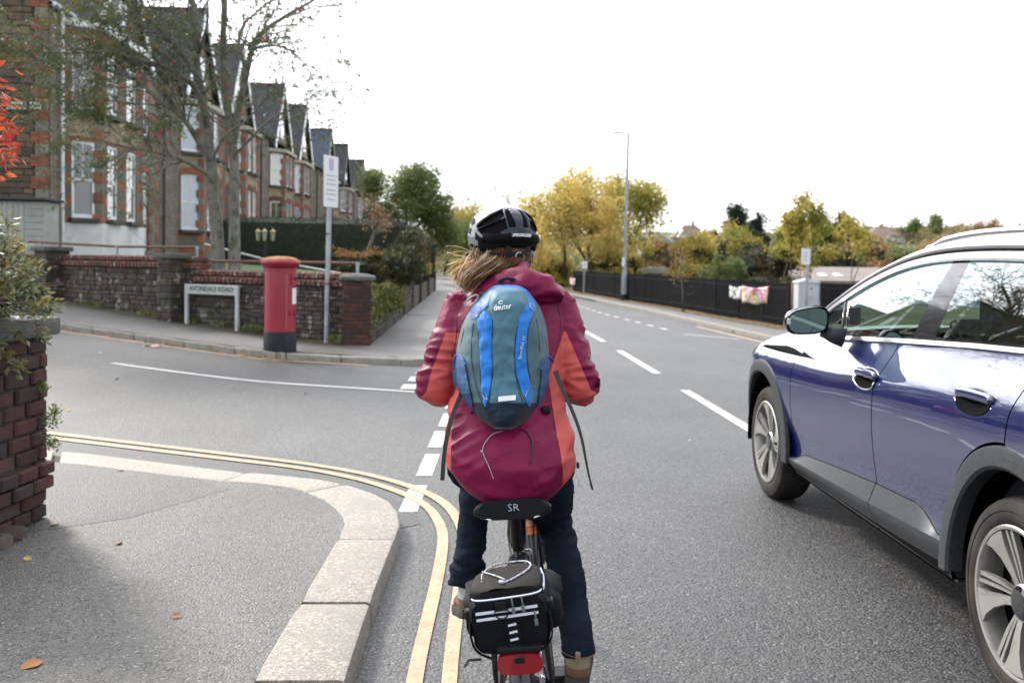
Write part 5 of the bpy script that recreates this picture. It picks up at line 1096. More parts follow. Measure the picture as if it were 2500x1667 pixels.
mb = MB(); mb.rbox((wS, 0, (htop+dz)/2-.02), (.075, .055, htop-dz+.04), .008, 1); mb.obj('post', [ALU], ns)
mb = MB(); mb.rbox((wS/2, .0, htop-.085), (wS-.07, .03, .165), .006, 1); mb.obj('name_board', [SIGNW], ns)
text('lettering', 'AVONDALE ROAD', .135, INK, ns, (wS/2, -.018, htop-.085), (PI/2, 0, 0), sx=.86*(wS-.12)/1.02, bold=.001)
mb = MB(); mb.rbox((wS/2, .0, htop-.175), (wS-.07, .045, .018), .004, 1); mb.obj('lower_rail', [SIGNW], ns)
# tall sign post with parking plate
STEEL = M('galvanised_post', (.34, .37, .40), .45, .55, layers=[(5, (.25, .27, .29), .4, .7)], space='world')
p = G(797, 838, .1); sp = empty('parking_sign', tuple(p), 'tall galvanised post carrying a white rectangular plate, between post box and brick pier', 'sign post'); topz = at(803, 388, p.y).z
lx = .028
mb = MB(); mb.tube([(0, 0, 0), (lx*1.3, 0, topz-p.z)], .042, 16); mb.obj('post', [STEEL], sp, smooth=40)
for z_ in (1.0, 1.85): mb = MB(); mb.tube([(lx*.5, 0, z_), (lx*.5, 0, z_+.02)], .047, 12); mb.obj('band', [PBBLK], sp, smooth=40)
SW = M('white_sign_face', (.68, .68, .70), .4); SP_ = M('sign_purple', (.38, .34, .55), .5); SG = M('sign_grey_print', (.4, .4, .42), .5)
c = at(808, 444, p.y-.06)-p; pr_ = R(68); mb = MB(); mb.rbox((0, 0, 0), (.47, .012, .86), .004, 1); pl_ = put('plate', mb.mesh('plate', [SW]), sp, tuple(c), (0, R(0), pr_))
mb = MB(); mb.box((0, -.0085, .29), (.13, .003, .2)); mb.obj('emblem', [SP_], pl_)
for k, (zz, w) in enumerate(((.10, .34), (.03, .28), (-.04, .32), (-.14, .3), (-.21, .34), (-.3, .26))): mb = MB(); mb.box((0, -.0085, zz), (w, .003, .022)); mb.obj('text_line', [SG], pl_)
# lamp post
p = G(1523, 734, .1); tp = at(1534, 326, p.y); lp = empty('street_lamp', tuple(p), 'tall thin grey street lamp with a short flat arm, on the right hand verge', 'street lamp')
H = tp.z-p.z; lx = tp.x-p.x
mb = MB(); mb.lathe([(.11, 0), (.11, .25), (.10, .28)], 14); mb.obj('base', [PBBLK], lp, smooth=40)
mb = MB(); mb.tube([(0, 0, .25), (lx*.1, 0, 1.0), (lx*.12, 0, 1.12), (lx*.16, 0, 1.3)], [.11, .105, .078, .07], 12); mb.tube([(lx*.14, 0, 1.25), (lx, 0, H)], [.072, .048], 10); mb.obj('column', [STEEL], lp, smooth=40)
mb = MB(); mb.tube([(lx, 0, H), (lx-.10, 0, H+.02), (lx-.30, 0, H+.03)], .032, 8); mb.obj('arm', [STEEL], lp, smooth=40)
mb = MB(); mb.rbox((lx-.40, 0, H+.03), (.40, .16, .07), .018, 2); mb.obj('lantern', [STEEL], lp, smooth=40)
c = at(1522, 640, p.y-.1)-p; mb = MB(); mb.rbox(tuple(c), (.10, .07, .34), .012, 1); mb.obj('notice_box', [SW], lp)
# second, short sign post, and round signs
p = G(1426, 716, .1); s2 = empty('sign_post', tuple(p), 'short grey post with a small box sign, left of the street lamp', 'sign post'); h = at(1426, 648, p.y).z-p.z
mb = MB(); mb.tube([(0, 0, 0), (0, 0, h)], .06, 10); mb.obj('post', [STEEL], s2, smooth=40); mb = MB(); mb.rbox((0, -.05, h+.02), (.26, .05, .34), .01, 1); mb.obj('plate', [SW], s2)
REDR = M('red_sign_ring', (.5, .03, .03), .5)
for u, v, Y, r, lab in ((1308, 632, 57, .17, 'red ringed round road sign just right of the helmet'), (1043, 627, 52, .10, 'small round white and red sign beside the distant brick piers')):
    c = at(u, v, Y); t = empty('round_sign', (c.x, Y, 0), lab, 'road sign'); mb = MB(); mb.tube([(0, 0, 0), (0, 0, c.z)], .035, 8); mb.obj('post', [STEEL], t, smooth=40)
    Mr = Matrix.Rotation(PI/2, 4, 'X'); mb = MB(); mb.lathe([(r, 0), (r, .02)], 20, (0, -.04, c.z), M=Mr); mb.obj('ring', [REDR], t); mb = MB(); mb.lathe([(r*.72, 0), (r*.72, .02)], 20, (0, -.055, c.z), M=Mr); mb.obj('disc', [SW], t)
p = G(1940, 802, .1); mb = MB()
cp = (6.95, 24.2); cab = empty('utility_cabinet', (at(1975, 720, 24.0).x, 24.0, .1), 'pale grey roadside utility cabinet with a shallow pitched top, beside the white sign', 'cabinet')
CABM = M('cabinet_grey', (.50, .54, .58), .5, layers=[(2, (.40, .44, .47), .4, .75)], space='world'); hh = at(1975, 690, 24).z-.1
mb = MB(); mb.rbox((0, .2, hh/2), (.54, .4, hh), .015, 2); mb.obj('body', [CABM], cab); mb = MB()
mb.add([(-.30, -.03, hh), (.30, -.03, hh), (.30, .43, hh), (-.30, .43, hh), (-.28, -.01, hh+.03), (.28, -.01, hh+.03), (0, -.01, hh+.10), (-.28, .41, hh+.03), (.28, .41, hh+.03), (0, .41, hh+.10)], [(0, 1, 5, 6, 4), (3, 7, 9, 8, 2), (4, 6, 9, 7), (6, 5, 8, 9), (0, 4, 7, 3), (1, 2, 8, 5), (0, 3, 2, 1)]); mb.obj('lid', [CABM], cab)
mb = MB(); mb.box((.02, -.004, hh*.62), (.2, .004, .05)); mb.box((.02, -.004, hh*.55), (.16, .004, .02)); mb.obj('label', [SG], cab); mb = MB(); mb.box((.06, -.006, hh*.84), (.03, .01, .05)); mb.obj('lock', [PBBLK], cab)
for k in (-.268, .268): mb = MB(); mb.rbox((k, -.002, hh/2), (.012, .01, hh-.06), .002, 1); mb.obj('door_edge', [SG], cab)
c = at(1966, 626, 23.3); t = empty('sign_post', (c.x+.06, 23.3, .1), 'white oblong sign on a slim grey post in front of the utility cabinet', 'sign post'); mb = MB(); mb.tube([(0, 0, 0), (.0, 0, c.z+.15)], .036, 10); mb.obj('post', [STEEL], t, smooth=40)
mb = MB(); mb.rbox((-.06, -.05, c.z-.1), (.22, .012, .41), .02, 1); pl_ = mb.obj('plate', [SW], t)
for zz in (.08, .0, -.08): mb = MB(); mb.box((-.08, -.058, c.z-.1+zz), (.08, .002, .03)); mb.obj('text_line', [SP_], pl_)
BRN = M('brown_timber', (.24, .14, .10), .8, layers=[(9, (.16, .09, .06), .4, .7)], space='world')
c = at(1937, 740, 24.6); t = empty('timber_post', (c.x, 24.6, .1), 'square brown timber post at the near end of the black railings', 'post'); h = at(1937, 690, 24.6).z-.1
mb = MB(); mb.rbox((0, 0, h/2), (.09, .09, h), .006, 1); mb.obj('post_shaft', [BRN], t); mb = MB(); mb.lathe([(.06, h), (.065, h+.02), (.0, h+.045)], 4); mb.obj('post_cap', [BRN], t)
# black railings: every post, rail and bar
IRON = M('black_railing_paint', (.006, .0065, .009), .55, spec=.12, layers=[(6, (.014, .014, .017), .5, .75)], space='world')
fn = empty('railings', (0, 0, 0), 'long black vertical bar railings along the back of the right hand footway', 'railings')
BARM = MB().add([(x, y, z) for x in (-.016, .016) for y in (-.011, .011) for z in (0, 1)], [(0, 1, 3, 2), (4, 6, 7, 5), (0, 4, 5, 1), (2, 3, 7, 6), (0, 2, 6, 4), (1, 5, 7, 3)]).mesh('bar', [IRON])
POSTM = MB().rbox((0, 0, .5), (.055, .055, 1), .006, 1).mesh('post', [IRON])
nb = 0; farb = MB(); FH = 1.02
for i, (a, b) in enumerate(zip(FENCE, FENCE[1:])):
    d = b-a; L_ = math.hypot(d.x, d.y); ang = math.atan2(d.y, d.x)
    put('post', POSTM, fn, (a.x, a.y, .1), (0, 0, ang), (1, 1, FH+.05))
    for zz in (.18, FH-.1):
        mb = MB(); mb.box((a.x+d.x/2, a.y+d.y/2, .1+zz), (L_, .02, .04), ang); mb.obj('rail', [IRON], fn)
    n = max(2, int(L_/.075))
    for k in range(1, n):
        q = a+d*(k/n)
        if nb < 290: put('bar', BARM, fn, (q.x, q.y, .12), (0, 0, ang), (1, 1, FH)); nb += 1
        else: farb.box((q.x, q.y, .12+FH/2), (.022, .022, FH), ang)
q = FENCE[-1]; put('post', POSTM, fn, (q.x, q.y, .1), None, (1, 1, FH+.05))
tag(farb.obj('far_bars', [IRON], fn), kind='stuff')
# railings right of the cabinet
fn2 = empty('railings', (0, 0, 0), 'short run of black railings right of the utility cabinet, seen above the car mirror', 'railings')
a, b = at(2005, 760, 25.0), at(2110, 760, 22.5); a.z = b.z = .05; d = b-a; L_ = d.length
for k in range(int(L_/.14)): q = a+d*(k*.14/L_); put('bar', BARM, fn2, (q.x, q.y, .05), None, (1.8, 1.8, 1.05))
for zz in (.2, .92): mb = MB(); mb.box((a.x+d.x/2, a.y+d.y/2, .05+zz), (L_, .02, .04), math.atan2(d.y, d.x)); mb.obj('rail', [IRON], fn2)
# climbing plants on the railings
P = []
for u, w, h_, Y, n in ((1640, 10, .75, 33, 260), (1680, 16, .55, 31, 420), (1700, 12, .7, 30, 300), (1900, 34, .95, 25.4, 2200), (1870, 20, .7, 26, 600), (1600, 12, .4, 35, 150), (1500, 8, .7, 40, 120), (1465, 10, .5, 44, 150), (1545, 12, .3, 37, 150), (1925, 14, 1.0, 25, 500)):
    c = at(u, 740, Y); s = w*Y/FPX; g_ = rng.random((n, 3)); P.append(np.stack([c.x+rng.normal(size=n)*s*.6-.08, Y-.1+rng.normal(size=n)*s*.5, .12+h_*g_[:, 2]**1.4], 1))
cl_ = empty('climbing_weeds', (0, 0, 0), 'straggly yellowing weeds growing through the black railings', 'weeds'); put('foliage', quads('foliage', leafquads(np.concatenate(P), .075, .6), leafmat('railing_weed', [(.05, .07, .02), (.14, .15, .04), (.3, .24, .07), (.2, .12, .05)], .3, scale=3)), cl_)
mb = MB(); c = G(1668, 762, .1); mb.tube([tuple(c), tuple(c+Vector((-.03, 0, .6))), tuple(c+Vector((-.1, .05, 1.3))), tuple(c+Vector((-.05, .1, 2.0)))], [.03, .025, .018, .008], 7)
t = empty('sapling', (0, 0, 0), 'thin pale stemmed sapling growing in front of the railings', 'tree'); mb.obj('stem', [TWIG], t, smooth=True)
P = np.array(c+Vector((-.08, .05, 1.5)))[None]+rng.normal(size=(420, 3))*np.array([.18, .18, .35]); put('leaves', quads('leaves', leafquads(P, .05, .5), L_BROWN), t)
# banners
def bannermat(name, cols, sc):
    m, N, L, B = nodes(name); P = coords(N, L, 'obj'); v = N.new('ShaderNodeTexVoronoi'); v.inputs['Scale'].default_value = sc; v.inputs['Randomness'].default_value = 1
    nn = tnoise(N, L, P, 3, 2); ad = mixc(N, L, .5, P, N[-1].outputs['Color'] if False else N.new('ShaderNodeTexNoise').outputs['Color'], 'LINEAR_LIGHT'); L.new(ad, v.inputs['Vector']); sp_ = N.new('ShaderNodeSeparateColor'); L.new(v.outputs['Color'], sp_.inputs[0])
    r = N.new('ShaderNodeValToRGB'); r.color_ramp.interpolation = 'CONSTANT'; el = r.color_ramp.elements; el[0].color = c4(cols[0]); el[1].position = .9; el[1].color = c4(cols[-1])
    for i, c in enumerate(cols[1:-1]): e = el.new((i+1)/len(cols)); e.color = c4(c)
    L.new(sp_.outputs[0], r.inputs[0]); L.new(r.outputs[0], B.inputs['Base Color']); B.inputs['Roughness'].default_value = .6; return m
def banner(label, u0, u1, v0, v1, Y0, Y1, mt, name='banner'):
    a, b = at(u0, v0, Y0), at(u1, v0+2, Y1); a.x -= .10; b.x -= .10; h = (v1-v0)*Y0/FPX; c = Vector(a); mb = MB(); rows = []
    for j in range(7):
        row = []
        for i in range(13):
            s = i/12; t_ = j/6; p = a.lerp(b, s)-a; sag = .12*h*math.sin(PI*s)*(1-t_)-.05*math.sin(s*9)*t_*h; row.append((p.x*(1-.12*t_*(s-.5)), p.y+.03*math.sin(s*11+t_*4)-.07, p.z-h*t_-sag*.9))
        rows.append(row)
    mb.grid(rows); o = mb.obj(name, [mt], None, smooth=True, loc=tuple(c)); sol = o.modifiers.new('thickness', 'SOLIDIFY'); sol.thickness = .004; tag(o, label, 'banner', 'banners tied to the railings'); return o
banner('pink, white and orange printed banner tied to the black railings', 1820, 1884, 697, 740, 23.5, 22.8, bannermat('pink_banner_print', [(.75, .7, .62), (.62, .05, .30), (.8, .45, .5), (.85, .55, .12), (.75, .72, .6), (.3, .3, .2), (.8, .5, .55)], 4.5))
banner('smaller white and black printed banner left of the pink one', 1789, 1818, 697, 729, 24.5, 24.0, bannermat('white_banner_print', [(.7, .72, .68), (.03, .03, .04), (.65, .7, .62), (.7, .7, .7), (.1, .14, .1)], 4.0))
banner('tiny distant pink and white banner near the far end of the railings', 1396, 1408, 677, 694, 49, 47, bannermat('far_banner_print', [(.7, .7, .7), (.6, .2, .3), (.7, .7, .7)], 3))
# lantern post in the garden
t = empty('garden_lantern', tuple(Vector((at(648, 600, 22).x, 22, 1.2))), 'black garden lamp post with three small brass coloured lanterns before the dark hedge', 'lamp post')
BR = M('aged_brass', (.30, .26, .14), .5, .6); LG = M('lantern_glass', (.30, .30, .22), .15); zt_ = at(648, 548, 22).z-1.2
mb = MB(); mb.tube([(0, 0, 0), (0, 0, zt_)], [.035, .02], 8); mb.tube([(-.17, 0, zt_-.10), (-.08, 0, zt_-.02), (0, 0, zt_-.1), (.08, 0, zt_-.02), (.17, 0, zt_-.1)], .012, 6); mb.obj('post', [PBBLK], t, smooth=40)
for x_, y_ in ((-.17, 0), (0, -.1), (.17, 0)):
    c = (x_, y_, zt_-.38); mb = MB(); mb.lathe([(.035, 0), (.055, .2), (.075, .21), (.012, .28), (.012, .3)], 6, c); l_ = mb.obj('lantern', [BR], t); mb = MB(); mb.lathe([(.037, .02), (.056, .19)], 6, c); mb.obj('lantern_glass', [LG], l_)
# ================================================================ low building and distant houses
def stucco(n, c): return M(n, c, .85, layers=[(.6, tuple(x*.8 for x in c), .45, .7)], space='world')
ST_W, ST_C, ST_G = stucco('white_stucco', (.62, .60, .56)), stucco('cream_stucco', (.55, .48, .38)), stucco('grey_stucco', (.36, .36, .36))
RF_B, RF_R, RF_G = M('brown_tiles', (.17, .115, .10), .85, layers=[(2, (.12, .08, .07), .4, .7)], space='world'), M('red_tiles', (.40, .12, .08), .85, layers=[(2, (.3, .1, .07), .4, .7)], space='world'), M('grey_slates', (.11, .12, .14), .8, layers=[(2, (.08, .085, .10), .4, .7)], space='world')
def far_house(label, u0, u1, vr, ve, vb, Y, wall_m, roof_m, kind='hip', gables=0, rot=0, nwin=3, chim=.5):
    a, b = at(u0, ve, Y), at(u1, ve, Y); w = b.x-a.x; ze, zr, zb = a.z, at((u0+u1)/2, vr, Y).z, at(u0, vb, Y).z-1; d = w*.8
    t = empty('detached_house', ((a.x+b.x)/2, Y, zb), label, 'house', 'distant houses on the right'); t.rotation_euler.z = rot; h = ze-zb; rh = zr-ze
    mb = MB(); mb.box((0, d/2, h/2), (w*.92, d, h)); wl_ = mb.obj('wall', [wall_m], t)
    o = w*.5; mb = MB()
    if kind == 'hip': mb.add([(-o, -.3, h), (o, -.3, h), (o, d+.3, h), (-o, d+.3, h), (-o*.28, d/2, h+rh), (o*.28, d/2, h+rh)], [(0, 1, 5, 4), (1, 2, 5), (2, 3, 4, 5), (3, 0, 4), (0, 3, 2, 1)])
    elif kind == 'side': mb.add([(-o, -.3, h), (o, -.3, h), (o, d+.3, h), (-o, d+.3, h), (-o, d/2, h+rh), (o, d/2, h+rh)], [(0, 1, 5, 4), (1, 2, 5), (2, 3, 4, 5), (3, 0, 4), (0, 3, 2, 1)])
    else: mb.add([(-o, -.3, h-.1), (o, -.3, h-.1), (o, d+.3, h-.1), (-o, d+.3, h-.1), (0, -.3, h+rh), (0, d+.3, h+rh)], [(0, 4, 5, 3), (1, 2, 5, 4), (0, 3, 2, 1)])
    rf = mb.obj('roof', [roof_m], t)
    if kind == 'gable': mb = MB(); mb.add([(-o*.92, -.02, h-.1), (o*.92, -.02, h-.1), (0, -.02, h+rh*.95)], [(0, 1, 2)]); mb.obj('gable', [wall_m], t)
    for g_ in range(gables):
        x = (-.25+.5*g_)*w if gables > 1 else -.2*w; gw = w*.13; mb = MB(); mb.prism([(x-gw, h-.0), (x+gw, h-.0), (x, h+rh*.62)], .0, 3.0, M=Matrix.Rotation(PI/2, 4, 'X') @ Matrix.Translation((0, 0, -1.6))); mb.obj('gable', [ST_W], t)
    mb = MB(); mb.box((w*(chim-.5)*.6, d/2, h+rh*.9), (w*.06, w*.06, rh*.8)); mb.obj('chimney', [H_RED if rot == 0 and w > 5 else RF_G], rf)
    rowsz = [h*.72, h*.32] if h > 4 else [h*.5]
    for zz in rowsz:
        for k in range(nwin):
            x = (k-(nwin-1)/2)*w*.8/nwin; mb = MB(); mb.box((x, -.03, zz), (w*.16, .08, 1.0)); wf = mb.obj('window', [WHITE], t); mb = MB(); mb.box((x, -.06, zz), (w*.16-.25, .08, .78)); mb.obj('pane', [PANE], wf)
    return t
far_house('grey rendered distant house behind the golden tree, right of the street lamp', 1570, 1648, 565, 592, 650, 120, ST_G, RF_G, 'hip', 0, .3, 3, .3)
far_house('distant house with brown hipped roof and two white gables below the sky', 1640, 1738, 548, 580, 640, 135, ST_G, RF_B, 'hip', 2, -.1, 3, .62)
far_house('white distant house with brown hipped roof and central chimney', 2122, 2216, 552, 574, 640, 150, ST_W, RF_B, 'hip', 0, 0, 3, .5)
far_house('distant house with red tiled roof, just above the car roof', 2208, 2272, 568, 582, 640, 160, ST_C, RF_R, 'side', 0, -.2, 2, .5)
far_house('distant cream gable fronted house right of the red roofed one', 2262, 2300, 566, 590, 640, 165, ST_C, RF_R, 'gable', 0, .25, 1, .8)
far_house('small distant slate roofed house behind the cream gable', 2286, 2316, 571, 584, 620, 175, ST_W, RF_G, 'side', 0, 0, 1, .8)
far_house('distant white gabled house with dark slate roof on the far right skyline', 2372, 2416, 553, 572, 610, 175, ST_W, RF_G, 'gable', 0, .2, 1, .8)
far_house('low distant slate roofed house left of the white gabled one', 2345, 2374, 561, 571, 600, 180, ST_G, RF_G, 'side', 0, 0, 1, .2)
far_house('last distant roof at the right edge of the view, above the car', 2478, 2530, 549, 566, 600, 180, ST_G, RF_B, 'hip', 0, 0, 2, .4)
c = at(2065, 690, 52); t = empty('shed_building', (c.x, 52, -1), 'long low building with a pale flat pitched roof behind the railings', 'building')
zr_, ze_ = at(2065, 652, 54).z+1, at(2065, 687, 50).z+1; W_ = 5.2
mb = MB(); mb.box((.6, 2, ze_/2), (W_-.3, 4, ze_)); mb.obj('wall', [M('brown_cladding', (.20, .13, .12), .8, layers=[(1.5, (.12, .12, .15), .45, .6)], space='world')], t)
mb = MB(); mb.add([(-W_/2, -.4, ze_), (W_/2+1, -.4, ze_), (W_/2+1, 4, zr_), (-W_/2, 4, zr_), (-W_/2, -.4, ze_-.15), (W_/2+1, -.4, ze_-.15), (W_/2+1, 4, zr_-.15), (-W_/2, 4, zr_-.15)], [(0, 1, 2, 3), (4, 7, 6, 5), (0, 4, 5, 1), (1, 5, 6, 2), (2, 6, 7, 3), (3, 7, 4, 0)]); rf = mb.obj('roof', [M('fibre_cement_roof', (.20, .165, .15), .85, layers=[(2, (.15, .125, .11), .4, .7)], space='world')], t)
for x_ in (-.9, .0): z_ = lerp(ze_, zr_, .35); mb = MB(); mb.box((x_, 1.2, z_+.04), (.42, .7, .05), M=Matrix.Rotation(math.atan2(zr_-ze_, 4.4), 4, 'X')); mb.obj('skylight', [WL], rf)
c = at(1610, 676, 55); t = empty('shed', (c.x, 55, 0), 'small pale roofed shed beyond the railings', 'shed'); mb = MB(); mb.box((0, 1, .5), (2.6, 1.6, 1.0)); mb.obj('wall', [ST_G], t); mb = MB(); mb.prism([(-1.5, 1.0), (1.5, 1.0), (.4, 1.35), (-.9, 1.3)], 0, 2.2, M=Matrix.Translation((0, 2.0, 0)) @ Matrix.Rotation(PI/2, 4, 'X')); mb.obj('roof', [ST_G], t)
# a scrap of litter on the side road
g_ = G(372, 846, .01); mb = MB(); rows = [[(-.14+.07*i, -.03+.02*j+.004*i, .012+.012*math.sin(i*2+j)) for i in range(5)] for j in range(4)]; mb.grid(rows); o = mb.obj('litter_wrapper', [bannermat('wrapper_print', [(.7, .7, .72), (.5, .05, .12), (.7, .7, .72)], 12)], None, loc=tuple(g_)); o.modifiers.new('thickness', 'SOLIDIFY').thickness = .002; tag(o, 'crumpled white and red wrapper lying on the side road', 'litter')
# ================================================================ the blue car
def paintmat(name, base, flake, rough=.28):
    m, N, L, B = nodes(name); B.inputs['Base Color'].default_value = c4(base); B.inputs['Metallic'].default_value = .15; B.inputs['Specular IOR Level'].default_value = .2; B.inputs['Roughness'].default_value = rough
    B.inputs['Coat Weight'].default_value = 1; B.inputs['Coat Roughness'].default_value = .015; B.inputs['Coat IOR'].default_value = 1.95
    P = coords(N, L, 'obj'); lw = N.new('ShaderNodeLayerWeight'); lw.inputs[0].default_value = .35; L.new(mixc(N, L, lw.outputs['Facing'], base, flake), B.inputs['Base Color'])
    b = N.new('ShaderNodeBump'); b.inputs['Strength'].default_value = .35; b.inputs['Distance'].default_value = .006; L.new(tnoise(N, L, P, 2.2, 1), b.inputs['Height']); L.new(b.outputs[0], B.inputs['Coat Normal']); return m
CBLUE = paintmat('deep_blue_car_paint', (.001, .003, .034), (.002, .011, .100)); CPL = M('grey_car_plastic', (.030, .034, .038), .45, layers=[(90, (.045, .049, .053), .45, .6)], bump=[(300, .3, .001)], spec=.3)
CBLK = M('gloss_black_trim', (.008, .008, .01), .12, coat=.6); CRUB = M('tyre_rubber', (.020, .018, .017), .7, spec=.2, layers=[(6, (.05, .045, .04), .4, .7)], bump=[(40, .2, .002)]); CSIL = M('satin_silver_trim', (.50, .51, .54), .26, .85); CCHR = M('bright_trim', (.66, .67, .70), .16, .9)
CALLOY = M('alloy_silver', (.42, .41, .385), .3, .7, layers=[(12, (.30, .29, .27), .5, .75)]); CDARK = M('wheel_well_dark', (.004, .004, .004), .95, spec=.05); CBRK = M('brake_disc', (.05, .05, .05), .5, .5); CSEAT = M('dark_seat_fabric', (.03, .032, .035), .8); CDASH = M('dash_plastic', (.05, .055, .06), .6)
def carglass():
    m = bpy.data.materials.new('tinted_car_glass'); m.use_nodes = True; N, L = m.node_tree.nodes, m.node_tree.links; N.clear(); o = N.new('ShaderNodeOutputMaterial')
    t = N.new('ShaderNodeBsdfTransparent'); t.inputs[0].default_value = (.30, .42, .37, 1); g_ = N.new('ShaderNodeBsdfGlossy'); g_.inputs['Roughness'].default_value = .008; g_.inputs[0].default_value = (.95, 1, .98, 1)
    f = N.new('ShaderNodeFresnel'); f.inputs[0].default_value = 3.2; mx_ = N.new('ShaderNodeMixShader'); L.new(f.outputs[0], mx_.inputs[0]); L.new(t.outputs[0], mx_.inputs[1]); L.new(g_.outputs[0], mx_.inputs[2]); L.new(mx_.outputs[0], o.inputs[0]); return m
CGL = carglass(); MIRG = M('mirror_glass', (.16, .22, .20), .01, 1.0)
car = empty('car', (2.873, 6.09, 0), 'dark blue SUV with silver roof arch and grey sill cladding overtaking on the right', 'car'); car.rotation_euler.z = -.02
WB_ = 2.955; RO_, RI_ = .545, .462; HZ = .368
beltz = lambda s: interp([(.3, 1.125), (1.05, 1.139), (1.9, 1.19), (2.45, 1.219), (2.9, 1.236), (3.6, 1.27)], s)
def offz(s, z):
    b = beltz(s); k = z-(b-1.2)
    o = interp([(.25, .075), (.30, .05), (.36, .028), (.42, .022), (.47, .040), (.55, .034), (.66, .016), (.78, .003), (.90, .0), (.97, .003), (1.02, .020), (1.07, .052), (1.13, .092), (1.20, .130)], k)
    # smooth it
    return o
def off(s, z):
    o = sum(offz(s, z+d)*w for d, w in ((-.035, .12), (-.018, .22), (0, .32), (.018, .22), (.035, .12)))
    for hs, sg in ((0, 1), (WB_, 1)):                                    # haunches over the wheels
        d = math.hypot((s-hs)/.95, (z-.75)/.55); o -= .022*math.exp(-d*d*1.8)
    a = max(0, -.05-s); o += .30*a*a+.9*max(0, a-.35)**2*2.2+1.5*max(0, a-.6)**2
    a = max(0, s-3.2); o += .35*a*a
    o += .05*smooth(.9, -.2, s)*smooth(.95, 1.15, z)
    for (hs, hz) in ((1.63, 1.000), (2.67, 1.040)):                      # scoops behind the door handles
        d = math.hypot((s-hs)/.145, (z-hz+.012)/.052)
        if d < 1: o += .022*(1-d**2)**2
    return o
def sp_(s, z, e=0): return (-.93+off(s, z)-e, -s, z)
def panel(name, s0, s1, zb, zt, mat_, ns=60, nz_=40, e=0, ss=None, th=.02, parent=car, fn=sp_):
    """curved sheet between the curves zb(s) and zt(s), with a returned edge"""
    S_ = ss or [lerp(s0, s1, i/ns) for i in range(ns+1)]; rows = []
    for s in S_:
        a, b = zb(s), zt(s); row = [fn(s, lerp(a, b, j/nz_), e) for j in range(nz_+1)]
        p0, p1 = row[0], row[-1]; rows.append([(p0[0]+th, p0[1], p0[2])]+row+[(p1[0]+th, p1[1], p1[2])])
    first_ = [(p[0]+th, p[1], p[2]) for p in rows[0]]; last_ = [(p[0]+th, p[1], p[2]) for p in rows[-1]]
    mb = MB(); mb.grid([first_]+rows+[last_]); return mb.obj(name, [mat_], parent, smooth=30)
HSC = .885                                                             # the rear opening is tucked in at its front side
def archz(s, r, lo):
    for hs in (0, WB_):
        d = abs(s-hs)/(HSC if hs and s < hs else 1)
        if d < r: return max(lo, HZ+math.sqrt(r*r-d*d))
    return lo
clad = lambda s: interp([(.5, .375), (.61, .385), (.75, .43), (1.02, .452), (1.4, .478), (1.75, .501), (2.16, .518), (2.25, .505), (2.40, .448), (2.55, .443), (2.7, .443)], s)
fendt = lambda s: interp([(-.8, .74), (-.6, .86), (-.40, .95), (-.25, 1.01), (-.1, 1.06), (.05, 1.095), (.25, 1.12), (.45, 1.128), (.6, 1.125)], s)
def cs(a, b, n, extra=()): return sorted(set([lerp(a, b, i/n) for i in range(n+1)]+[x for x in extra if a < x < b]))
arcs = [RO_*math.cos(PI*k/40) for k in range(41)]
panel('front_wing', -.80, .572, lambda s: archz(s, RO_-.01, .46 if s < 0 else .36), fendt, CBLUE, ss=cs(-.80, .572, 50, [-x for x in arcs]), nz_=30)
panel('front_door', .580, 1.748, lambda s: clad(s)+.004, lambda s: beltz(s)-.004, CBLUE, ns=110, nz_=80)
re_ = lambda z: interp([(.4, 2.52), (.6, 2.50), (.8, 2.60), (.95, 2.80), (1.05, 2.9), (1.3, 2.95)], z)
panel('rear_door', 1.757, 2.93, lambda s: max(clad(s)+.004, archz(s, RO_+.012, 0)) if s > 2.35 else clad(s)+.004, lambda s: beltz(s)-.004, CBLUE, ss=cs(1.757, 2.93, 110, [WB_+x for x in arcs]+[WB_-x*HSC for x in arcs]), nz_=80)
panel('rear_quarter', 2.938, 3.72, lambda s: archz(s, RO_-.01, .46), lambda s: beltz(s)-.004, CBLUE, ss=cs(2.938, 3.72, 40, [WB_+x for x in arcs]), nz_=40)
# dark body shell behind the panels, closing the gaps, with a floor
mb = MB(); 
mb.grid([[(-.93+off(s, .9)+.045, -s, z) for z in (max(.30, archz(s, RO_, .3)), max(.7, archz(s, RO_, .3)+.05) if s > .1 else min(fendt(s)-.05, max(.7, archz(s, RO_, .3)+.05)), min(1.0, fendt(s)-.05) if s < .6 else 1.0)]+[(-.93+off(s, 1.0)+.09, -s, min(1.10, fendt(s)-.045) if s < .6 else 1.10)] for s in cs(-.7, 3.6, 90, [-x for x in arcs]+[WB_+x for x in arcs])])
mb.obj('inner_shell', [CDARK], car)
mb = MB(); mb.box((.05, -1.5, .33), (1.45, 1.5, .08)); mb.box((.1, -1.45, .38), (.9, 4.6, .14)); mb.obj('floor_pan', [CDARK], car)
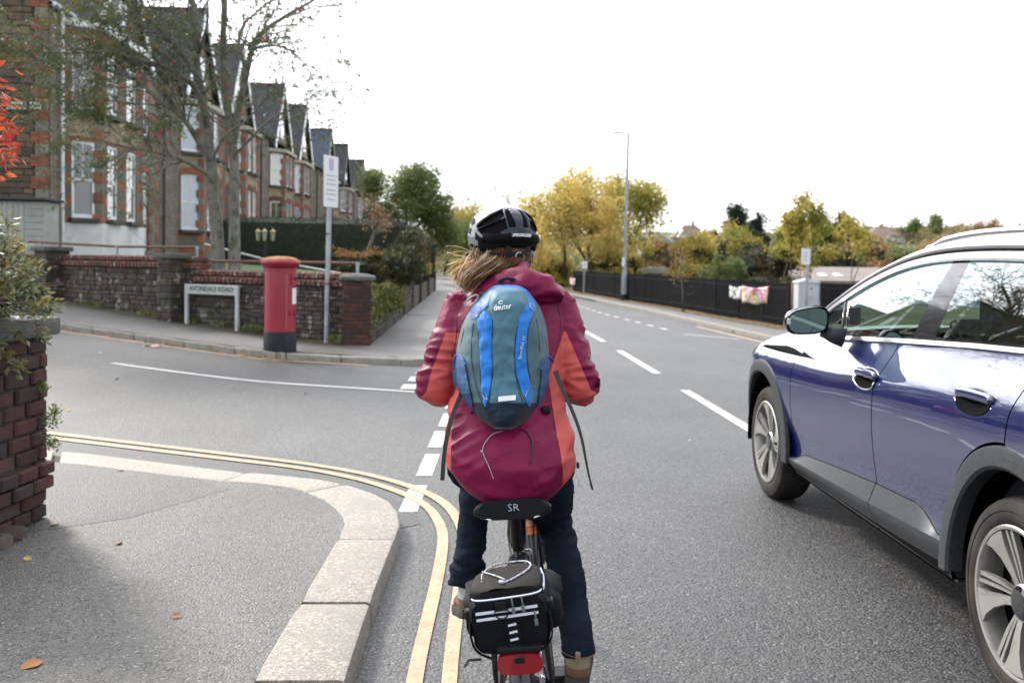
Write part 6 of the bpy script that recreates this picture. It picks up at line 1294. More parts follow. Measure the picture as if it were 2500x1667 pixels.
# sill cladding: lower facet, crease, upper facet
crease = lambda s: interp([(.5, .372), (1.72, .410), (2.5, .442), (2.7, .445)], s)
def sillp(s, z, e=0):
    c = crease(s); t = clad(s); b = .285
    if z <= c: o = lerp(.055, -.004, smooth(b, c, z)**.8)
    else: o = lerp(-.004, off(s, t)-.006, (z-c)/max(.004, t-c))
    return (-.93+o, -s, z)
def clpanel(name, a, b):
    rows = []
    for s in cs(a, b, 50):
        c, t = crease(s), max(clad(s), crease(s)+.006); zz = [.285]+[lerp(.287, c, k/8) for k in range(9)]+[lerp(c, t, k/6) for k in range(1, 7)]; row = [sillp(s, z) for z in zz]
        rows.append([(row[0][0]+.1, -s, .30)]+row+[(row[-1][0]+.03, -s, row[-1][2])])
    mb = MB(); mb.grid(rows); mb.add(rows[0], [tuple(range(len(rows[0])))]); mb.add(rows[-1], [tuple(range(len(rows[-1])))[::-1]]); return mb.obj(name, [CPL], car, smooth=25)
clpanel('sill_cladding', .53, 1.748); clpanel('sill_cladding', 1.757, 2.505)
mb = MB(); mb.grid([[(-.93+.06, -s, .29), (-.93+.075, -s, .262), (-.75, -s, .262)] for s in (.62, 1.5, 2.42)]); mb.obj('sill_lip', [CDARK], car)
# wheel arch trims
def arch_trim(hs):
    rows = []; 
    for k in range(49):
        a = lerp(-3, 183, k/48); c, s_ = math.cos(R(a)), math.sin(R(a)); row = []
        for r, e in ((RI_-.0, -.06), (RI_, -.004), (RI_+.012, .006), (RO_-.02, .007), (RO_, .002), (RO_+.002, -.02)):
            s = hs-c*r*(HSC if hs and c > 0 else 1); z = HZ+s_*r; zz = max(z, .27); row.append((-.93+off(s, min(1.0, max(.75, zz)))-e-.004, -s, zz))
        rows.append(row)
    mb = MB(); mb.grid(rows); return mb.obj('wheel_arch_trim', [CPL], car, smooth=35)
arch_trim(0); arch_trim(WB_)
for hs in (0, WB_):                                                     # wheel wells
    rows = []
    for k in range(25):
        a = lerp(-15, 195, k/24); rows.append([(x, -(hs-math.cos(R(a))*(RI_+.0)), max(.30, HZ+math.sin(R(a))*RI_)) for x in (-.90, -.6, -.5)])
    mb = MB(); mb.grid(rows); mb.lathe([(.33, -.005), (.33, .005)], 32, (-.52, -hs, HZ+.02), M=Matrix.Rotation(PI/2, 4, 'Y')); mb.obj('wheel_well', [CDARK], car)
# bumper, bonnet, windscreen, roof
def mirror_pts(row): return row+[(-p[0], p[1], p[2]) for p in row[::-1]]
rows = []
for s in cs(-.80, .62, 24):
    z = fendt(s); x = sp_(s, z)[0]; rows.append([(lerp(x, -x, t/16), -s+.0, z+.0+.055*math.sin(PI*t/16)**.7) for t in range(17)])
mb = MB(); mb.grid(rows); mb.obj('bonnet', [CBLUE], car, smooth=True)
mb = MB(); mb.grid([[(sp_(-.80, z)[0]*k, .80+.09*(1-k*k), z) for k in [1-t/8 for t in range(17)]] for z in (.25, .35, .5, .62, .74)]); mb.obj('front_bumper', [CBLUE], car, smooth=True)
panel('bumper_corner', -.80, -.40, lambda s: .27, lambda s: .462, CPL, ns=10, nz_=6)
T = lambda s: interp([(.55, 1.175), (.65, 1.235), (.86, 1.327), (.98, 1.378), (1.10, 1.423), (1.25, 1.468), (1.45, 1.517), (1.6, 1.541), (1.77, 1.559), (1.99, 1.570), (2.3, 1.572), (2.63, 1.566), (2.9, 1.548), (3.3, 1.49), (3.6, 1.42)], s)
Ts = lambda s: sum(T(s+d)*w for d, w in ((-.12, .15), (-.06, .2), (0, .3), (.06, .2), (.12, .15)))
def gp_(s, z, e=0):                                                     # greenhouse side surface
    b = beltz(s); k = max(0, (z-b)/.40); o = .122+.115*k+.03*k*k; o += .05*smooth(.9, -.2, s)*.3
    return (-.93+o-e, -s, z)
def band(name, s0, s1, za, zb, mat_, e0, e1=None, ns=60, parent=car, fn=None):
    rows = [[gp_(s, za(s), e0-.012), gp_(s, za(s), e0), gp_(s, zb(s), e0 if e1 is None else e1), gp_(s, zb(s), (e0 if e1 is None else e1)-.012)] for s in cs(s0, s1, ns)]
    mb = MB(); mb.grid(rows); return mb.obj(name, [mat_], parent, smooth=30)
band('window_gasket', .62, 3.4, lambda s: Ts(s)-.004, lambda s: Ts(s)+.006, CBLK, .010)
band('window_frame', .60, 3.45, lambda s: Ts(s)+.006, lambda s: Ts(s)+.032, M('grey_door_frame', (.25, .24, .24), .3, .3, coat=.5), .008)
band('frame_gap', .55, 3.5, lambda s: Ts(s)+.032, lambda s: Ts(s)+.046, CBLK, .0)
capz = lambda s: .030+.026*smooth(.4, 1.9, s)
rows = []
for s in cs(.42, 3.65, 70):
    z0_ = Ts(s)+.046; w = capz(s); rows.append([gp_(s, z0_, -.012), gp_(s, z0_, .014), gp_(s, z0_+w*.45, .006), gp_(s, z0_+w*.8, -.018), gp_(s, z0_+w, -.05), gp_(s, z0_+w*1.08, -.09)])
mb = MB(); mb.grid(rows); mb.obj('roof_arch', [CSIL], car, smooth=True)
rz_ = lambda s: Ts(s)+.046+capz(s)*1.08
rows = []
for s in cs(1.35, 3.5, 30):
    x, _, z = gp_(s, rz_(s), -.09); rows.append([(lerp(x, -x, t/12), -s, z+.022*math.sin(PI*t/12)**.8) for t in range(13)])
mb = MB(); mb.grid(rows); mb.obj('roof', [CBLK], car, smooth=True)
rows = []
for s in cs(.50, 1.35, 16):
    x, _, z = gp_(s, rz_(s), -.09); rows.append([(lerp(x, -x, t/12), -s+.25*math.sin(PI*t/12)**.6*(1-smooth(.5, 1.35, s)), z+.03*math.sin(PI*t/12)**.8) for t in range(13)])
mb = MB(); mb.grid(rows); mb.obj('windscreen', [CGL], car, smooth=True)
pts = [gp_(s, rz_(s)+(.0 if 1.62 < s < 3.3 else -.015)+.012, -.075) for s in cs(1.50, 3.4, 30)]; mb = MB(); mb.tube(pts, .016, 8, flat=1.4); mb.obj('roof_rail', [CCHR], car, smooth=True)
# belt moulding
band('belt_moulding', 1.0, 3.5, lambda s: beltz(s)-.004, lambda s: beltz(s)+.015, CCHR, .012, .008)
band('belt_gasket', 1.0, 3.4, lambda s: beltz(s)+.015, lambda s: beltz(s)+.022, CBLK, .006)
# side glass, pillars
def glass(name, s0, s1, frontcurve=None, mat_=CGL):
    rows = []
    for i in range(41):
        t = i/40; row = []
        for j in range(13):
            k = j/12; sa = s0[0]+(s0[1]-s0[0])*k; sb = s1[0]+(s1[1]-s1[0])*k; s = lerp(sa, sb, t); row.append(gp_(s, lerp(beltz(s)+.018, Ts(s), k) if Ts(s) > beltz(s)+.02 else beltz(s)+.018, -.004))
        rows.append(row)
    mb = MB(); mb.grid(rows); return mb.obj(name, [mat_], car, smooth=True)
glass('front_quarter_glass', (.70, .70), (1.02, .90)); glass('front_side_window', (1.035, .915), (1.87, 1.985)); glass('rear_side_window', (2.085, 2.13), (2.86, 2.86))
glass('b_pillar', (1.865, 1.98), (2.09, 2.135), mat_=CBLK); glass('c_pillar', (2.86, 2.86), (3.4, 3.3), mat_=CGL)
mb = MB(); mb.tube([gp_(1.028, beltz(1.028), .003), gp_(.906, Ts(.906), .003)], .009, 6); mb.obj('quarter_glass_bar', [CBLK], car, smooth=True)
# door mirror
my = -1.17
mir = MB(); rows = []
for k, (dy, sx_, sz_) in enumerate(((-.0, .97, .97), (.02, 1.0, 1.0), (.06, .97, .95), (.11, .80, .78), (.145, .45, .42), (.155, .05, .05))):
    row = []
    for j in range(28):
        a = 2*PI*j/28; c_, s_ = math.cos(a), math.sin(a); x = math.copysign(abs(c_)**.62, c_)*.118; z = math.copysign(abs(s_)**.7, s_)*(.074 if s_ > 0 else .074); z += .02*(x/.125)*(1 if s_ > 0 else .4)
        row.append((-1.065+x*sx_+.02, my+dy, 1.238+z*sz_))
    rows.append(row)
mir.grid(rows, closeu=True); mir.obj('mirror_housing', [CBLK], car, smooth=True)
mb = MB(); mb.add([(p[0]*.90-1.045*.10, my-.001+.004, 1.238+(p[2]-1.238)*.88) for p in rows[0]], [tuple(range(28))]); mb.obj('mirror_glass', [MIRG], car)
mb = MB(); mb.grid([[(p[0], p[1]+.004, p[2]+.003) for p in rw_[2:13]] for rw_ in [[(q[0], q[1], q[2]) for q in r_] for r_ in rows[1:4]]]); mb.obj('mirror_cap', [CBLUE], car, smooth=True)
mb = MB(); mb.tube([(-.95, my+.05, 1.19), (-.90, my+.03, 1.165), (-.84, my+.02, 1.15)], [.022, .028, .035], 10, flat=1.6); mb.obj('mirror_stalk', [CPL], car, smooth=True)
mb = MB(); mb.rbox((-1.15, my-.003, 1.235), (.02, .012, .035), .004, 2); mb.obj('indicator', [CCHR], car)
# door handles: bar across the scoop, bright lower lip
for hs, hz_ in ((1.63, 1.000), (2.67, 1.040)):
    pts = [(-.93+offz(s, hz_)-.012+.004*abs(k), -s, hz_+.012+.004*(1-k*k)) for k, s in ((k/6, hs+.135*k/6) for k in range(-6, 7))]
    mb = MB(); mb.tube(pts, [.010]+[.014]*11+[.010], 10, flat=1.5); h_ = mb.obj('door_handle', [CBLUE], car, smooth=True)
    pts = [(-.93+offz(s, hz_-.05)-.001, -s, hz_-.012-.05*math.sqrt(max(0, 1-(k/7)**2))) for k, s in ((k, hs+.136*k/7) for k in range(-7, 8))]
    mb = MB(); mb.tube(pts, .0035, 6); mb.obj('handle_trim', [CCHR], h_, smooth=True)
    rows = [[sp_(hs+.130*k*math.cos(t), hz_-.012+.046*k*math.sin(t), .003) for t in [2*PI*j/28 for j in range(28)]] for k in (.02, .35, .7, .9, 1.0)]; mb = MB(); mb.grid(rows, closeu=True); mb.obj('handle_recess_shade', [CDARK], h_, smooth=True)  # dark sheet standing in for the shade inside the scoop
# wheels
def wheel(hs, ang):
    w = empty('wheel', (0, 0, 0)); w.parent = car; w.location = (-.905, -hs, HZ); My = Matrix.Rotation(-PI/2, 4, 'Y')
    def lat(name, prof, mt, sm=35, n=64): mb = MB(); mb.lathe(prof, n, M=My, cap=name != 'tyre'); return mb.obj(name, [mt], w, smooth=sm)
    RT = HZ+.002
    lat('tyre', [(.262, -.20), (.30, -.215), (.345, -.21), (RT-.005, -.185), (RT, -.16), (RT, -.055), (RT-.006, -.03), (.352, -.008), (.33, .002), (.315, .004), (.313, .001), (.30, .004), (.28, .0), (.268, -.006), (.262, -.02)], CRUB, 30)
    def ring(name, a, b, z0, z1, mt, zc=None):
        mb = MB(); rows = [[(-z0, a*math.cos(t), a*math.sin(t)), (-z1, b*math.cos(t), b*math.sin(t))] for t in [2*PI*k/64 for k in range(64)]]; mb.grid(rows, closev=True); return mb
    prof = [(.268, .0), (.262, .004), (.252, .002), (.247, -.015), (.243, -.06), (.235, -.12)]
    mb = MB(); mb.grid([[(-z, r*math.cos(t), r*math.sin(t)) for r, z in prof] for t in [2*PI*k/72 for k in range(72)]], closev=True); rim = mb.obj('rim', [CALLOY], w, smooth=40)
    mb = MB(); mb.lathe([(.243, -.10), (.243, -.09)], 48, M=My); mb.obj('brake_disc', [CDARK], w); mb = MB(); mb.lathe([(.16, -.085), (.16, -.075)], 40, M=My); mb.obj('brake_disc', [CBRK], w)
    def blade(poly, z_in, z_out, th=.022, mt=CALLOY):
        mb = MB(); n = len(poly); f_ = lambda r: lerp(z_in, z_out, min(1, max(0, (r-.04)/.2)))
        top = [(-(f_(r)), r*math.cos(R(a)), r*math.sin(R(a))) for r, a in poly]; bot = [(p[0]+th, p[1]*1.0, p[2]*1.0) for p in top]
        mb.add(top+bot, [tuple(range(n)), tuple(range(n, 2*n))[::-1]]+[(i, (i+1) % n, n+(i+1) % n, n+i) for i in range(n)]); return mb.obj('spoke', [mt], rim)
    for k in range(5):
        b = ang+72*k
        blade([(.045, b-22), (.10, b-12), (.17, b-15), (.22, b-20), (.247, b-25), (.249, b-14), (.249, b-3), (.249, b+4), (.20, b+2), (.12, b+5), (.045, b+14)], -.03, .0)
        blade([(.05, b+16), (.12, b+12), (.247, b+9), (.248, b+12), (.13, b+17), (.05, b+26)], -.032, -.004)
        blade([(.05, b+28), (.13, b+20), (.247, b+15), (.248, b+19), (.14, b+26), (.05, b+38)], -.034, -.006)
    lat('hub_cap', [(.058, -.045), (.058, -.02), (.045, -.012), (.03, -.012), (.0, -.010)], CBLK); lat('hub_ring', [(.066, -.045), (.066, -.028), (.059, -.022)], CALLOY)
    return w
wheel(0, 96); wheel(WB_, 62)
for hs in (0, WB_): mb = MB(); mb.lathe([(.30, -.10), (HZ, -.08), (HZ, .08), (.30, .10)], 32, (.80, -hs, HZ), M=Matrix.Rotation(PI/2, 4, 'Y')); mb.obj('far_wheel', [CRUB], car, smooth=40)
# far side of the car, closing the body
mb = MB()
rows = []
for s in cs(-.8, 3.7, 60):
    zb = archz(s, RI_, .28); b = beltz(s) if s > .5 else fendt(s); rows.append([(-sp_(s, z)[0], -s, max(z, zb)) for z in [lerp(.28, b, j/8) for j in range(9)]])
mb.grid(rows); mb.obj('far_side_body', [CBLUE], car, smooth=True)
mb = MB(); mb.grid([[(-gp_(s, z_)[0], -s, z_) for z_ in (Ts(s)-.01, Ts(s)+.05, rz_(s))] for s in cs(.5, 3.5, 40)]); 
for s in (.95, 1.98, 2.9): mb.grid([[(-gp_(s+d, lerp(beltz(s), Ts(s), k/3))[0], -s-d+.0, lerp(beltz(s), Ts(s), k/3)) for k in range(4)] for d in (-.05, .06)])
mb.obj('far_side_frames', [CDASH], car)
mb = MB(); mb.grid([[(x, -3.72-.1*(1-(x/.75)**2), z) for x in [-.75+.15*i for i in range(11)]] for z in (.3, .7, 1.25)]); mb.grid([[(x*.8, -3.72+(z-1.25)*1.1, z) for x in [-.75+.15*i for i in range(11)]] for z in (1.25, 1.5)]); mb.obj('tailgate', [CBLUE], car, smooth=True)
# interior
def seat(x, y):
    mb = MB(); mb.rbox((x, y, .62), (.52, .52, .16), .05, 3); mb.rbox((x, y-.30, .98), (.50, .14, .64), .05, 3, M=Matrix.Rotation(.22, 4, 'X')); o = mb.obj('car_seat', [CSEAT], car, smooth=40)
    mb = MB(); mb.rbox((x, y-.40, 1.36), (.27, .10, .19), .035, 3); mb.obj('head_rest', [CSEAT], o, smooth=40)
seat(-.38, -1.55); seat(.38, -1.55); seat(-.38, -2.45); seat(.38, -2.45)
mb = MB(); mb.rbox((0, -.62, 1.0), (1.5, .45, .22), .06, 3); mb.obj('dashboard', [CDASH], car, smooth=40)
c_ = Vector((.38, -.98, 1.08)); mb = MB(); mb.tube([tuple(c_+Vector((.18*math.cos(t), .18*math.sin(t)*.35, .18*math.sin(t)*.94))) for t in [2*PI*k/24 for k in range(24)]], .014, 6, close=True); mb.obj('steering_wheel', [CBLK], car, smooth=True)
mb = MB(); mb.box((-.74, -1.75, .88), (.02, 2.4, .45)); mb.obj('door_lining', [CDASH], car)
# ================================================================ bicycle, rider, luggage
BX0, BY0, LEAN, BYAW = .204, 2.72, R(-5), R(-4)
BT = Matrix.Translation((BX0, BY0, 0)) @ Matrix.Rotation(BYAW, 4, 'Z') @ Matrix.Rotation(LEAN, 4, 'Y')
def bw(x, y, z): return BT @ Vector((x, y-BY0, z))
def bike_empty(name, label, cat):
    t = empty(name, (BX0, BY0, 0), label, cat); t.rotation_euler = (0, LEAN, BYAW); return t
def L_(x, y, z): return Vector((x, y-BY0, z))                            # bike-local, y given as forward distance
BKM = M('black_frame_paint', (.005, .005, .006), .35, coat=.4); BKA = M('black_anodised', (.008, .008, .009), .45, .2, spec=.25); RUB = M('bicycle_tyre', (.012, .012, .012), .8, spec=.15); GUARD = M('mudguard_plastic', (.010, .011, .012), .3, coat=.3); SADM = M('saddle_vinyl', (.006, .007, .009), .5, spec=.2, bump=[(250, .3, .001)])
ORA = M('orange_decal', (.75, .16, .03), .4); ORP = M('pale_orange_decal', (.75, .40, .28), .4); STEELB = M('bright_steel', (.55, .55, .56), .25, .9); REFL = M('red_reflector', (.20, .0, .008), .3, coat=.4, bump=[(400, .4, .001)]); GREYTXT = M('silver_print', (.45, .52, .58), .4)
bike = bike_empty('bicycle', 'black bicycle with wide saddle, rear rack and mudguard, ridden by the woman', 'bicycle')
def bt(name, pts, r, mt, n=12, parent=bike, flat=1.0, **k): mb = MB(); mb.tube([L_(*p) for p in pts], r, n, flat=flat, **k); return mb.obj(name, [mt], parent, smooth=40)
ZW, YR, YF, BB = .345, 2.58, 3.66, (0, 3.02, .285)
for Y_ in (YR, YF):
    w = empty('wheel', (0, 0, 0)); w.parent = bike; w.location = L_(0, Y_, ZW)
    mb = MB(); mb.tube([(0, .325*math.cos(t), .325*math.sin(t)) for t in [2*PI*k/48 for k in range(48)]], .020, 10, close=True); mb.obj('tyre', [RUB], w, smooth=True)
    mb = MB(); mb.tube([(0, .30*math.cos(t), .30*math.sin(t)) for t in [2*PI*k/48 for k in range(48)]], .011, 8, close=True); mb.obj('rim', [BKA], w, smooth=True)
    mb = MB(); [mb.tube([(.02*(1 if k % 2 else -1), .0, 0), (0, .30*math.cos(2*PI*k/28), .30*math.sin(2*PI*k/28))], .001, 4) for k in range(28)]; mb.obj('spokes', [STEELB], w)
    mb = MB(); mb.lathe([(.02, -.05), (.028, -.03), (.028, .03), (.02, .05)], 14, M=Matrix.Rotation(PI/2, 4, 'Y')); mb.obj('hub', [BKA], w, smooth=40)
head_t, head_b, seat_c = (0, 3.40, .86), (0, 3.44, .70), (0, 2.83, .665)
bt('seat_tube', [BB, seat_c], [.018, .018], BKM); bt('seat_post', [(0, 2.835, .62), (0, 2.755, .80)], .017, BKA, 16)
bt('down_tube', [BB, (.0, 3.2, .47), head_b], [.042, .042, .036], BKM, 16); bt('top_tube', [seat_c, (0, 3.1, .755), head_t], [.024, .026, .026], BKM, 16); bt('head_tube', [head_b, head_t, (0, 3.39, .90)], .025, BKM, 16)
for sx in (-1, 1):
    bt('chain_stay', [(sx*.03, 3.0, .285), (sx*.055, 2.8, .32), (sx*.068, YR, ZW)], [.013, .011, .009], BKM, 8); bt('seat_stay', [(sx*.02, 2.83, .64), (sx*.055, 2.7, .5), (sx*.068, YR, ZW)], [.010, .009, .008], BKM, 8)
    bt('fork_blade', [(sx*.035, 3.455, .66), (sx*.055, 3.55, .5), (sx*.058, YF, ZW)], [.016, .014, .010], BKM, 8)
bt('stem', [(0, 3.39, .90), (0, 3.38, 1.02), (0, 3.43, 1.06)], .017, BKA); hb = bt('handlebar', [(-.31, 3.36, 1.10), (-.18, 3.40, 1.085), (0, 3.43, 1.065), (.18, 3.40, 1.085), (.31, 3.36, 1.10)], .013, BKA)
for sx in (-1, 1):
    bt('grip', [(sx*.30, 3.362, 1.099), (sx*.19, 3.397, 1.086)], .018, RUB, 12, hb); bt('brake_lever', [(sx*.185, 3.41, 1.08), (sx*.20, 3.46, 1.06), (sx*.28, 3.45, 1.04)], .006, BKA, 6, hb)
# decal on the frame seen past the seat post
mb = MB(); c = L_(.014, 3.10, .79)
BI = BT.inverted(); ta, tb = BI @ at(1294, 1255, 3.06), BI @ at(1316, 1412, 2.99)
mb = MB(); mb.tube([ta, tb], [.0175, .021], 18); dc = mb.obj('frame_tube', [BKM], bike, smooth=40)
for a_, b_, mt in ((.09, .19, ORP), (.20, .32, ORA)):
    mb = MB(); mb.tube([lerp(ta, tb, a_), lerp(ta, tb, b_)], .0186, 18, cap=False); mb.obj('decal', [mt], dc, smooth=True)
bt('cable', [(.05, 3.34, .98), (.055, 3.1, .80), (.045, 2.95, .62), (.04, 2.9, .45)], .003, BKA, 5); bt('cable', [(.03, 3.36, .98), (.065, 3.15, .86), (.06, 3.0, .7), (.05, 2.88, .5)], .0025, BKA, 5)
mb = MB(); mb.lathe([(.024, -.014), (.024, .014)], 14, tuple(L_(0, 2.832, .655)), M=Matrix.Rotation(.25, 4, 'X')); cl = mb.obj('seat_clamp', [STEELB], bike, smooth=40); mb = MB(); mb.rbox(tuple(L_(.028, 2.80, .655)), (.03, .018, .02), .004, 1); mb.obj('clamp_lever', [STEELB], cl)
# saddle
prof = []
for k in range(25):
    t = k/24; y = lerp(2.615, 2.89, t**1.3); w = lerp(.112, .022, smooth(.12, .75, t**1.3))*min(1, .86+t*2.2); zt_ = .868-.012*math.sin(PI*t)-.0*t; prof.append((y, w, zt_))
rows = []
for y, w, zt_ in prof:
    row = []
    for j in range(24):
        a = 2*PI*j/24; c_, s_ = math.cos(a), math.sin(a); row.append(tuple(L_(math.copysign(abs(c_)**.55, c_)*w*(1 if s_ > -.3 else .93), y, zt_-.028+math.copysign(abs(s_)**.6, s_)*(.027 if s_ > 0 else .032)-.010*(abs(c_)**3 if s_ > 0 else 0))))
    rows.append(row)
mb = MB(); mb.grid(rows, closeu=True); mb.add(rows[0], [tuple(range(24))]); mb.add(rows[-1], [tuple(range(24))[::-1]]); sad = mb.obj('saddle', [SADM], bike, smooth=50)
for sx in (-1, 1):
    bt('saddle_rail', [(sx*.022, 2.66, .822), (sx*.022, 2.72, .808), (sx*.022, 2.82, .812)], .004, STEELB, 6, sad); bt('saddle_edge', [(sx*.109, 2.66, .826), (sx*.090, 2.625, .816), (sx*.060, 2.612, .811)], .0028, STEELB, 6, sad)
text('saddle_logo', 'SR', .030, GREYTXT, sad, tuple(L_(.004, 2.611, .842)), (PI/2, 0, 0), ext=.0008, bold=-.0006, sx=1.1)
# crank, pedals
CRA = R(28)
for sx, sg in ((1, -1), (-1, 1)):
    e = (sx*.075, 3.02+sg*.17*math.cos(CRA)*.95, .285+sg*.17*math.sin(CRA)*.55)
    bt('crank', [(sx*.065, 3.02, .285), e], [.014, .010], BKA, 8, flat=.7); c = L_(sx*.125, e[1], e[2]); mb = MB(); mb.rbox(tuple(c), (.095, .085, .024), .006, 1); mb.tube([(c.x-sx*.05, c.y, c.z), (c.x, c.y, c.z)], .007, 8); mb.obj('pedal', [BKA], bike)
mb = MB(); mb.lathe([(.09, .045), (.09, .049)], 32, tuple(L_(0, 3.02, .285)), M=Matrix.Rotation(PI/2, 4, 'Y')); mb.obj('chain_ring', [BKA], bike); mb = MB(); [mb.tube([L_(.05, 3.02, .285+s*.088), L_(.05, YR, ZW+s*.04)], .005, 5) for s in (-1, 1)]; mb.lathe([(.045, .045), (.03, .06), (.045, .047)], 20, tuple(L_(0, YR, ZW)), M=Matrix.Rotation(PI/2, 4, 'Y')); mb.obj('chain', [STEELB], bike)
bt('rear_derailleur', [(.075, YR, ZW-.02), (.085, YR-.02, ZW-.09), (.07, YR+.03, ZW-.15)], .010, BKA, 6)
# mudguard
rows = []
for k in range(25):
    a = R(lerp(-12, 150, k/24)); r = .368; row = []
    for j in range(9):
        b = lerp(-1, 1, j/8); rr = r-.016*b*b; row.append(tuple(L_(b*.029+.006, YR-rr*math.cos(a), ZW+rr*math.sin(a))))
    rows.append(row)
mb = MB(); mb.grid(rows); mg = mb.obj('mudguard', [GUARD], bike, smooth=True); mg.modifiers.new('thickness', 'SOLIDIFY').thickness = .002
# rack
for sx in (-1, 1):
    bt('rack_rail', [(sx*.058, 2.50, .690), (sx*.06, 2.3, .705), (sx*.06, 2.12, .705), (sx*.02, 2.06, .705), (0, 2.058, .705)], .0055, BKA, 8); bt('rack_leg', [(sx*.06, 2.3, .70), (sx*.075, 2.5, .42), (sx*.078, YR, ZW)], .0055, BKA, 8); bt('rack_leg', [(sx*.06, 2.5, .70), (sx*.078, YR, ZW)], .0055, BKA, 8)
for y in (2.15, 2.3): bt('rack_bar', [(-.06, y, .705), (.06, y, .705)], .004, BKA, 6)
# rear light / reflector under the bag
rows = []
mb = MB(); poly = [(.050*math.copysign(abs(math.cos(t))**.5, math.cos(t)), .0245*math.copysign(abs(math.sin(t))**.6, math.sin(t))*(1 if math.sin(t) < 0 else .8)) for t in [2*PI*k/28 for k in range(28)]]
mb.prism(poly, 0, .018, M=Matrix.Translation(L_(.020, 2.03, .655)) @ Matrix.Rotation(PI/2, 4, 'X')); mb.obj('rear_reflector', [REFL], bike, smooth=30)
mb = MB(); mb.rbox(tuple(L_(.020, 2.035, .682)), (.098, .034, .016), .005, 2); mb.rbox(tuple(L_(.020, 2.012, .664)), (.022, .008, .016), .003, 1); mb.obj('reflector_bracket', [BKA], bike, smooth=40)
# ---------------------------------------------------------------- trunk bag
def fabric(name, col, var=.75, sc=12, weave=900, rough=.7, sheen=.0):
    return M(name, col, rough, layers=[(sc, tuple(c*var for c in col), .4, .7)], bump=[(sc*1.6, .35, .008, 4), (weave, .25, .0006)], sheen=sheen, spec=.14)
NYB = fabric('black_nylon', (.004, .0045, .007)); NYB2 = fabric('worn_black_top_fabric', (.012, .010, .009)); REFW = M('reflective_piping', (.60, .63, .74), .35); CORDB = M('cord_black_white', (.05, .05, .08), .7, layers=[(520, (.6, .6, .68), .48, .55, 0)]); PULL = M('grey_zip_pull', (.10, .12, .12), .5)
bag = bike_empty('rack_bag', 'black rack bag with white reflective piping and elastic cord strapped behind the saddle', 'bag')
bag.rotation_euler = (0, R(-9.5), BYAW); bag.location = (BX0+.066, BY0, -.026)
def bg_rows(y0, y1, prof):
    return [[tuple(L_(x, lerp(y0, y1, t), z)) for x, z in ring(t)] for t in []]
def ring_box(cx, y, cz, hx, hz_, p=.35, n=40, bulge=0):
    return [L_(cx+hx*math.copysign(abs(math.cos(a))**p, math.cos(a))*(1-.0*math.sin(a)), y, cz+hz_*math.copysign(abs(math.sin(a))**p, math.sin(a))) for a in [2*PI*(j+.5)/n for j in range(n)]]
def loftobj(name, rings, mt, parent, sm=50, noise_amp=0, ns=9):
    mb = MB(); mb.grid(rings, closeu=True); mb.add(rings[0], [tuple(range(len(rings[0])))]); mb.add(rings[-1], [tuple(range(len(rings[-1])))[::-1]]); o = mb.obj(name, [mt], parent, smooth=sm)
    if noise_amp:
        P = [v.co.copy() for v in o.data.vertices]; Nn = [v.normal.copy() for v in o.data.vertices]
        o.data.vertices.foreach_set('co', [c for p, n in zip(P, Nn) for c in (p+n*noise_amp*(noise.noise(p*ns)+.5*noise.noise(p*ns*2.7)))])
    return o
R_ = [(2.035, .080, .058, .765), (2.045, .087, .064, .765), (2.09, .090, .066, .766), (2.16, .088, .064, .764), (2.24, .084, .058, .758), (2.29, .078, .050, .754), (2.30, .068, .042, .752)]
body = loftobj('body', [ring_box(0, y, cz, hx, hz_, .38) for y, hx, hz_, cz in R_], NYB, bag, 40, .004, 22)
loftobj('lid', [[L_(p.x*k, p.y+BY0, .812+(p.z-.812)*1.0) for p in ring_box(0, y, .822+dz, hx, .018, .5)] for y, hx, dz, k in ((2.05, .070, .002, 1), (2.06, .082, .005, 1), (2.11, .084, .008, 1), (2.17, .078, .006, 1), (2.23, .068, -.006, 1), (2.28, .055, -.022, 1))], NYB2, bag, 50, .006, 24)
for sx, y_ in ((1, 2.2), (-1, 2.2)):
    loftobj('side_pocket', [[L_(sx*(.082+d), y_+.095*c1*math.copysign(abs(math.cos(a))**.6, math.cos(a)), .758+.050*c1*math.copysign(abs(math.sin(a))**.6, math.sin(a))) for a in [2*PI*j/28 for j in range(28)]] for d, c1 in ((0, 1), (.012, 1.0), (.024, .9), (.032 if sx > 0 else .018, .65), (.036 if sx > 0 else .02, .2))], NYB, bag, 60, .010, 26)
def strip_on(name, pts, w, mt, parent, nrm_=Vector((0, -1, 0)), th=.0015):
    mb = MB(); rows = []; P = [L_(*p) for p in pts]
    for i, p in enumerate(P):
        d = (P[min(i+1, len(P)-1)]-P[max(0, i-1)]).normalized(); s = nrm_.cross(d).normalized()*w/2; rows.append([p-s, p-s+nrm_*th, p+s+nrm_*th, p+s])
    mb.grid(rows, closeu=True); return mb.obj(name, [mt], parent, smooth=30)
yb_ = 2.0318
for z0_, xw in ((.800, .070), (.786, .070)): strip_on('reflective_stripe', [(-.072+.138*k/8, yb_+.002*abs(k-4)/4, z0_) for k in range(9)], .0062, REFW, bag)
strip_on('pocket_zip', [(-.072+.138*k/8, yb_+.001, .793) for k in range(9)], .007, NYB, bag)
for k in range(3): strip_on('reflective_dash', [(-.004, yb_-.0012, .766-.0165*k), (.014, yb_-.0012, .768-.0165*k)], .0045, REFW, bag)
mb = MB(); mb.rbox(tuple(L_(.005, yb_+.001, .751)), (.034, .003, .060), .001, 1); mb.obj('light_loop_patch', [NYB], bag)
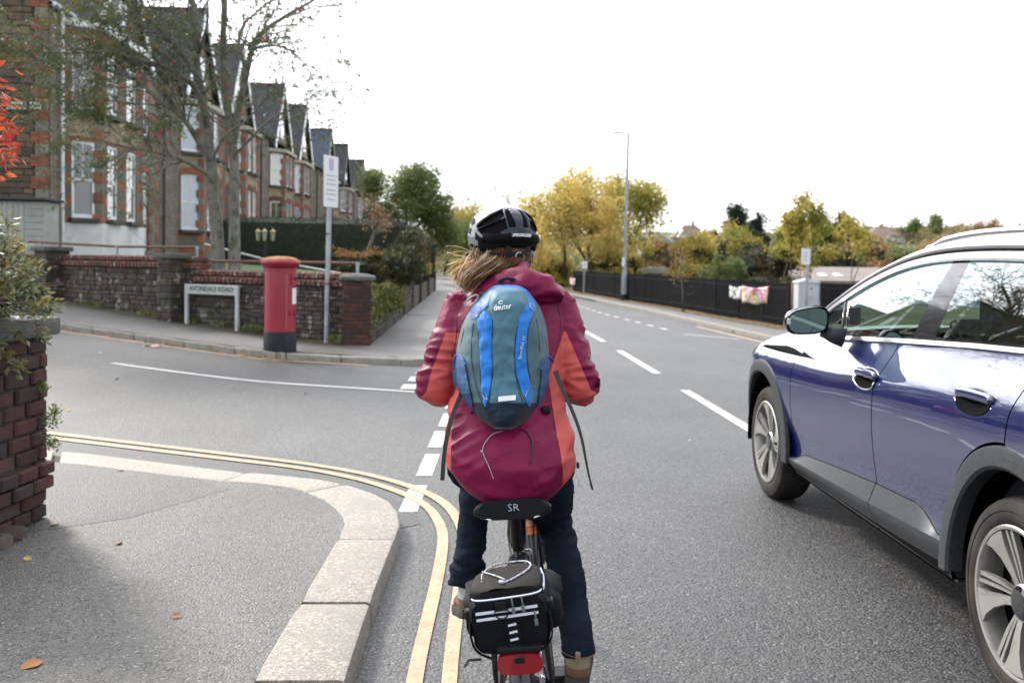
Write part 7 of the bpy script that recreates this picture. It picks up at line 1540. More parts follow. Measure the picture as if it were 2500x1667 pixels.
for zz, w_ in ((.829, .0045), (.8215, .003)):
    pts = [(-.076, 2.24, zz-.014), (-.086, 2.14, zz-.003), (-.083, 2.065, zz-.002), (-.070, 2.038, zz-.003), (0, 2.030, zz-.001), (.070, 2.038, zz-.003), (.083, 2.065, zz-.002), (.086, 2.14, zz-.003), (.076, 2.24, zz-.014)]
    P = smoothline([L_(*p) for p in pts], 3); mb = MB(); mb.tube(P, .0019 if zz > .825 else .0014, 6, flat=1.0); mb.obj('reflective_piping', [REFW], bag, smooth=True)
strip_on('lid_zip_band', [tuple((p.x*1.004, p.y+BY0-.0006, p.z-.010)) for p in smoothline([L_(*q) for q in ((-.070, 2.036, .829), (0, 2.029, .829), (.070, 2.036, .829))], 2)], .013, NYB, bag)
for x_, z1_ in ((.012, .800), (.034, .801), (.058, .768)):
    z2_ = .826 if x_ < .05 else .793; mb = MB(); mb.tube([L_(x_, yb_-.004, z2_), L_(x_+.001, yb_-.006, lerp(z2_, z1_, .6))], .0018, 5); mb.rbox(tuple(L_(x_+.001, yb_-.007, z1_)), (.008, .004, .016), .0018, 2); mb.obj('zip_pull', [PULL], bag, smooth=40)
mb = MB(); mb.rbox(tuple(L_(-.014, yb_-.003, .812)), (.024, .003, .018), .001, 1); mb.tube([L_(-.014+.015*math.cos(t), yb_-.005, .799+.015*math.sin(t)) for t in [PI+PI*k/10 for k in range(11)]]+[L_(.001, yb_-.005, .803), L_(-.029, yb_-.005, .803)], .0018, 6, close=True); mb.obj('d_ring', [BKA], bag, smooth=40)
cord = [(-.055, 2.10, .846), (-.060, 2.16, .846), (-.040, 2.24, .838), (.0, 2.265, .832), (.045, 2.24, .838), (.060, 2.18, .846), (.050, 2.13, .850), (.02, 2.09, .849), (-.005, 2.075, .847), (-.03, 2.065, .843), (-.058, 2.07, .838)]
mb = MB(); mb.tube(smoothline([L_(*p) for p in cord], 3), .0021, 6); mb.tube(smoothline([L_(*p) for p in ((-.058, 2.17, .848), (-.02, 2.11, .853), (.0, 2.085, .850))], 2), .0018, 6); mb.obj('elastic_cord', [CORDB], bag, smooth=True)
mb = MB(); mb.rbox(tuple(L_(-.008, 2.072, .850)), (.012, .012, .010), .003, 2); mb.obj('cord_lock', [STEELB], bag, smooth=40)
for sx in (-1, 1):
    mb = MB(); mb.rbox(tuple(L_(sx*.092, 2.07, .79)), (.016, .026, .022), .003, 1); mb.obj('buckle', [BKA], bag)
    mb = MB(); mb.tube(smoothline([L_(*p) for p in ((sx*.088, 2.05, .78), (sx*.093, 2.045, .75), (sx*.085, 2.035, .715), (sx*.05, 2.03, .698))], 2), .010, 6, flat=.25); mb.obj('strap', [NYB], bag, smooth=40)
mb = MB(); mb.tube([L_(-.075, 2.03, .70), L_(-.10, 2.02, .706), (L_(-.112, 2.02, .694))], .007, 6, flat=.3); mb.obj('strap_tail', [NYB], bag, smooth=40)
# ---------------------------------------------------------------- rider
def capsule(mb, a, ra, b, rb, n=14):
    a, b = Vector(a), Vector(b); d = (b-a); L = d.length; d = d.normalized() if L > 1e-6 else Vector((0, 0, 1)); pts, rad = [], []
    for k in range(5): t = PI/2*(1-k/4); pts.append(a-d*ra*math.sin(t)); rad.append(max(.0005, ra*math.cos(t)))
    for k in range(5): t = PI/2*k/4; pts.append(b+d*rb*math.sin(t)); rad.append(max(.0005, rb*math.cos(t)))
    mb.tube(pts, rad, n)
def fuse(mb, voxel, smooth_=4, keep=None):
    me = mb.mesh('tmp_src', []) if False else None
    me = bpy.data.meshes.new('src'); me.from_pydata(mb.v, [], mb.f); bm = bmesh.new(); bm.from_mesh(me); bmesh.ops.recalc_face_normals(bm, faces=bm.faces[:]); bm.to_mesh(me); bm.free()
    o = bpy.data.objects.new('src', me); r = o.modifiers.new('r', 'REMESH'); r.mode = 'VOXEL'; r.voxel_size = voxel; r.use_smooth_shade = True
    if smooth_: s_ = o.modifiers.new('s', 'SMOOTH'); s_.iterations = smooth_; s_.factor = .5
    out = evaluated_mesh(o); out.materials.clear()
    out.polygons.foreach_set('use_smooth', [True]*len(out.polygons)); return out
def displace(me, fn):
    P = [v.co.copy() for v in me.vertices]; Nn = [v.normal.copy() for v in me.vertices]
    me.vertices.foreach_set('co', [c for p, n in zip(P, Nn) for c in (p+n*fn(p, n))]); me.update()
SKIN = M('skin', (.45, .25, .18), .5, spec=.35)
CX_ = .126
hipL, hipR = Vector((CX_-.095, 2.80, .93)), Vector((CX_+.095, 2.80, .93)); kneeL, kneeR = Vector((.035, 3.21, .845)), Vector((.283, 3.13, .665)); ankL, ankR = Vector((.003, 3.045, .475)), Vector((.336, 2.80, .365))
shL, shR = Vector((CX_-.152, 2.985, 1.385)), Vector((CX_+.150, 2.985, 1.385)); elL, elR = Vector((-.105, 2.91, 1.145)), Vector((.343, 2.91, 1.15)); wrL, wrR = bw(-.235, 3.27, 1.125), bw(.24, 3.27, 1.13)
headc = Vector((.104, 3.105, 1.60)); HY = R(24)
body = MB()
def cp_(a, ra, b, rb): capsule(body, a, ra, b, rb)
cp_((CX_, 2.84, .93), .12, (CX_, 2.87, 1.05), .11); cp_((CX_, 2.87, 1.05), .11, (CX_, 2.96, 1.32), .12); cp_((CX_-.1, 2.98, 1.38), .05, (CX_+.1, 2.98, 1.38), .05); cp_((CX_-.01, 3.0, 1.40), .06, tuple(headc+Vector((0, -.02, -.07))), .055)
HM = Matrix.Translation(headc) @ Matrix.Rotation(HY, 4, 'Z')
h = lambda x, y, z: HM @ Vector((x, y, z))
cp_(h(0, -.02, .002), .078, h(0, .03, .006), .076); cp_(h(0, .03, -.03), .062, h(0, .06, -.065), .042); cp_(h(0, .09, .0), .011, h(0, .112, -.022), .013); cp_(h(-.022, .093, -.052), .009, h(.022, .093, -.052), .009); cp_(h(-.035, .085, .028), .013, h(.035, .085, .028), .013)
for sx in (-1, 1): cp_(h(sx*.078, .0, .0), .014, h(sx*.084, -.012, .02), .016)
for hp, kn, an in ((hipL, kneeL, ankL), (hipR, kneeR, ankR)):
    cp_(hp, .078, kn, .046); cp_(kn, .045, lerp(kn, an, .3), .044); cp_(lerp(kn, an, .3), .044, an, .030); cp_(an, .034, an+Vector((0, .10, -.07)), .030)
for sh, el, wr, sx in ((shL, elL, wrL, -1), (shR, elR, wrR, 1)):
    cp_(sh, .050, el, .038); cp_(el, .037, wr, .026)
body_me_src = body
def hand(mb, wr, sx):
    g0, g1 = bw(sx*.285, 3.366, 1.098), bw(sx*.20, 3.394, 1.088); ax = (g1-g0).normalized(); f = Vector((0, 1, 0)); f = (f-ax*f.dot(ax)).normalized(); u = ax.cross(f)*(1 if sx > 0 else -1); u = u if u.z > 0 else -u
    pc = [g0.lerp(g1, .04+.31*k) for k in range(4)]
    for k, (c, ln) in enumerate(zip(pc, (.85, .95, 1.0, .93) if sx < 0 else (.93, 1.0, .95, .85))):
        kn = c+u*.034-f*.004; base = lerp(wr, kn, .35); capsule(mb, tuple(base), .013, tuple(kn), .0115, 8)
        p1 = c+u*.022+f*.026*ln; p2 = c-u*.010+f*.028*ln; p3 = c-u*.026+f*.006
        capsule(mb, tuple(kn), .0098, tuple(p1), .0088, 8); capsule(mb, tuple(p1), .0088, tuple(p2), .0080, 8); capsule(mb, tuple(p2), .0080, tuple(p3), .0070, 8)
    capsule(mb, tuple(wr), .026, tuple(lerp(wr, pc[1]+u*.03, .7)), .028, 10)
    t0 = lerp(wr, pc[-1 if sx > 0 else -1]+u*.02, .5); t1 = g1+u*.004-f*.022+ax*.0; t2 = g1-u*.020-f*.004; capsule(mb, tuple(t0), .013, tuple(t1), .011, 8); capsule(mb, tuple(t1), .011, tuple(t2), .009, 8)
hand(body, wrL, -1); hand(body, wrR, 1)
me = fuse(body, .0045, 2); me.materials.append(SKIN); me.name = 'person'
rider = put('person', me); tag(rider, 'woman on a bicycle seen from behind, wearing helmet, berry and coral jacket and dark jeans', 'person')
for sx in (-1, 1):
    c = h(sx*.032, .088, .008); mb = MB(); mb.lathe([(.0005, -.011), (.008, -.008), (.0115, 0), (.008, .008), (.0005, .011)], 12, tuple(c)); mb.obj('eye', [M('eye_white', (.6, .6, .6), .2)] , rider, smooth=True)
# ---- jeans
DEN = fabric('dark_denim', (.014, .020, .036), .6, 14, 1200, .85, .2)
def denim():
    m, N, L, B = nodes('dark_blue_denim'); P = coords(N, L, 'obj'); col = mixc(N, L, ramp(N, L, tnoise(N, L, P, 9, 5), .4, .68), (.0025, .004, .009), (.008, .013, .024))
    col = mixc(N, L, ramp(N, L, tnoise(N, L, P, 700, 2), .45, .62), col, (.014, .021, .034)); L.new(col, B.inputs['Base Color']); B.inputs['Roughness'].default_value = .85; B.inputs['Specular IOR Level'].default_value = .08
    b = N.new('ShaderNodeBump'); b.inputs['Strength'].default_value = .6; b.inputs['Distance'].default_value = .008; L.new(tnoise(N, L, P, 26, 4), b.inputs['Height']); L.new(b.outputs[0], B.inputs['Normal']); return m
DEN = denim()
jb = MB()
capsule(jb, (CX_-.05, 2.80, .94), .118, (CX_+.05, 2.80, .94), .118)
def leg(pts, rad): jb.tube(smoothline([Vector(p) for p in pts], 2), [interp([(i/(len(rad)-1), r) for i, r in enumerate(rad)], j/(4*(len(pts)-1)+0)) for j in range(len(smoothline([Vector(p) for p in pts], 2)))], 18)
leg([hipR, lerp(hipR, kneeR, .5)+Vector((.004, 0, -.01)), kneeR, lerp(kneeR, ankR, .5)+Vector((.012, -.01, 0)), ankR+Vector((.004, .005, .0)), ankR+Vector((.006, .0, -.025))], [.100, .087, .066, .058, .053, .054])
leg([hipL, lerp(hipL, kneeL, .5), kneeL, lerp(kneeL, ankL, .45)+Vector((.0, -.02, 0)), ankL+Vector((.0, .0, .045)), ankL+Vector((-.006, -.005, -.005))], [.100, .090, .068, .056, .052, .062])
me = fuse(jb, .006, 3)
def wr_j(p, n):
    a = noise.noise(Vector((p.x*6, p.y*6, p.z*17)))*.008+.004*(.4-abs(noise.noise(Vector((p.x*14+p.z*6, p.y*12, p.z*30)))*1.5)); k = math.exp(-((p.z-.66)/.09)**2) if p.x > .15 else math.exp(-((p.z-.52)/.07)**2)
    r = 1-abs(noise.noise(Vector((p.x*9+p.z*8, p.y*7, p.z*34)))); return a+(r-.75)*.024*k
displace(me, wr_j); me.materials.append(DEN); jeans = put('jeans', me, rider)
THREAD = M('orange_thread', (.22, .10, .05), .8)
for an, dz, r in ((ankR, .0, .0545),): 
    c = an+Vector((.006, .0, dz-.008)); mb = MB(); mb.tube([c+Vector((r*math.cos(t), r*math.sin(t), .012*math.cos(t*2)*.2)) for t in [2*PI*k/24 for k in range(24)]], .0009, 4, close=True); mb.obj('hem_stitching', [THREAD], jeans, smooth=True)
SOCK = M('pale_grey_sock', (.42, .46, .52), .9, bump=[(300, .4, .002)])
for an in (ankL, ankR): mb = MB(); mb.tube([an+Vector((0, .0, .0)), an+Vector((0, .005, -.045))], .033, 14); mb.obj('sock', [SOCK], rider, smooth=40)
# ---- shoes
SHB = M('brown_nubuck', (.15, .075, .04), .85, layers=[(25, (.10, .055, .03), .4, .7)], bump=[(120, .4, .002)]); SHT = M('taupe_suede', (.24, .19, .135), .9, layers=[(25, (.17, .135, .10), .4, .7)], bump=[(120, .4, .002)]); SHS = M('dark_sole', (.035, .03, .026), .8, bump=[(60, .5, .003)])
def shoe(heel, yaw_, pitch_, label):
    t = empty('shoe', (0, 0, 0)); t.parent = rider; t.location = heel; t.rotation_euler = (pitch_, 0, yaw_)
    if label: t['label'] = label
    out = [(-.030, 0), (-.040, .03), (-.040, .09), (-.048, .17), (-.046, .23), (-.028, .275), (.005, .285), (.036, .265), (.048, .21), (.042, .13), (.036, .06), (.036, .02), (.022, -.006)]
    O = [p.to_2d() for p in smoothline([(x, y, 0) for x, y in out]+[(out[0][0], out[0][1], 0)], 2)[:-1]]
    mb = MB(); n = len(O); rows = [[(x*s, y*s+(1-s)*.13, z) for x, y in O] for s, z in ((.96, 0), (1.0, .006), (1.01, .02), (.985, .030))]; mb.grid(rows, closeu=True); mb.add(rows[0], [tuple(range(n))]); mb.add(rows[-1], [tuple(range(n))[::-1]]); mb.obj('sole', [SHS], t, smooth=40)
    u_ = MB(); capsule(u_, (0, .04, .045), .038, (0, .045, .080), .040); capsule(u_, (0, .04, .045), .036, (0, .14, .048), .040); capsule(u_, (-.012, .15, .042), .034, (-.006, .235, .030), .030); capsule(u_, (.014, .15, .040), .034, (.010, .23, .030), .030); capsule(u_, (0, .06, .08), .036, (0, .13, .062), .032)
    me = fuse(u_, .004, 2)
    for v in me.vertices: v.co.z = max(v.co.z, .022)
    me.materials.append(SHB); me.materials.append(SHT)
    for f in me.polygons:
        c = f.center; f.material_index = 1 if (c.z > .078+.02*math.sin(c.y*30) or (c.y < .035 and c.z > .062) or abs(c.x) > .037 and .06 < c.y < .1) else 0
    put('upper', me, t); mb = MB(); mb.tube([(.034*math.cos(a), .045+.036*math.sin(a), .112+.004*math.cos(a*2)) for a in [2*PI*k/24 for k in range(24)]], .007, 8, close=True); mb.obj('collar', [SHT], t, smooth=True)
    mb = MB(); mb.rbox((0, .003, .10), (.016, .010, .035), .003, 1); mb.obj('pull_tab', [SHT], t)
    mb = MB(); [mb.tube([(-.022, .10+.028*k, .098-.011*k), (0, .105+.028*k, .104-.011*k), (.022, .10+.028*k, .098-.011*k)], .0022, 5) for k in range(4)]; mb.obj('laces', [SHS], t, smooth=True)
shoe(ankR+Vector((-.002, -.045, -.112)), R(-8), R(3), None); shoe(ankL+Vector((.012, -.045, -.100)), R(6), R(-16), None)
# ---- jacket
def jacket_mat():
    m, N, L, B = nodes('berry_and_coral_shell'); P = coords(N, L, 'obj'); at_ = N.new('ShaderNodeAttribute'); at_.attribute_name = 'coral'
    g_ = ramp(N, L, at_.outputs['Fac'], .499, .501)
    berry = mixc(N, L, ramp(N, L, tnoise(N, L, P, 6, 3), .35, .7), (.122, .002, .028), (.178, .007, .048)); coral = mixc(N, L, ramp(N, L, tnoise(N, L, P, 6, 3), .35, .7), (.42, .068, .062), (.50, .095, .086))
    col = mixc(N, L, g_, berry, coral); L.new(col, B.inputs['Base Color']); B.inputs['Roughness'].default_value = .52; B.inputs['Specular IOR Level'].default_value = .2
    prev = None
    for sc, st, di in ((9, .5, .02), (26, .4, .006), (900, .12, .0005)):
        b = N.new('ShaderNodeBump'); b.inputs['Strength'].default_value = st; b.inputs['Distance'].default_value = di; L.new(tnoise(N, L, P, sc, 3), b.inputs['Height'])
        if prev: L.new(prev, b.inputs['Normal'])
        prev = b.outputs[0]
    L.new(prev, B.inputs['Normal']); return m
JM = jacket_mat()
jk = MB(); rows = []
TR = [(.865, .168, 2.665, 2.95), (.90, .188, 2.635, 2.96), (.96, .197, 2.625, 2.97), (1.02, .192, 2.665, 2.99), (1.08, .176, 2.72, 3.01), (1.14, .166, 2.765, 3.03), (1.22, .168, 2.79, 3.06), (1.30, .176, 2.815, 3.09), (1.36, .178, 2.84, 3.10), (1.40, .158, 2.865, 3.10), (1.43, .120, 2.89, 3.09), (1.455, .095, 2.92, 3.08), (1.49, .072, 2.945, 3.075), (1.515, .068, 2.96, 3.07)]
for z, hx, yb, yf in TR:
    row = []; cy, hy = (yb+yf)/2, (yf-yb)/2; cx = CX_+interp([(.86, .0), (1.1, -.004), (1.5, -.010)], z)
    for j in range(48):
        a = 2*PI*j/48; c_, s_ = math.cos(a), math.sin(a); x = math.copysign(abs(c_)**.85, c_)*hx; y = math.copysign(abs(s_)**.85, s_)*hy
        dz = 0
        if z < 1.03: k_ = smooth(1.03, .865, z) if False else (1-smooth(.865, 1.03, z)); dz = k_*(-.045*(1-abs(x/hx)**2)*(1 if s_ < 0 else .5)+.02*abs(x/hx)**2)
        row.append((cx+x, cy+y, z+dz))
    rows.append(row)
jk.grid(rows, closeu=True); jk.add(rows[0], [tuple(range(48))]); jk.add(rows[-1], [tuple(range(48))[::-1]])
def sleeve(sh, el, wr):
    mid = lerp(sh, el, .5)+Vector((.0, -.008, .0)); p = smoothline([sh+Vector((.0, .01, .0)), mid, el, el+Vector((0, .03, -.012)), lerp(el, wr, .5), wr], 2); n = len(p)
    r = [interp([(0, .066), (.25, .062), (.45, .058), (.6, .056), (.8, .046), (1, .036)], i/(n-1)) for i in range(n)]; jk.tube(p, r, 20)
sleeve(shL, elL, wrL); sleeve(shR, elR, wrR)
for sh, sx in ((shL, -1), (shR, 1)): capsule(jk, tuple(sh), .062, (CX_+sx*.05, 2.99, 1.405), .064)
# hood lying in folds behind the neck
hoodp = [((.020, 3.06, 1.43), .024), ((.0, 3.0, 1.415), .026), ((.008, 2.945, 1.420), .028), ((.048, 2.905, 1.437), .033), ((.09, 2.885, 1.452), .040), ((.14, 2.875, 1.460), .052), ((.19, 2.875, 1.458), .054), ((.235, 2.89, 1.446), .044), ((.268, 2.92, 1.436), .026), ((.262, 2.98, 1.430), .026), ((.235, 3.05, 1.44), .024)]
P = smoothline([p for p, r in hoodp], 2); jk.tube(P, [interp([(i/(len(hoodp)-1), r) for i, (p, r) in enumerate(hoodp)], j/(len(P)-1)) for j in range(len(P))], 18)
P = smoothline([(.175, 2.89, 1.43), (.158, 2.885, 1.485), (.156, 2.91, 1.515), (.165, 2.96, 1.515)], 2); jk.tube(P, [lerp(.034, .011, j/(len(P)-1)) for j in range(len(P))], 12)
P = smoothline([(.02, 2.96, 1.435), (.07, 2.915, 1.465), (.13, 2.90, 1.490), (.195, 2.905, 1.488), (.245, 2.93, 1.455)], 2); jk.tube(P, [.018+.008*math.sin(PI*j/(len(P)-1)) for j in range(len(P))], 12)
me = fuse(jk, .0055, 3)
def wr_k(p, n):
    d = 0
    for sh, el, wr in ((shL, elL, wrL), (shR, elR, wrR)):
        ax = (el-sh); t = max(0, min(1, (p-sh).dot(ax)/ax.length_squared)); c = sh+ax*t; dist = (p-c).length
        if dist < .085 and p.z < 1.40:
            w = smooth(.10, .45, t)*(1-smooth(.07, .085, dist)); q = Vector((p.x*10, p.y*9+p.z*6, p.z*30)); d += w*((1-abs(noise.noise(q))*2.4)*.5)*.020
        if (p-wr).length < .30 and p.y > 2.95: q = Vector((p.x*12, p.y*14, p.z*10)); d += .003*noise.noise(q)
    q = Vector((p.x*5+p.z*3, p.y*4, p.z*9-p.x*6)); d += noise.noise(q)*.008
    if p.z < 1.16 and p.y < 2.85: q = Vector((p.x*9+p.z*7, p.y*5, p.z*15-p.x*9)); d += .010*(.35-abs(noise.noise(q))*1.3)*smooth(.86, .93, p.z)
    w = 0 if p.x < -.052 or p.y > 2.86 else math.exp(-((p.z-1.05)/.09)**2)*(1-smooth(-.02, .09, p.x)); d += w*(1-abs(noise.noise(Vector((p.x*8, p.y*8, p.z*26-p.x*14)))*2.2))*.016
    if p.z > 1.41 and p.y < 3.0: d += .016*(.4-abs(noise.noise(Vector((p.x*12+p.z*9, p.y*9, p.z*16-p.x*8)))*1.6))
    if p.x > .2 and p.z < 1.1: d += .006*noise.noise(Vector((p.x*9, p.y*9, p.z*22)))
    return d
displace(me, wr_k)
cor = []
LL = [(.80, .276), (.95, .268), (1.05, .252), (1.19, .236), (1.324, .292)]; RR = [(1.10, .60), (1.125, .40), (1.14, .374), (1.324, .292)]
LT = [(.80, -.058), (1.05, -.050), (1.10, -.035), (1.4, .03)]; LA = [(1.07, -.40), (1.10, -.16), (1.13, -.133), (1.2, -.116), (1.305, -.078)]
for v in me.vertices:
    x, y, z = v.co; r = min(1.324-z, x-interp(LL, z), interp(RR, z)-x)
    if y > 3.02 and z < 1.3 and (x > .24 or x < -.02): r = max(r, .01)
    l = min(1.31-z, interp(LT, z)-x, (x-interp(LA, z)) if z > 1.07 else 1)
    cor.append(.5+max(-.49, min(.49, 20*max(r, l))))
a_ = me.attributes.new('coral', 'FLOAT', 'POINT'); a_.data.foreach_set('value', cor); me.materials.append(JM); jacket = put('jacket', me, rider)
TAB = M('black_cuff_tab', (.02, .02, .02), .5); mb = MB(); mb.rbox(tuple(elR+Vector((.058, -.02, .01))), (.006, .02, .03), .002, 1); mb.rbox((CX_+.198, 2.76, .93), (.008, .016, .018), .002, 1); mb.obj('tab', [TAB], jacket); mb = MB(); mb.tube([(CX_+.190, 2.72, .915), (CX_+.196, 2.715, .90)], .002, 5); mb.rbox((CX_+.198, 2.714, .888), (.006, .004, .022), .001, 1); mb.obj('zip_pull', [GREYTXT], jacket)
def on_surface(obj_me, pts):                                             # drop a polyline onto the back of the jacket
    return pts
# seams: thin raised lines along panel joins on the back and sleeves
SEAM = M('berry_seam', (.07, .002, .02), .6)
from mathutils.bvhtree import BVHTree
jbvh = BVHTree.FromPolygons([v.co.copy() for v in me.vertices], [tuple(p.vertices) for p in me.polygons])
def cast(x, z, y0=2.2, fb=2.9):
    h_ = jbvh.ray_cast(Vector((x, y0, z)), Vector((0, 1, 0))); return h_[0] if h_[0] is not None else Vector((x, fb, z))
def seamline(pts, r=.0016, mt=SEAM, par=None):
    P = [cast(p.x, p.z)+Vector((0, -.0004, 0)) for p in smoothline([(x, 0, z) for x, z in pts], 2)]; P = [P[0]]+[b for a, b in zip(P, P[1:]) if (a-b).length < .08]; mb = MB(); mb.tube(P, r, 5); mb.obj('seam', [mt], par or jacket, smooth=True)
seamline([(-.020, 1.42), (-.045, 1.37), (-.042, 1.30), (-.055, 1.24)]); seamline([(.262, 1.42), (.28, 1.37), (.280, 1.33), (.27, 1.29)]); seamline([(.276, .87), (.268, .95), (.252, 1.05), (.240, 1.15)], .0011)
# ---- hair
def hairmat(name, c1, c2, tr):
    m, N, L, B = nodes(name); g_ = N.new('ShaderNodeNewGeometry'); col = mixc(N, L, g_.outputs['Random Per Island'], c1, c2); L.new(col, B.inputs['Base Color']); B.inputs['Roughness'].default_value = .38; B.inputs['Specular IOR Level'].default_value = .35
    t = N.new('ShaderNodeBsdfTranslucent'); L.new(col, t.inputs[0]); mxs = N.new('ShaderNodeMixShader'); mxs.inputs[0].default_value = tr; L.new(B.outputs[0], mxs.inputs[1]); L.new(t.outputs[0], mxs.inputs[2]); L.new(mxs.outputs[0], N['Material Output'].inputs[0]); return m
HB, HL = hairmat('brown_hair', (.06, .026, .011), (.30, .15, .065), .2), hairmat('sunlit_blonde_hair', (.62, .43, .24), (1.0, .90, .72), .6)  # blonde colour, with the blown-out sunlight on the left locks painted in
rnd = random.Random(9); acc = {0: MB(), 1: MB()}
scalp = MB()
for a, ra, b, rb in ((h(0, -.02, .0), .079, h(0, -.035, -.04), .066), (h(-.02, -.04, -.03), .055, h(-.035, -.035, -.09), .038), (h(.02, -.04, -.03), .055, h(.01, -.045, -.085), .040), (h(-.04, -.02, -.01), .05, h(-.05, -.02, -.07), .03)): capsule(scalp, tuple(a), ra, tuple(b), rb)
me = fuse(scalp, .006, 3); displace(me, lambda p, n: .005*noise.noise(Vector((p.x*60, p.y*60, p.z*10)))); me.materials.append(HB); hair = put('hair', me, rider)
LOCKS = [([(1190, 606, 3.0), (1184, 631, 2.94), (1163, 655, 2.91), (1142, 676, 2.90), (1132, 699, 2.91)], 170, .35, 7), ([(1176, 612, 3.02), (1160, 643, 2.97), (1139, 652, 2.95), (1120, 666, 2.95), (1114, 682, 2.96)], 190, .97, 7),
 ([(1166, 598, 3.04), (1156, 618, 3.0), (1159, 640, 2.99), (1166, 652, 2.97)], 90, .15, 5), ([(1206, 612, 2.99), (1203, 634, 2.94), (1184, 650, 2.90), (1166, 664, 2.885), (1154, 683, 2.885), (1157, 698, 2.89)], 190, .15, 7),
 ([(1222, 612, 2.98), (1219, 638, 2.93), (1205, 655, 2.895), (1184, 670, 2.88), (1163, 688, 2.875), (1150, 704, 2.88)], 190, .12, 7), ([(1240, 614, 2.98), (1236, 640, 2.94), (1224, 655, 2.91), (1205, 668, 2.89)], 130, .02, 8), ([(1262, 614, 2.98), (1262, 638, 2.95), (1250, 652, 2.93)], 110, .0, 9),
 ([(1282, 612, 2.99), (1288, 634, 2.97), (1284, 650, 2.96)], 90, .05, 7), ([(1165, 625, 3.0), (1146, 655, 2.95), (1130, 680, 2.93), (1136, 704, 2.93), (1142, 714, 2.93)], 190, .75, 8), ([(1170, 630, 3.0), (1150, 662, 2.94), (1145, 690, 2.91), (1146, 712, 2.91)], 170, .4, 6),
 ([(1180, 622, 2.98), (1165, 650, 2.93), (1154, 674, 2.90), (1143, 700, 2.895)], 170, .3, 7), ([(1158, 640, 3.0), (1132, 662, 2.97), (1120, 676, 2.96), (1122, 694, 2.96)], 150, 1.0, 8)]
for path, n_, bl, sp in LOCKS:
    path = [(path[0][0], path[0][1]+(16 if path[0][0] > 1175 else 4), path[0][2]+.05)]+path[1:]
    for i in range(n_):
        ox, oy = rnd.gauss(0, 1), rnd.gauss(0, 1); P = []; m = len(path); ln = 1-.22*rnd.random()
        for j, (u, v, Y) in enumerate(path):
            k = j/(m-1); w = sp*(1.0-.35*math.sin(PI*k)+.25*k); P.append(at(u+ox*w+rnd.gauss(0, 1.1), v+oy*w*.55+rnd.gauss(0, 1.0)-(v-path[0][1])*(1-ln)*k, Y+rnd.gauss(0, .008)))
        pts = smoothline(P, 2); r0_ = rnd.uniform(.0007, .0015); acc[1 if rnd.random() < bl else 0].tube(pts, [r0_*(1-.7*j/(len(pts)-1)) for j in range(len(pts))], 3, cap=False)
for i in range(26):                                                       # flyaway strands
    sgn = -1 if i < 30 else 1; a0 = HM @ Vector((sgn*.07, -.04, -.07)); e = Vector((-.055-.03*rnd.random() if sgn < 0 else .24+.06*rnd.random(), 3.0+rnd.gauss(0, .02), 1.53+rnd.gauss(0, .02))) if i % 2 else Vector((-.04 if sgn < 0 else .25, 3.02, 1.50+rnd.gauss(0, .03)))
    pts = smoothline([a0, a0.lerp(e, .5)+Vector((rnd.gauss(0, .01), 0, .02+rnd.gauss(0, .01))), e+Vector((0, 0, rnd.gauss(0, .012)))], 2); acc[1].tube(pts, [.0006]*len(pts), 3, cap=False)
acc[0].obj('brown_strands', [HB], hair, smooth=True); acc[1].obj('sunlit_blonde_strands', [HL], hair, smooth=True)
# ---- helmet
HGR = M('light_grey_helmet_shell', (.14, .15, .165), .4, layers=[(3, (.11, .12, .13), .4, .7)], coat=.3); HDK = M('slate_helmet_shell', (.014, .018, .030), .45, spec=.25, layers=[(60, (.04, .047, .062), .45, .65)], coat=.15); HFO = M('black_helmet_foam', (.004, .004, .005), .85, spec=.12, bump=[(260, .7, .0025)]); STRW = M('pale_grey_webbing', (.50, .53, .56), .7); STRB = M('black_plastic', (.005, .005, .007), .45, spec=.2)
PR = [(1.560, .100), (1.572, .1055), (1.585, .1095), (1.61, .1125), (1.635, .1105), (1.655, .105), (1.672, .0965), (1.685, .086), (1.695, .074), (1.703, .058), (1.709, .038), (1.712, .0)]
def hel(phi, z, k=1.0, dz=0):                                            # phi: degrees from the back centre, + to the right
    r = interp(PR, z)*k; a = R(phi); x = r*math.sin(a); y = -r*math.cos(a)*(1.17 if abs(phi) < 90 else 1.22); zc = 1.60+(z-1.60)*1.0+dz
    tilt = .03*math.cos(a)*0
    return HM @ Vector((x, y+.004, (zc-headc.z)*k+0)) if k != 1 else HM @ Vector((x, y+.004, zc-headc.z))
def inpoly(x, y, P):
    c = False; j = len(P)-1
    for i in range(len(P)):
        if (P[i][1] > y) != (P[j][1] > y) and x < (P[j][0]-P[i][0])*(y-P[i][1])/(P[j][1]-P[i][1])+P[i][0]: c = not c
        j = i
    return c
VENT = [[(-26, 1.699), (-13, 1.700), (-6.5, 1.642), (-19, 1.640)], [(13, 1.700), (26, 1.699), (19, 1.640), (5.5, 1.642)], [(-80, 1.636), (-66, 1.664), (-42, 1.692), (-30, 1.699), (-27, 1.676), (-50, 1.653)], [(-76, 1.630), (-50, 1.649), (-26, 1.670), (-22, 1.638), (-42, 1.616), (-60, 1.606)],
        [(80, 1.636), (66, 1.664), (42, 1.692), (30, 1.699), (27, 1.676), (50, 1.653)], [(76, 1.630), (50, 1.649), (26, 1.670), (22, 1.638), (42, 1.616), (60, 1.606)]]
for s in (-1, 1): VENT += [[(s*a, z) for a, z in q] for q in ([(86, 1.655), (94, 1.668), (120, 1.676), (120, 1.660), (96, 1.645)], [(84, 1.700), (100, 1.702), (150, 1.702), (150, 1.690), (100, 1.688)], [(128, 1.672), (150, 1.676), (150, 1.650), (130, 1.648)], [(92, 1.634), (118, 1.640), (118, 1.622), (96, 1.618)])]
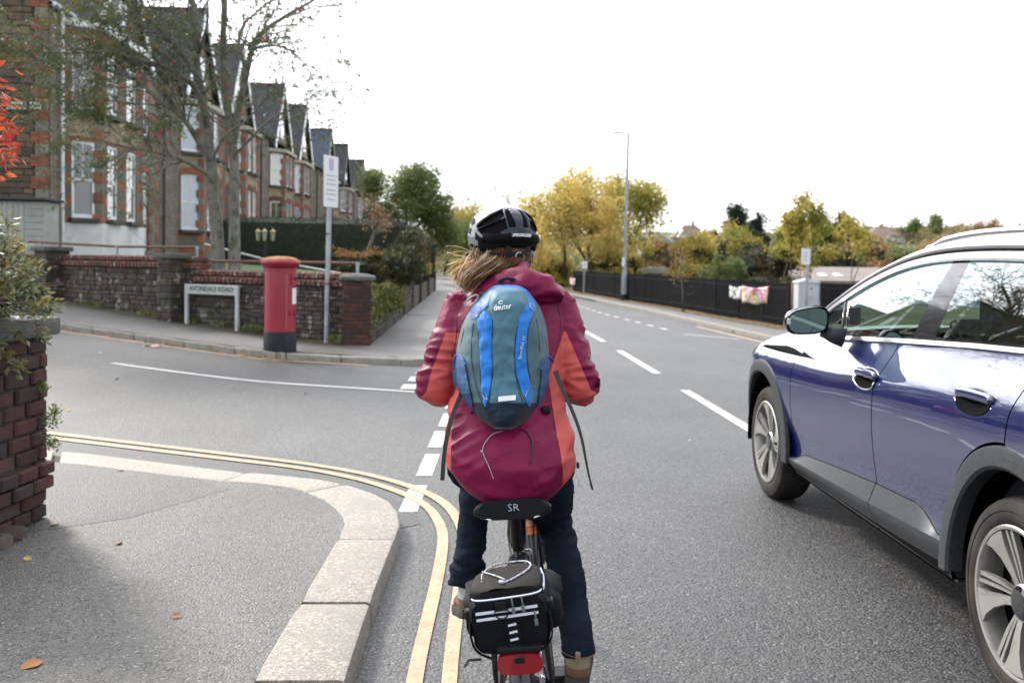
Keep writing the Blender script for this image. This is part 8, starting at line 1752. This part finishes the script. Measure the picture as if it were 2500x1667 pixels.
def rimz(phi):
    a = abs(phi); return interp([(0, 1.584), (25, 1.582), (45, 1.572), (62, 1.561), (78, 1.566), (92, 1.590), (105, 1.585), (125, 1.570), (180, 1.585)], a)
def hcol(phi, z):
    a = abs(phi)
    if a > 90: return 0
    arm = abs(z-interp([(45, 1.598), (58, 1.604), (72, 1.622), (84, 1.640)], a)) < .0075 and 46 < a
    if arm: return 0
    if z < interp([(0, 1.628), (20, 1.622), (45, 1.606), (60, 1.596), (90, 1.60)], a): return 2 if a < 62 else (0 if z > 1.58 and a > 74 else 2)
    if z > interp([(0, 1.711), (24, 1.709), (32, 1.705), (60, 1.681), (80, 1.652)], a) and a > 12: return 0
    if a > 80: return 0
    return 1 if a < 34 else 2
NP = 300; zs_ = [1.560+.0026*k for k in range(54)]+[1.7015, 1.704, 1.706, 1.708, 1.710, 1.7116]
vs = []; gi = {}; fs = {0: [], 1: [], 2: []}
for i in range(NP):
    phi = -180+360*i/NP
    for k, z in enumerate(zs_):
        zz = max(z, rimz(phi)) if z < 1.60 else z; p = hel(phi, zz)
        inv = min([9]+[0]); vs.append(p)
nk = len(zs_)
for i in range(NP):
    phi = -180+360*(i+.5)/NP; i2 = (i+1) % NP
    for k in range(nk-1):
        zm = (zs_[k]+zs_[k+1])/2
        if zm < rimz(phi)-.001: continue
        if any(inpoly(phi, zm, q) for q in VENT): continue
        fs[hcol(phi, zm)].append((i*nk+k, i2*nk+k, i2*nk+k+1, i*nk+k+1))
mb = MB(); mb.v = [tuple(p) for p in vs]
for m_ in (0, 1, 2): mb.f += fs[m_]; mb.m += [m_]*len(fs[m_])
me = mb.mesh('helmet_shell', [HGR, HDK, HFO], smooth=True)
bm = bmesh.new(); bm.from_mesh(me); bmesh.ops.delete(bm, geom=[v for v in bm.verts if not v.link_faces], context='VERTS')
bev = [v for v in bm.verts if v.is_boundary]
for _ in range(2):
    bmesh.ops.smooth_vert(bm, verts=bev, factor=.5, use_axis_x=True, use_axis_y=True, use_axis_z=True)
bm.to_mesh(me); bm.free()
helm = empty('helmet', (0, 0, 0)); helm.parent = rider; helm['label'] = 'light grey and black bicycle helmet'
o = put('shell', me, helm); sol = o.modifiers.new('thickness', 'SOLIDIFY'); sol.thickness = .016; sol.offset = -1; sol.use_rim = True
rows = [[hel(-180+360*i/72, z, .93, .0) for i in range(72)] for z in [1.575+.0115*k for k in range(12)]+[1.7119]]; mb = MB(); mb.grid(rows, closeu=True); mb.obj('liner', [HFO], helm, smooth=True)
# lower foam lip at the back, raised name plate with lettering
rows = [[hel(phi, z, 1+e*.0) + (HM.to_3x3() @ Vector((math.sin(R(phi)), -math.cos(R(phi)), 0)))*e for phi in [-62+124*i/40 for i in range(41)]] for z, e in ((1.590, -.002), (1.592, .005), (1.606, .006), (1.618, .003), (1.621, -.002))]
mb = MB(); mb.grid(rows); mb.obj('rear_lip', [HFO], helm, smooth=True)
rows = [[hel(phi, z)+(HM.to_3x3() @ Vector((math.sin(R(phi)), -math.cos(R(phi)), 0)))*e for phi in [-17+34*i/16 for i in range(17)]] for z, e in ((1.6065, .004), (1.6075, .0075), (1.6245, .0065), (1.6255, .001))]
mb = MB(); mb.grid(rows); mb.obj('name_plate', [HDK], helm, smooth=True)
WLT = M('white_lettering', (.78, .78, .78), .4)
tx = text('lettering', 'SPECIALIZED', .0118, WLT, helm, (0, 0, 0), (0, 0, 0), ext=.0004, shear=.35, bold=.00035, sx=1.0)
for v in tx.data.vertices:                                                # wrap round the back of the helmet
    phi = v.co.x/.118/PI*180*1.0+1.0; z = 1.616+v.co.y-.0005*abs(phi)/10; p = hel(phi, z)+(HM.to_3x3() @ Vector((math.sin(R(phi)), -math.cos(R(phi)), 0)))*(.0080+v.co.z); v.co = p
# retention strap, dial, webbing
rows = []
for i in range(33):
    phi = -86+172*i/32; zz = 1.553-.006*math.cos(R(phi)); n_ = HM.to_3x3() @ Vector((math.sin(R(phi)), -math.cos(R(phi)), 0)); c = HM @ Vector((.093*math.sin(R(phi)), -.115*math.cos(R(phi)), zz-headc.z)); w = .013+.004*math.cos(R(phi)*3)
    rows.append([c+Vector((0, 0, -w))-n_*.001, c+Vector((0, 0, -w))+n_*.003, c+Vector((0, 0, w))+n_*.003, c+Vector((0, 0, w))-n_*.001])
mb = MB(); mb.grid(rows, closeu=True); mb.obj('retention_band', [STRB], helm, smooth=30)
for sx in (-1, 1): 
    mb = MB(); mb.grid([[HM @ Vector((sx*(.03+.012*t)+d, -.114+.004*t, 1.562+.03*t-headc.z)) for d in (-.009, .009)] for t in (0, .5, 1)]); mb.obj('cradle_arm', [STRB], helm, smooth=True)
    mb = MB(); pts = [HM @ Vector(q) for q in ((sx*.079, -.062, -.030), (sx*.080, -.048, -.055), (sx*.072, -.02, -.085), (sx*.055, .02, -.11))]; P = smoothline(pts, 2); mb.tube(P, .0095, 6, flat=.2); mb.obj('chin_strap', [STRW], helm, smooth=True)
Mb_ = HM @ Matrix.Translation((-.004, -.1215, 1.549-headc.z)) @ Matrix.Rotation(PI/2, 4, 'X')
mb = MB(); mb.lathe([(.013, -.004), (.013, .005), (.011, .007)], 24, M=Mb_); mb.obj('dial', [STRB], helm, smooth=40)
mb = MB(); mb.tube([Mb_ @ Vector((.0125*math.cos(t), .0125*math.sin(t), .006)) for t in [R(200)+R(-140)*k/10 for k in range(11)]], .0012, 5); mb.tube([Mb_ @ Vector((.0125*math.cos(t), .0125*math.sin(t), .006)) for t in [R(215)+R(110)*k/10 for k in range(11)]], .0010, 5); mb.obj('dial_mark', [WLT], helm, smooth=True)
# ================================================================ backpack
px = lambda n: (n-1151)/833; vz = lambda v: 1.53-(v-641)/833
PKG = fabric('grey_blue_ripstop', (.062, .150, .200), .8, 9, 1100, .55, .15); PKG2 = fabric('grey_blue_side_fabric', (.065, .125, .145), .65, 14, 1100, .6, .15); PKB = fabric('bright_blue_nylon', (.018, .17, .56), .8, 10, 900, .5, .15); PKB2 = fabric('mid_blue_nylon', (.012, .085, .26), .75, 10, 900, .5, .1); PKD = fabric('navy_black_base_fabric', (.006, .016, .028), .7, 12, 900, .6, .1); PIPE = M('dark_seam_piping', (.012, .03, .06), .7)
def meshmat():
    m, N, L, B = nodes('blue_mesh_pocket'); P = coords(N, L, 'obj'); v = N.new('ShaderNodeTexVoronoi'); v.inputs['Scale'].default_value = 330; L.new(P, v.inputs['Vector']); c = mixc(N, L, ramp(N, L, v.outputs['Distance'], .25, .5), (.012, .02, .045), (.012, .10, .24))
    c = mixc(N, L, ramp(N, L, tnoise(N, L, P, 40, 3), .5, .62), c, (.05, .05, .12)); L.new(c, B.inputs['Base Color']); B.inputs['Roughness'].default_value = .6; b = N.new('ShaderNodeBump'); b.inputs['Strength'].default_value = .6; b.inputs['Distance'].default_value = .002; L.new(v.outputs['Distance'], b.inputs['Height']); L.new(b.outputs[0], B.inputs['Normal']); return m
PKM = meshmat()
pk = empty('backpack', (.105, 2.86, 1.04), 'small grey and blue hiking backpack worn by the cyclist', 'backpack'); pk.location = (0, 0, 0)
EDGE = [(693, 1226, 1258), (697, 1212, 1273), (702, 1202, 1283), (711, 1190, 1293), (721, 1180, 1301), (748, 1157, 1319), (775, 1140, 1330), (801, 1128, 1338), (855, 1117, 1346), (900, 1114, 1349), (940, 1117, 1346), (965, 1125, 1340), (984, 1136, 1333), (1000, 1147, 1323), (1011, 1152, 1320), (1025, 1162, 1309), (1037, 1175, 1296), (1046, 1191, 1281), (1052, 1208, 1264)]
eL, eR = [(v, l) for v, l, r in EDGE], [(v, r) for v, l, r in EDGE]
def depth(n, v):
    l, r = interp(eL, v), interp(eR, v); c, w = (l+r)/2, max(2, (r-l)/2); a = min(1, abs(n-c)/w); zc = interp([(693, .0), (700, .055), (712, .092), (735, .125), (780, .150), (860, .170), (940, .190), (985, .212), (1015, .222), (1035, .225), (1046, .218), (1052, .19)], v)
    return .03+zc*(1-a**2.8)**.62
PKY = 2.885
def pt(n, v, e=0):
    d = depth(n, v); z = vz(v); wk = .006*noise.noise(Vector((n*.02, v*.03, 1)))+.0045*noise.noise(Vector((n*.06, v*.045+n*.01, 7)))+.002*noise.noise(Vector((n*.15, v*.11, 3)))
    Y = PKY-d-wk-e; s = Y/2.75; return (px(n)*1.0*s, Y, 1.53+(z-1.53)*s)      # widths were read at 2.75 m
def region(name, tab, mt, e=.0, nv=70, nu=24, vr=None, bul=0, parent=pk, ed=.003):
    v0, v1 = vr or (tab[0][0], tab[-1][0]); lt, rt_ = [(a, b) for a, b, c in tab], [(a, c) for a, b, c in tab]; rows = []
    for j in range(nv+1):
        v = lerp(v0, v1, j/nv); l, r = interp(lt, v), interp(rt_, v); row = [pt(l, v, -ed)]
        for i in range(nu+1):
            t = i/nu; n = lerp(l, r, t); row.append(pt(n, v, e+bul*math.sin(PI*t)**.6*min(1, math.sin(PI*j/nv)*4)-(.002 if i in (0, nu) else 0)))
        row.append(pt(r, v, -ed)); rows.append(row)
    rows = [[pt(lerp(interp(lt, v0), interp(rt_, v0), i/(nu+2)), v0, -ed) for i in range(nu+3)]]+rows+[[pt(lerp(interp(lt, v1), interp(rt_, v1), i/(nu+2)), v1, -ed) for i in range(nu+3)]]
    mb = MB(); mb.grid(rows); return mb.obj(name, [mt], parent, smooth=50)
# shell
rows = []
for j in range(73):
    v = lerp(693.2, 1051.8, (1-math.cos(PI*j/72))/2); l, r = interp(eL, v), interp(eR, v); row = []
    for i in range(49): t = i/48; row.append(pt(lerp(l, r, (1-math.cos(PI*t))/2), v))
    z = row[0][2]; row += [(row[-1][0]-.01, PKY+.0, row[-1][2]), (row[0][0]+.01, PKY+.0, z)]; rows.append(row)
mb = MB(); mb.grid(rows, closeu=True); mb.add(rows[0], [tuple(range(51))]); mb.add(rows[-1], [tuple(range(51))[::-1]]); mb.obj('main_compartment', [PKG2], pk, smooth=50)
CP = [(704, 1212, 1270), (712, 1203, 1281), (730, 1195, 1291), (745, 1195, 1290), (760, 1197, 1283), (783, 1204, 1270), (820, 1204, 1263), (855, 1203, 1259), (917, 1206, 1263), (968, 1200, 1275), (987, 1197, 1281)]
region('front_panel', CP, PKG, .002, bul=.008)
region('blue_lid_edge', [(695, 1221, 1263), (699, 1210, 1272), (705, 1200, 1281), (711, 1196, 1288)], PKB, .0015, nv=12)
region('blue_lid_edge', [(704, 1202, 1212), (715, 1187, 1203), (730, 1175, 1196), (748, 1160, 1196), (762, 1152, 1180), (775, 1150, 1168), (783, 1152, 1160)], PKB2, .0025, nu=14)
region('blue_lid_edge', [(705, 1271, 1283), (715, 1282, 1296), (730, 1291, 1305), (745, 1291, 1309), (760, 1302, 1310)], PKB, .0025, nu=10)
region('blue_strip', [(761, 1181, 1186), (772, 1172, 1198), (786, 1166, 1204), (800, 1168, 1204), (825, 1172, 1203), (917, 1177, 1206), (957, 1178, 1200), (985, 1184, 1194), (1000, 1188, 1190)], PKB, .003, bul=.004)
region('blue_strip', [(738, 1297, 1302), (748, 1284, 1304), (762, 1276, 1303), (775, 1268, 1300), (795, 1265, 1294), (815, 1263, 1290), (877, 1260, 1288), (910, 1263, 1292), (944, 1272, 1303), (965, 1280, 1306), (985, 1290, 1304), (996, 1297, 1301)], PKB, .003, bul=.004)
region('base_panel', [(986, 1150, 1326), (998, 1151, 1321), (1011, 1155, 1317), (1025, 1165, 1306), (1037, 1178, 1293), (1046, 1194, 1278)], PKD, .0022, nv=30, nu=40, bul=.002)
for tab in ([(866, 1113, 1120), (880, 1109, 1132), (900, 1108, 1140), (930, 1109, 1146), (960, 1118, 1152), (985, 1132, 1158), (1004, 1150, 1160)], [(868, 1345, 1350), (880, 1334, 1356), (895, 1328, 1360), (930, 1325, 1358), (960, 1322, 1350), (985, 1318, 1338), (1004, 1312, 1320)]):
    region('mesh_pocket', tab, PKM, .010, bul=.010, ed=.0)
    side = tab[0][1] < 1200; pts = [pt(n, v, .016) for n, v in ([(1112, 905), (1111, 885), (1117, 868), (1130, 872), (1140, 895)] if side else [(1324, 905), (1330, 880), (1344, 868), (1358, 885), (1362, 900)])]; mb = MB(); mb.tube(smoothline(pts, 2), .0028, 6); mb.obj('pocket_edge', [PKB2], pk, smooth=True)
def cordline(name, pix, r, mt, e=.004, n=6, flat=1.0):
    P = smoothline([Vector(pt(a, b, e)) for a, b in pix], 2); mb = MB(); mb.tube(P, r, n, flat=flat); return mb.obj(name, [mt], pk, smooth=True)
for pix in ([(1204, 783), (1203, 820), (1202, 860), (1206, 917), (1201, 965), (1197, 987)], [(1270, 783), (1262, 820), (1259, 860), (1263, 917), (1275, 968), (1281, 987)], [(1171, 775), (1170, 810), (1176, 917), (1179, 960), (1188, 1000)], [(1300, 775), (1292, 800), (1289, 877), (1303, 944), (1300, 996)], [(1197, 988), (1215, 993), (1240, 995), (1262, 993), (1281, 988)], [(1157, 790), (1152, 850), (1155, 900), (1170, 960), (1180, 985)], [(1312, 780), (1322, 850), (1324, 930), (1318, 985)], [(1155, 998), (1185, 1004), (1205, 1000)], [(1281, 988), (1300, 1002), (1318, 995)]): cordline('seam', pix, .0013, PIPE, .0035)
ZIP = M('zip_tape', (.10, .12, .12), .5, layers=[(400, (.2, .22, .22), .5, .6)])
cordline('zip', [(1170, 722), (1150, 760), (1136, 800), (1128, 840), (1123, 880)], .0022, ZIP, .002); cordline('zip', [(1285, 708), (1304, 730), (1322, 765), (1334, 810), (1341, 860)], .0022, ZIP, .002)
REFT = M('reflective_tab', (.62, .62, .63), .35); rows = [[pt(lerp(1221, 1264, i/8), v+lerp(2, -2, i/8), e) for i in range(9)] for v, e in ((968.5, .010), (969, .0125), (981, .0125), (981.5, .010))]; mb = MB(); mb.grid(rows); mb.obj('reflective_tab', [REFT], pk, smooth=30)
LOGO = M('embroidered_white', (.72, .76, .78), .6)
def logo(s, size, n0, v0, ang, mt, bold=0, sx=1, e=.0125, name='logo'):
    t = text(name, s, size, mt, pk, (0, 0, 0), (0, 0, 0), ext=.0005, bold=bold, sx=1)
    ca, sa = math.cos(ang), math.sin(ang)
    for v in t.data.vertices: x, y = v.co.x*sx, v.co.y; v.co = pt(n0+(x*ca-y*sa)*833, v0-(x*sa+y*ca)*833, e+v.co.z)
    return t
logo('deuter', .0235, 1228, 751, .13, LOGO, .0003, .82); logo('Speedlite 15', .0125, 1277, 850, R(80), GREYTXT, 0, 1.15, .010, 'model_name')
P = [Vector(pt(1224+5*math.cos(t), 740-3.4*math.sin(t), .0125)) for t in [R(20)+R(300)*k/12 for k in range(13)]]; mb = MB(); mb.tube(P, .0012, 5); mb.obj('logo_mark', [LOGO], pk, smooth=True)
for a, b in (((1180, 963), (1196, 979)), ((1296, 951), (1288, 972)), ((1166, 776), (1174, 757)), ((1296, 742), (1303, 758))): cordline('cord_loop', [a, ((a[0]+b[0])/2-4, (a[1]+b[1])/2+2), b], .0017, CORDB, .010)
LOOPM = M('grey_loop_cord', (.28, .29, .29), .5); c = Vector(pt(1153, 737, .012)); mb = MB(); mb.tube([c+Vector((.019*math.cos(t)+.006*math.sin(t), -.004*math.sin(t), .016*math.sin(t)+.008*math.cos(t))) for t in [2*PI*k/20 for k in range(20)]], .0028, 7, close=True); mb.obj('key_loop', [LOOPM], pk, smooth=True)
HND = M('grey_webbing', (.020, .023, .026), .7, bump=[(600, .4, .001)]); mb = MB(); mb.tube(smoothline([(.085, 2.865, 1.452), (.088, 2.835, 1.474), (.105, 2.825, 1.482), (.128, 2.835, 1.478), (.140, 2.86, 1.462)], 2), .0085, 8, flat=.4); mb.obj('grab_handle', [HND], pk, smooth=True)
# shoulder straps over the jacket
for sx in (-1, 1):
    x0 = .108+sx*.055; P = []
    for t in range(9):
        k = t/8; x = x0+sx*.035*k; y, z = lerp(2.87, 3.12, k), 1.388+.040*math.sin(PI*(.35+.5*k))+(.008 if k < .9 else -.03); P.append((x, y, z))
    mb = MB(); mb.tube(smoothline(P, 1), .026, 10, flat=.28); mb.obj('shoulder_strap', [PKG2 if sx < 0 else HND], pk, smooth=True)
# waist belt ends, buckle and loose webbing
def web(pts, w, mt, parent=pk, name='loose_strap', taper=None, face=Vector((0, -1, 0))):
    P = smoothline(pts, 2); rows = []
    for i, p in enumerate(P):
        d = (P[min(i+1, len(P)-1)]-P[max(0, i-1)]).normalized(); s = face.cross(d).normalized()*(w if taper is None else lerp(w, taper, i/(len(P)-1)))/2; rows.append([p-s, p-s+face*.0016, p+s+face*.0016, p+s])
    mb = MB(); mb.grid(rows, closeu=True); mb.add(rows[0], [(0, 1, 2, 3)]); mb.add(rows[-1], [(3, 2, 1, 0)]); return mb.obj(name, [mt], parent, smooth=30)
web([at(1128, 955, 2.80), at(1119, 978, 2.76), at(1106, 1008, 2.73), at(1092, 1060, 2.71), at(1084, 1110, 2.70), at(1080, 1172, 2.70)], .0125, HND)
web([at(1356, 905, 2.80), at(1366, 935, 2.76), at(1398, 1003, 2.72), at(1420, 1064, 2.70), at(1434, 1145, 2.69), at(1446, 1194, 2.69)], .016, HND, taper=.0035)
mb = MB(); mb.tube([at(1443, 1175, 2.688), at(1448, 1194, 2.688), at(1446, 1196, 2.688), at(1440, 1180, 2.688)], .0013, 5); mb.obj('strap_end_loop', [HND], pk, smooth=True)
mb = MB()
for u_, v_ in ((1158, 1012), (1334, 1000)): c = at(u_, v_, 2.745); mb.rbox(tuple(c), (.024, .02, .022), .004, 2)
mb.obj('belt_adjuster', [STRB], pk, smooth=40)
c = at(1250, 1052, 2.70); mb = MB(); mb.rbox(tuple(c), (.055, .014, .012), .004, 2, M=Matrix.Rotation(-.08, 4, 'Y')); mb.obj('buckle', [PULL], pk, smooth=40)
def draped(pix, r, mt, name, flat=1.0):
    P = []
    for p in smoothline([Vector((a, b, 0)) for a, b in pix], 2):
        d = ray(p.x, p.y).normalized(); hh = jbvh.ray_cast(Vector((0, 0, EYE)), d); P.append((hh[0]-d*.004) if hh[0] is not None and 2.4 < hh[0].y < 3 else at(p.x, p.y, 2.68))
    mb = MB(); mb.tube(P, r, 6, flat=flat); return mb.obj(name, [mt], pk, smooth=True)
draped([(1226, 1052), (1202, 1058), (1182, 1082), (1177, 1102), (1187, 1125), (1194, 1139), (1205, 1169)], .0013, LOOPM, 'drawcord'); draped([(1265, 1046), (1283, 1048), (1298, 1068), (1301, 1091), (1296, 1131)], .0034, HND, 'loose_strap', .4)
mb = MB(); mb.lathe([(.003, -.003), (.004, 0), (.003, .003)], 8, tuple(Vector(draped([(1177, 1102), (1178, 1103)], .001, LOOPM, 'cord_knot').data.vertices[0].co))); mb.obj('cord_stop', [LOOPM], pk, smooth=True)
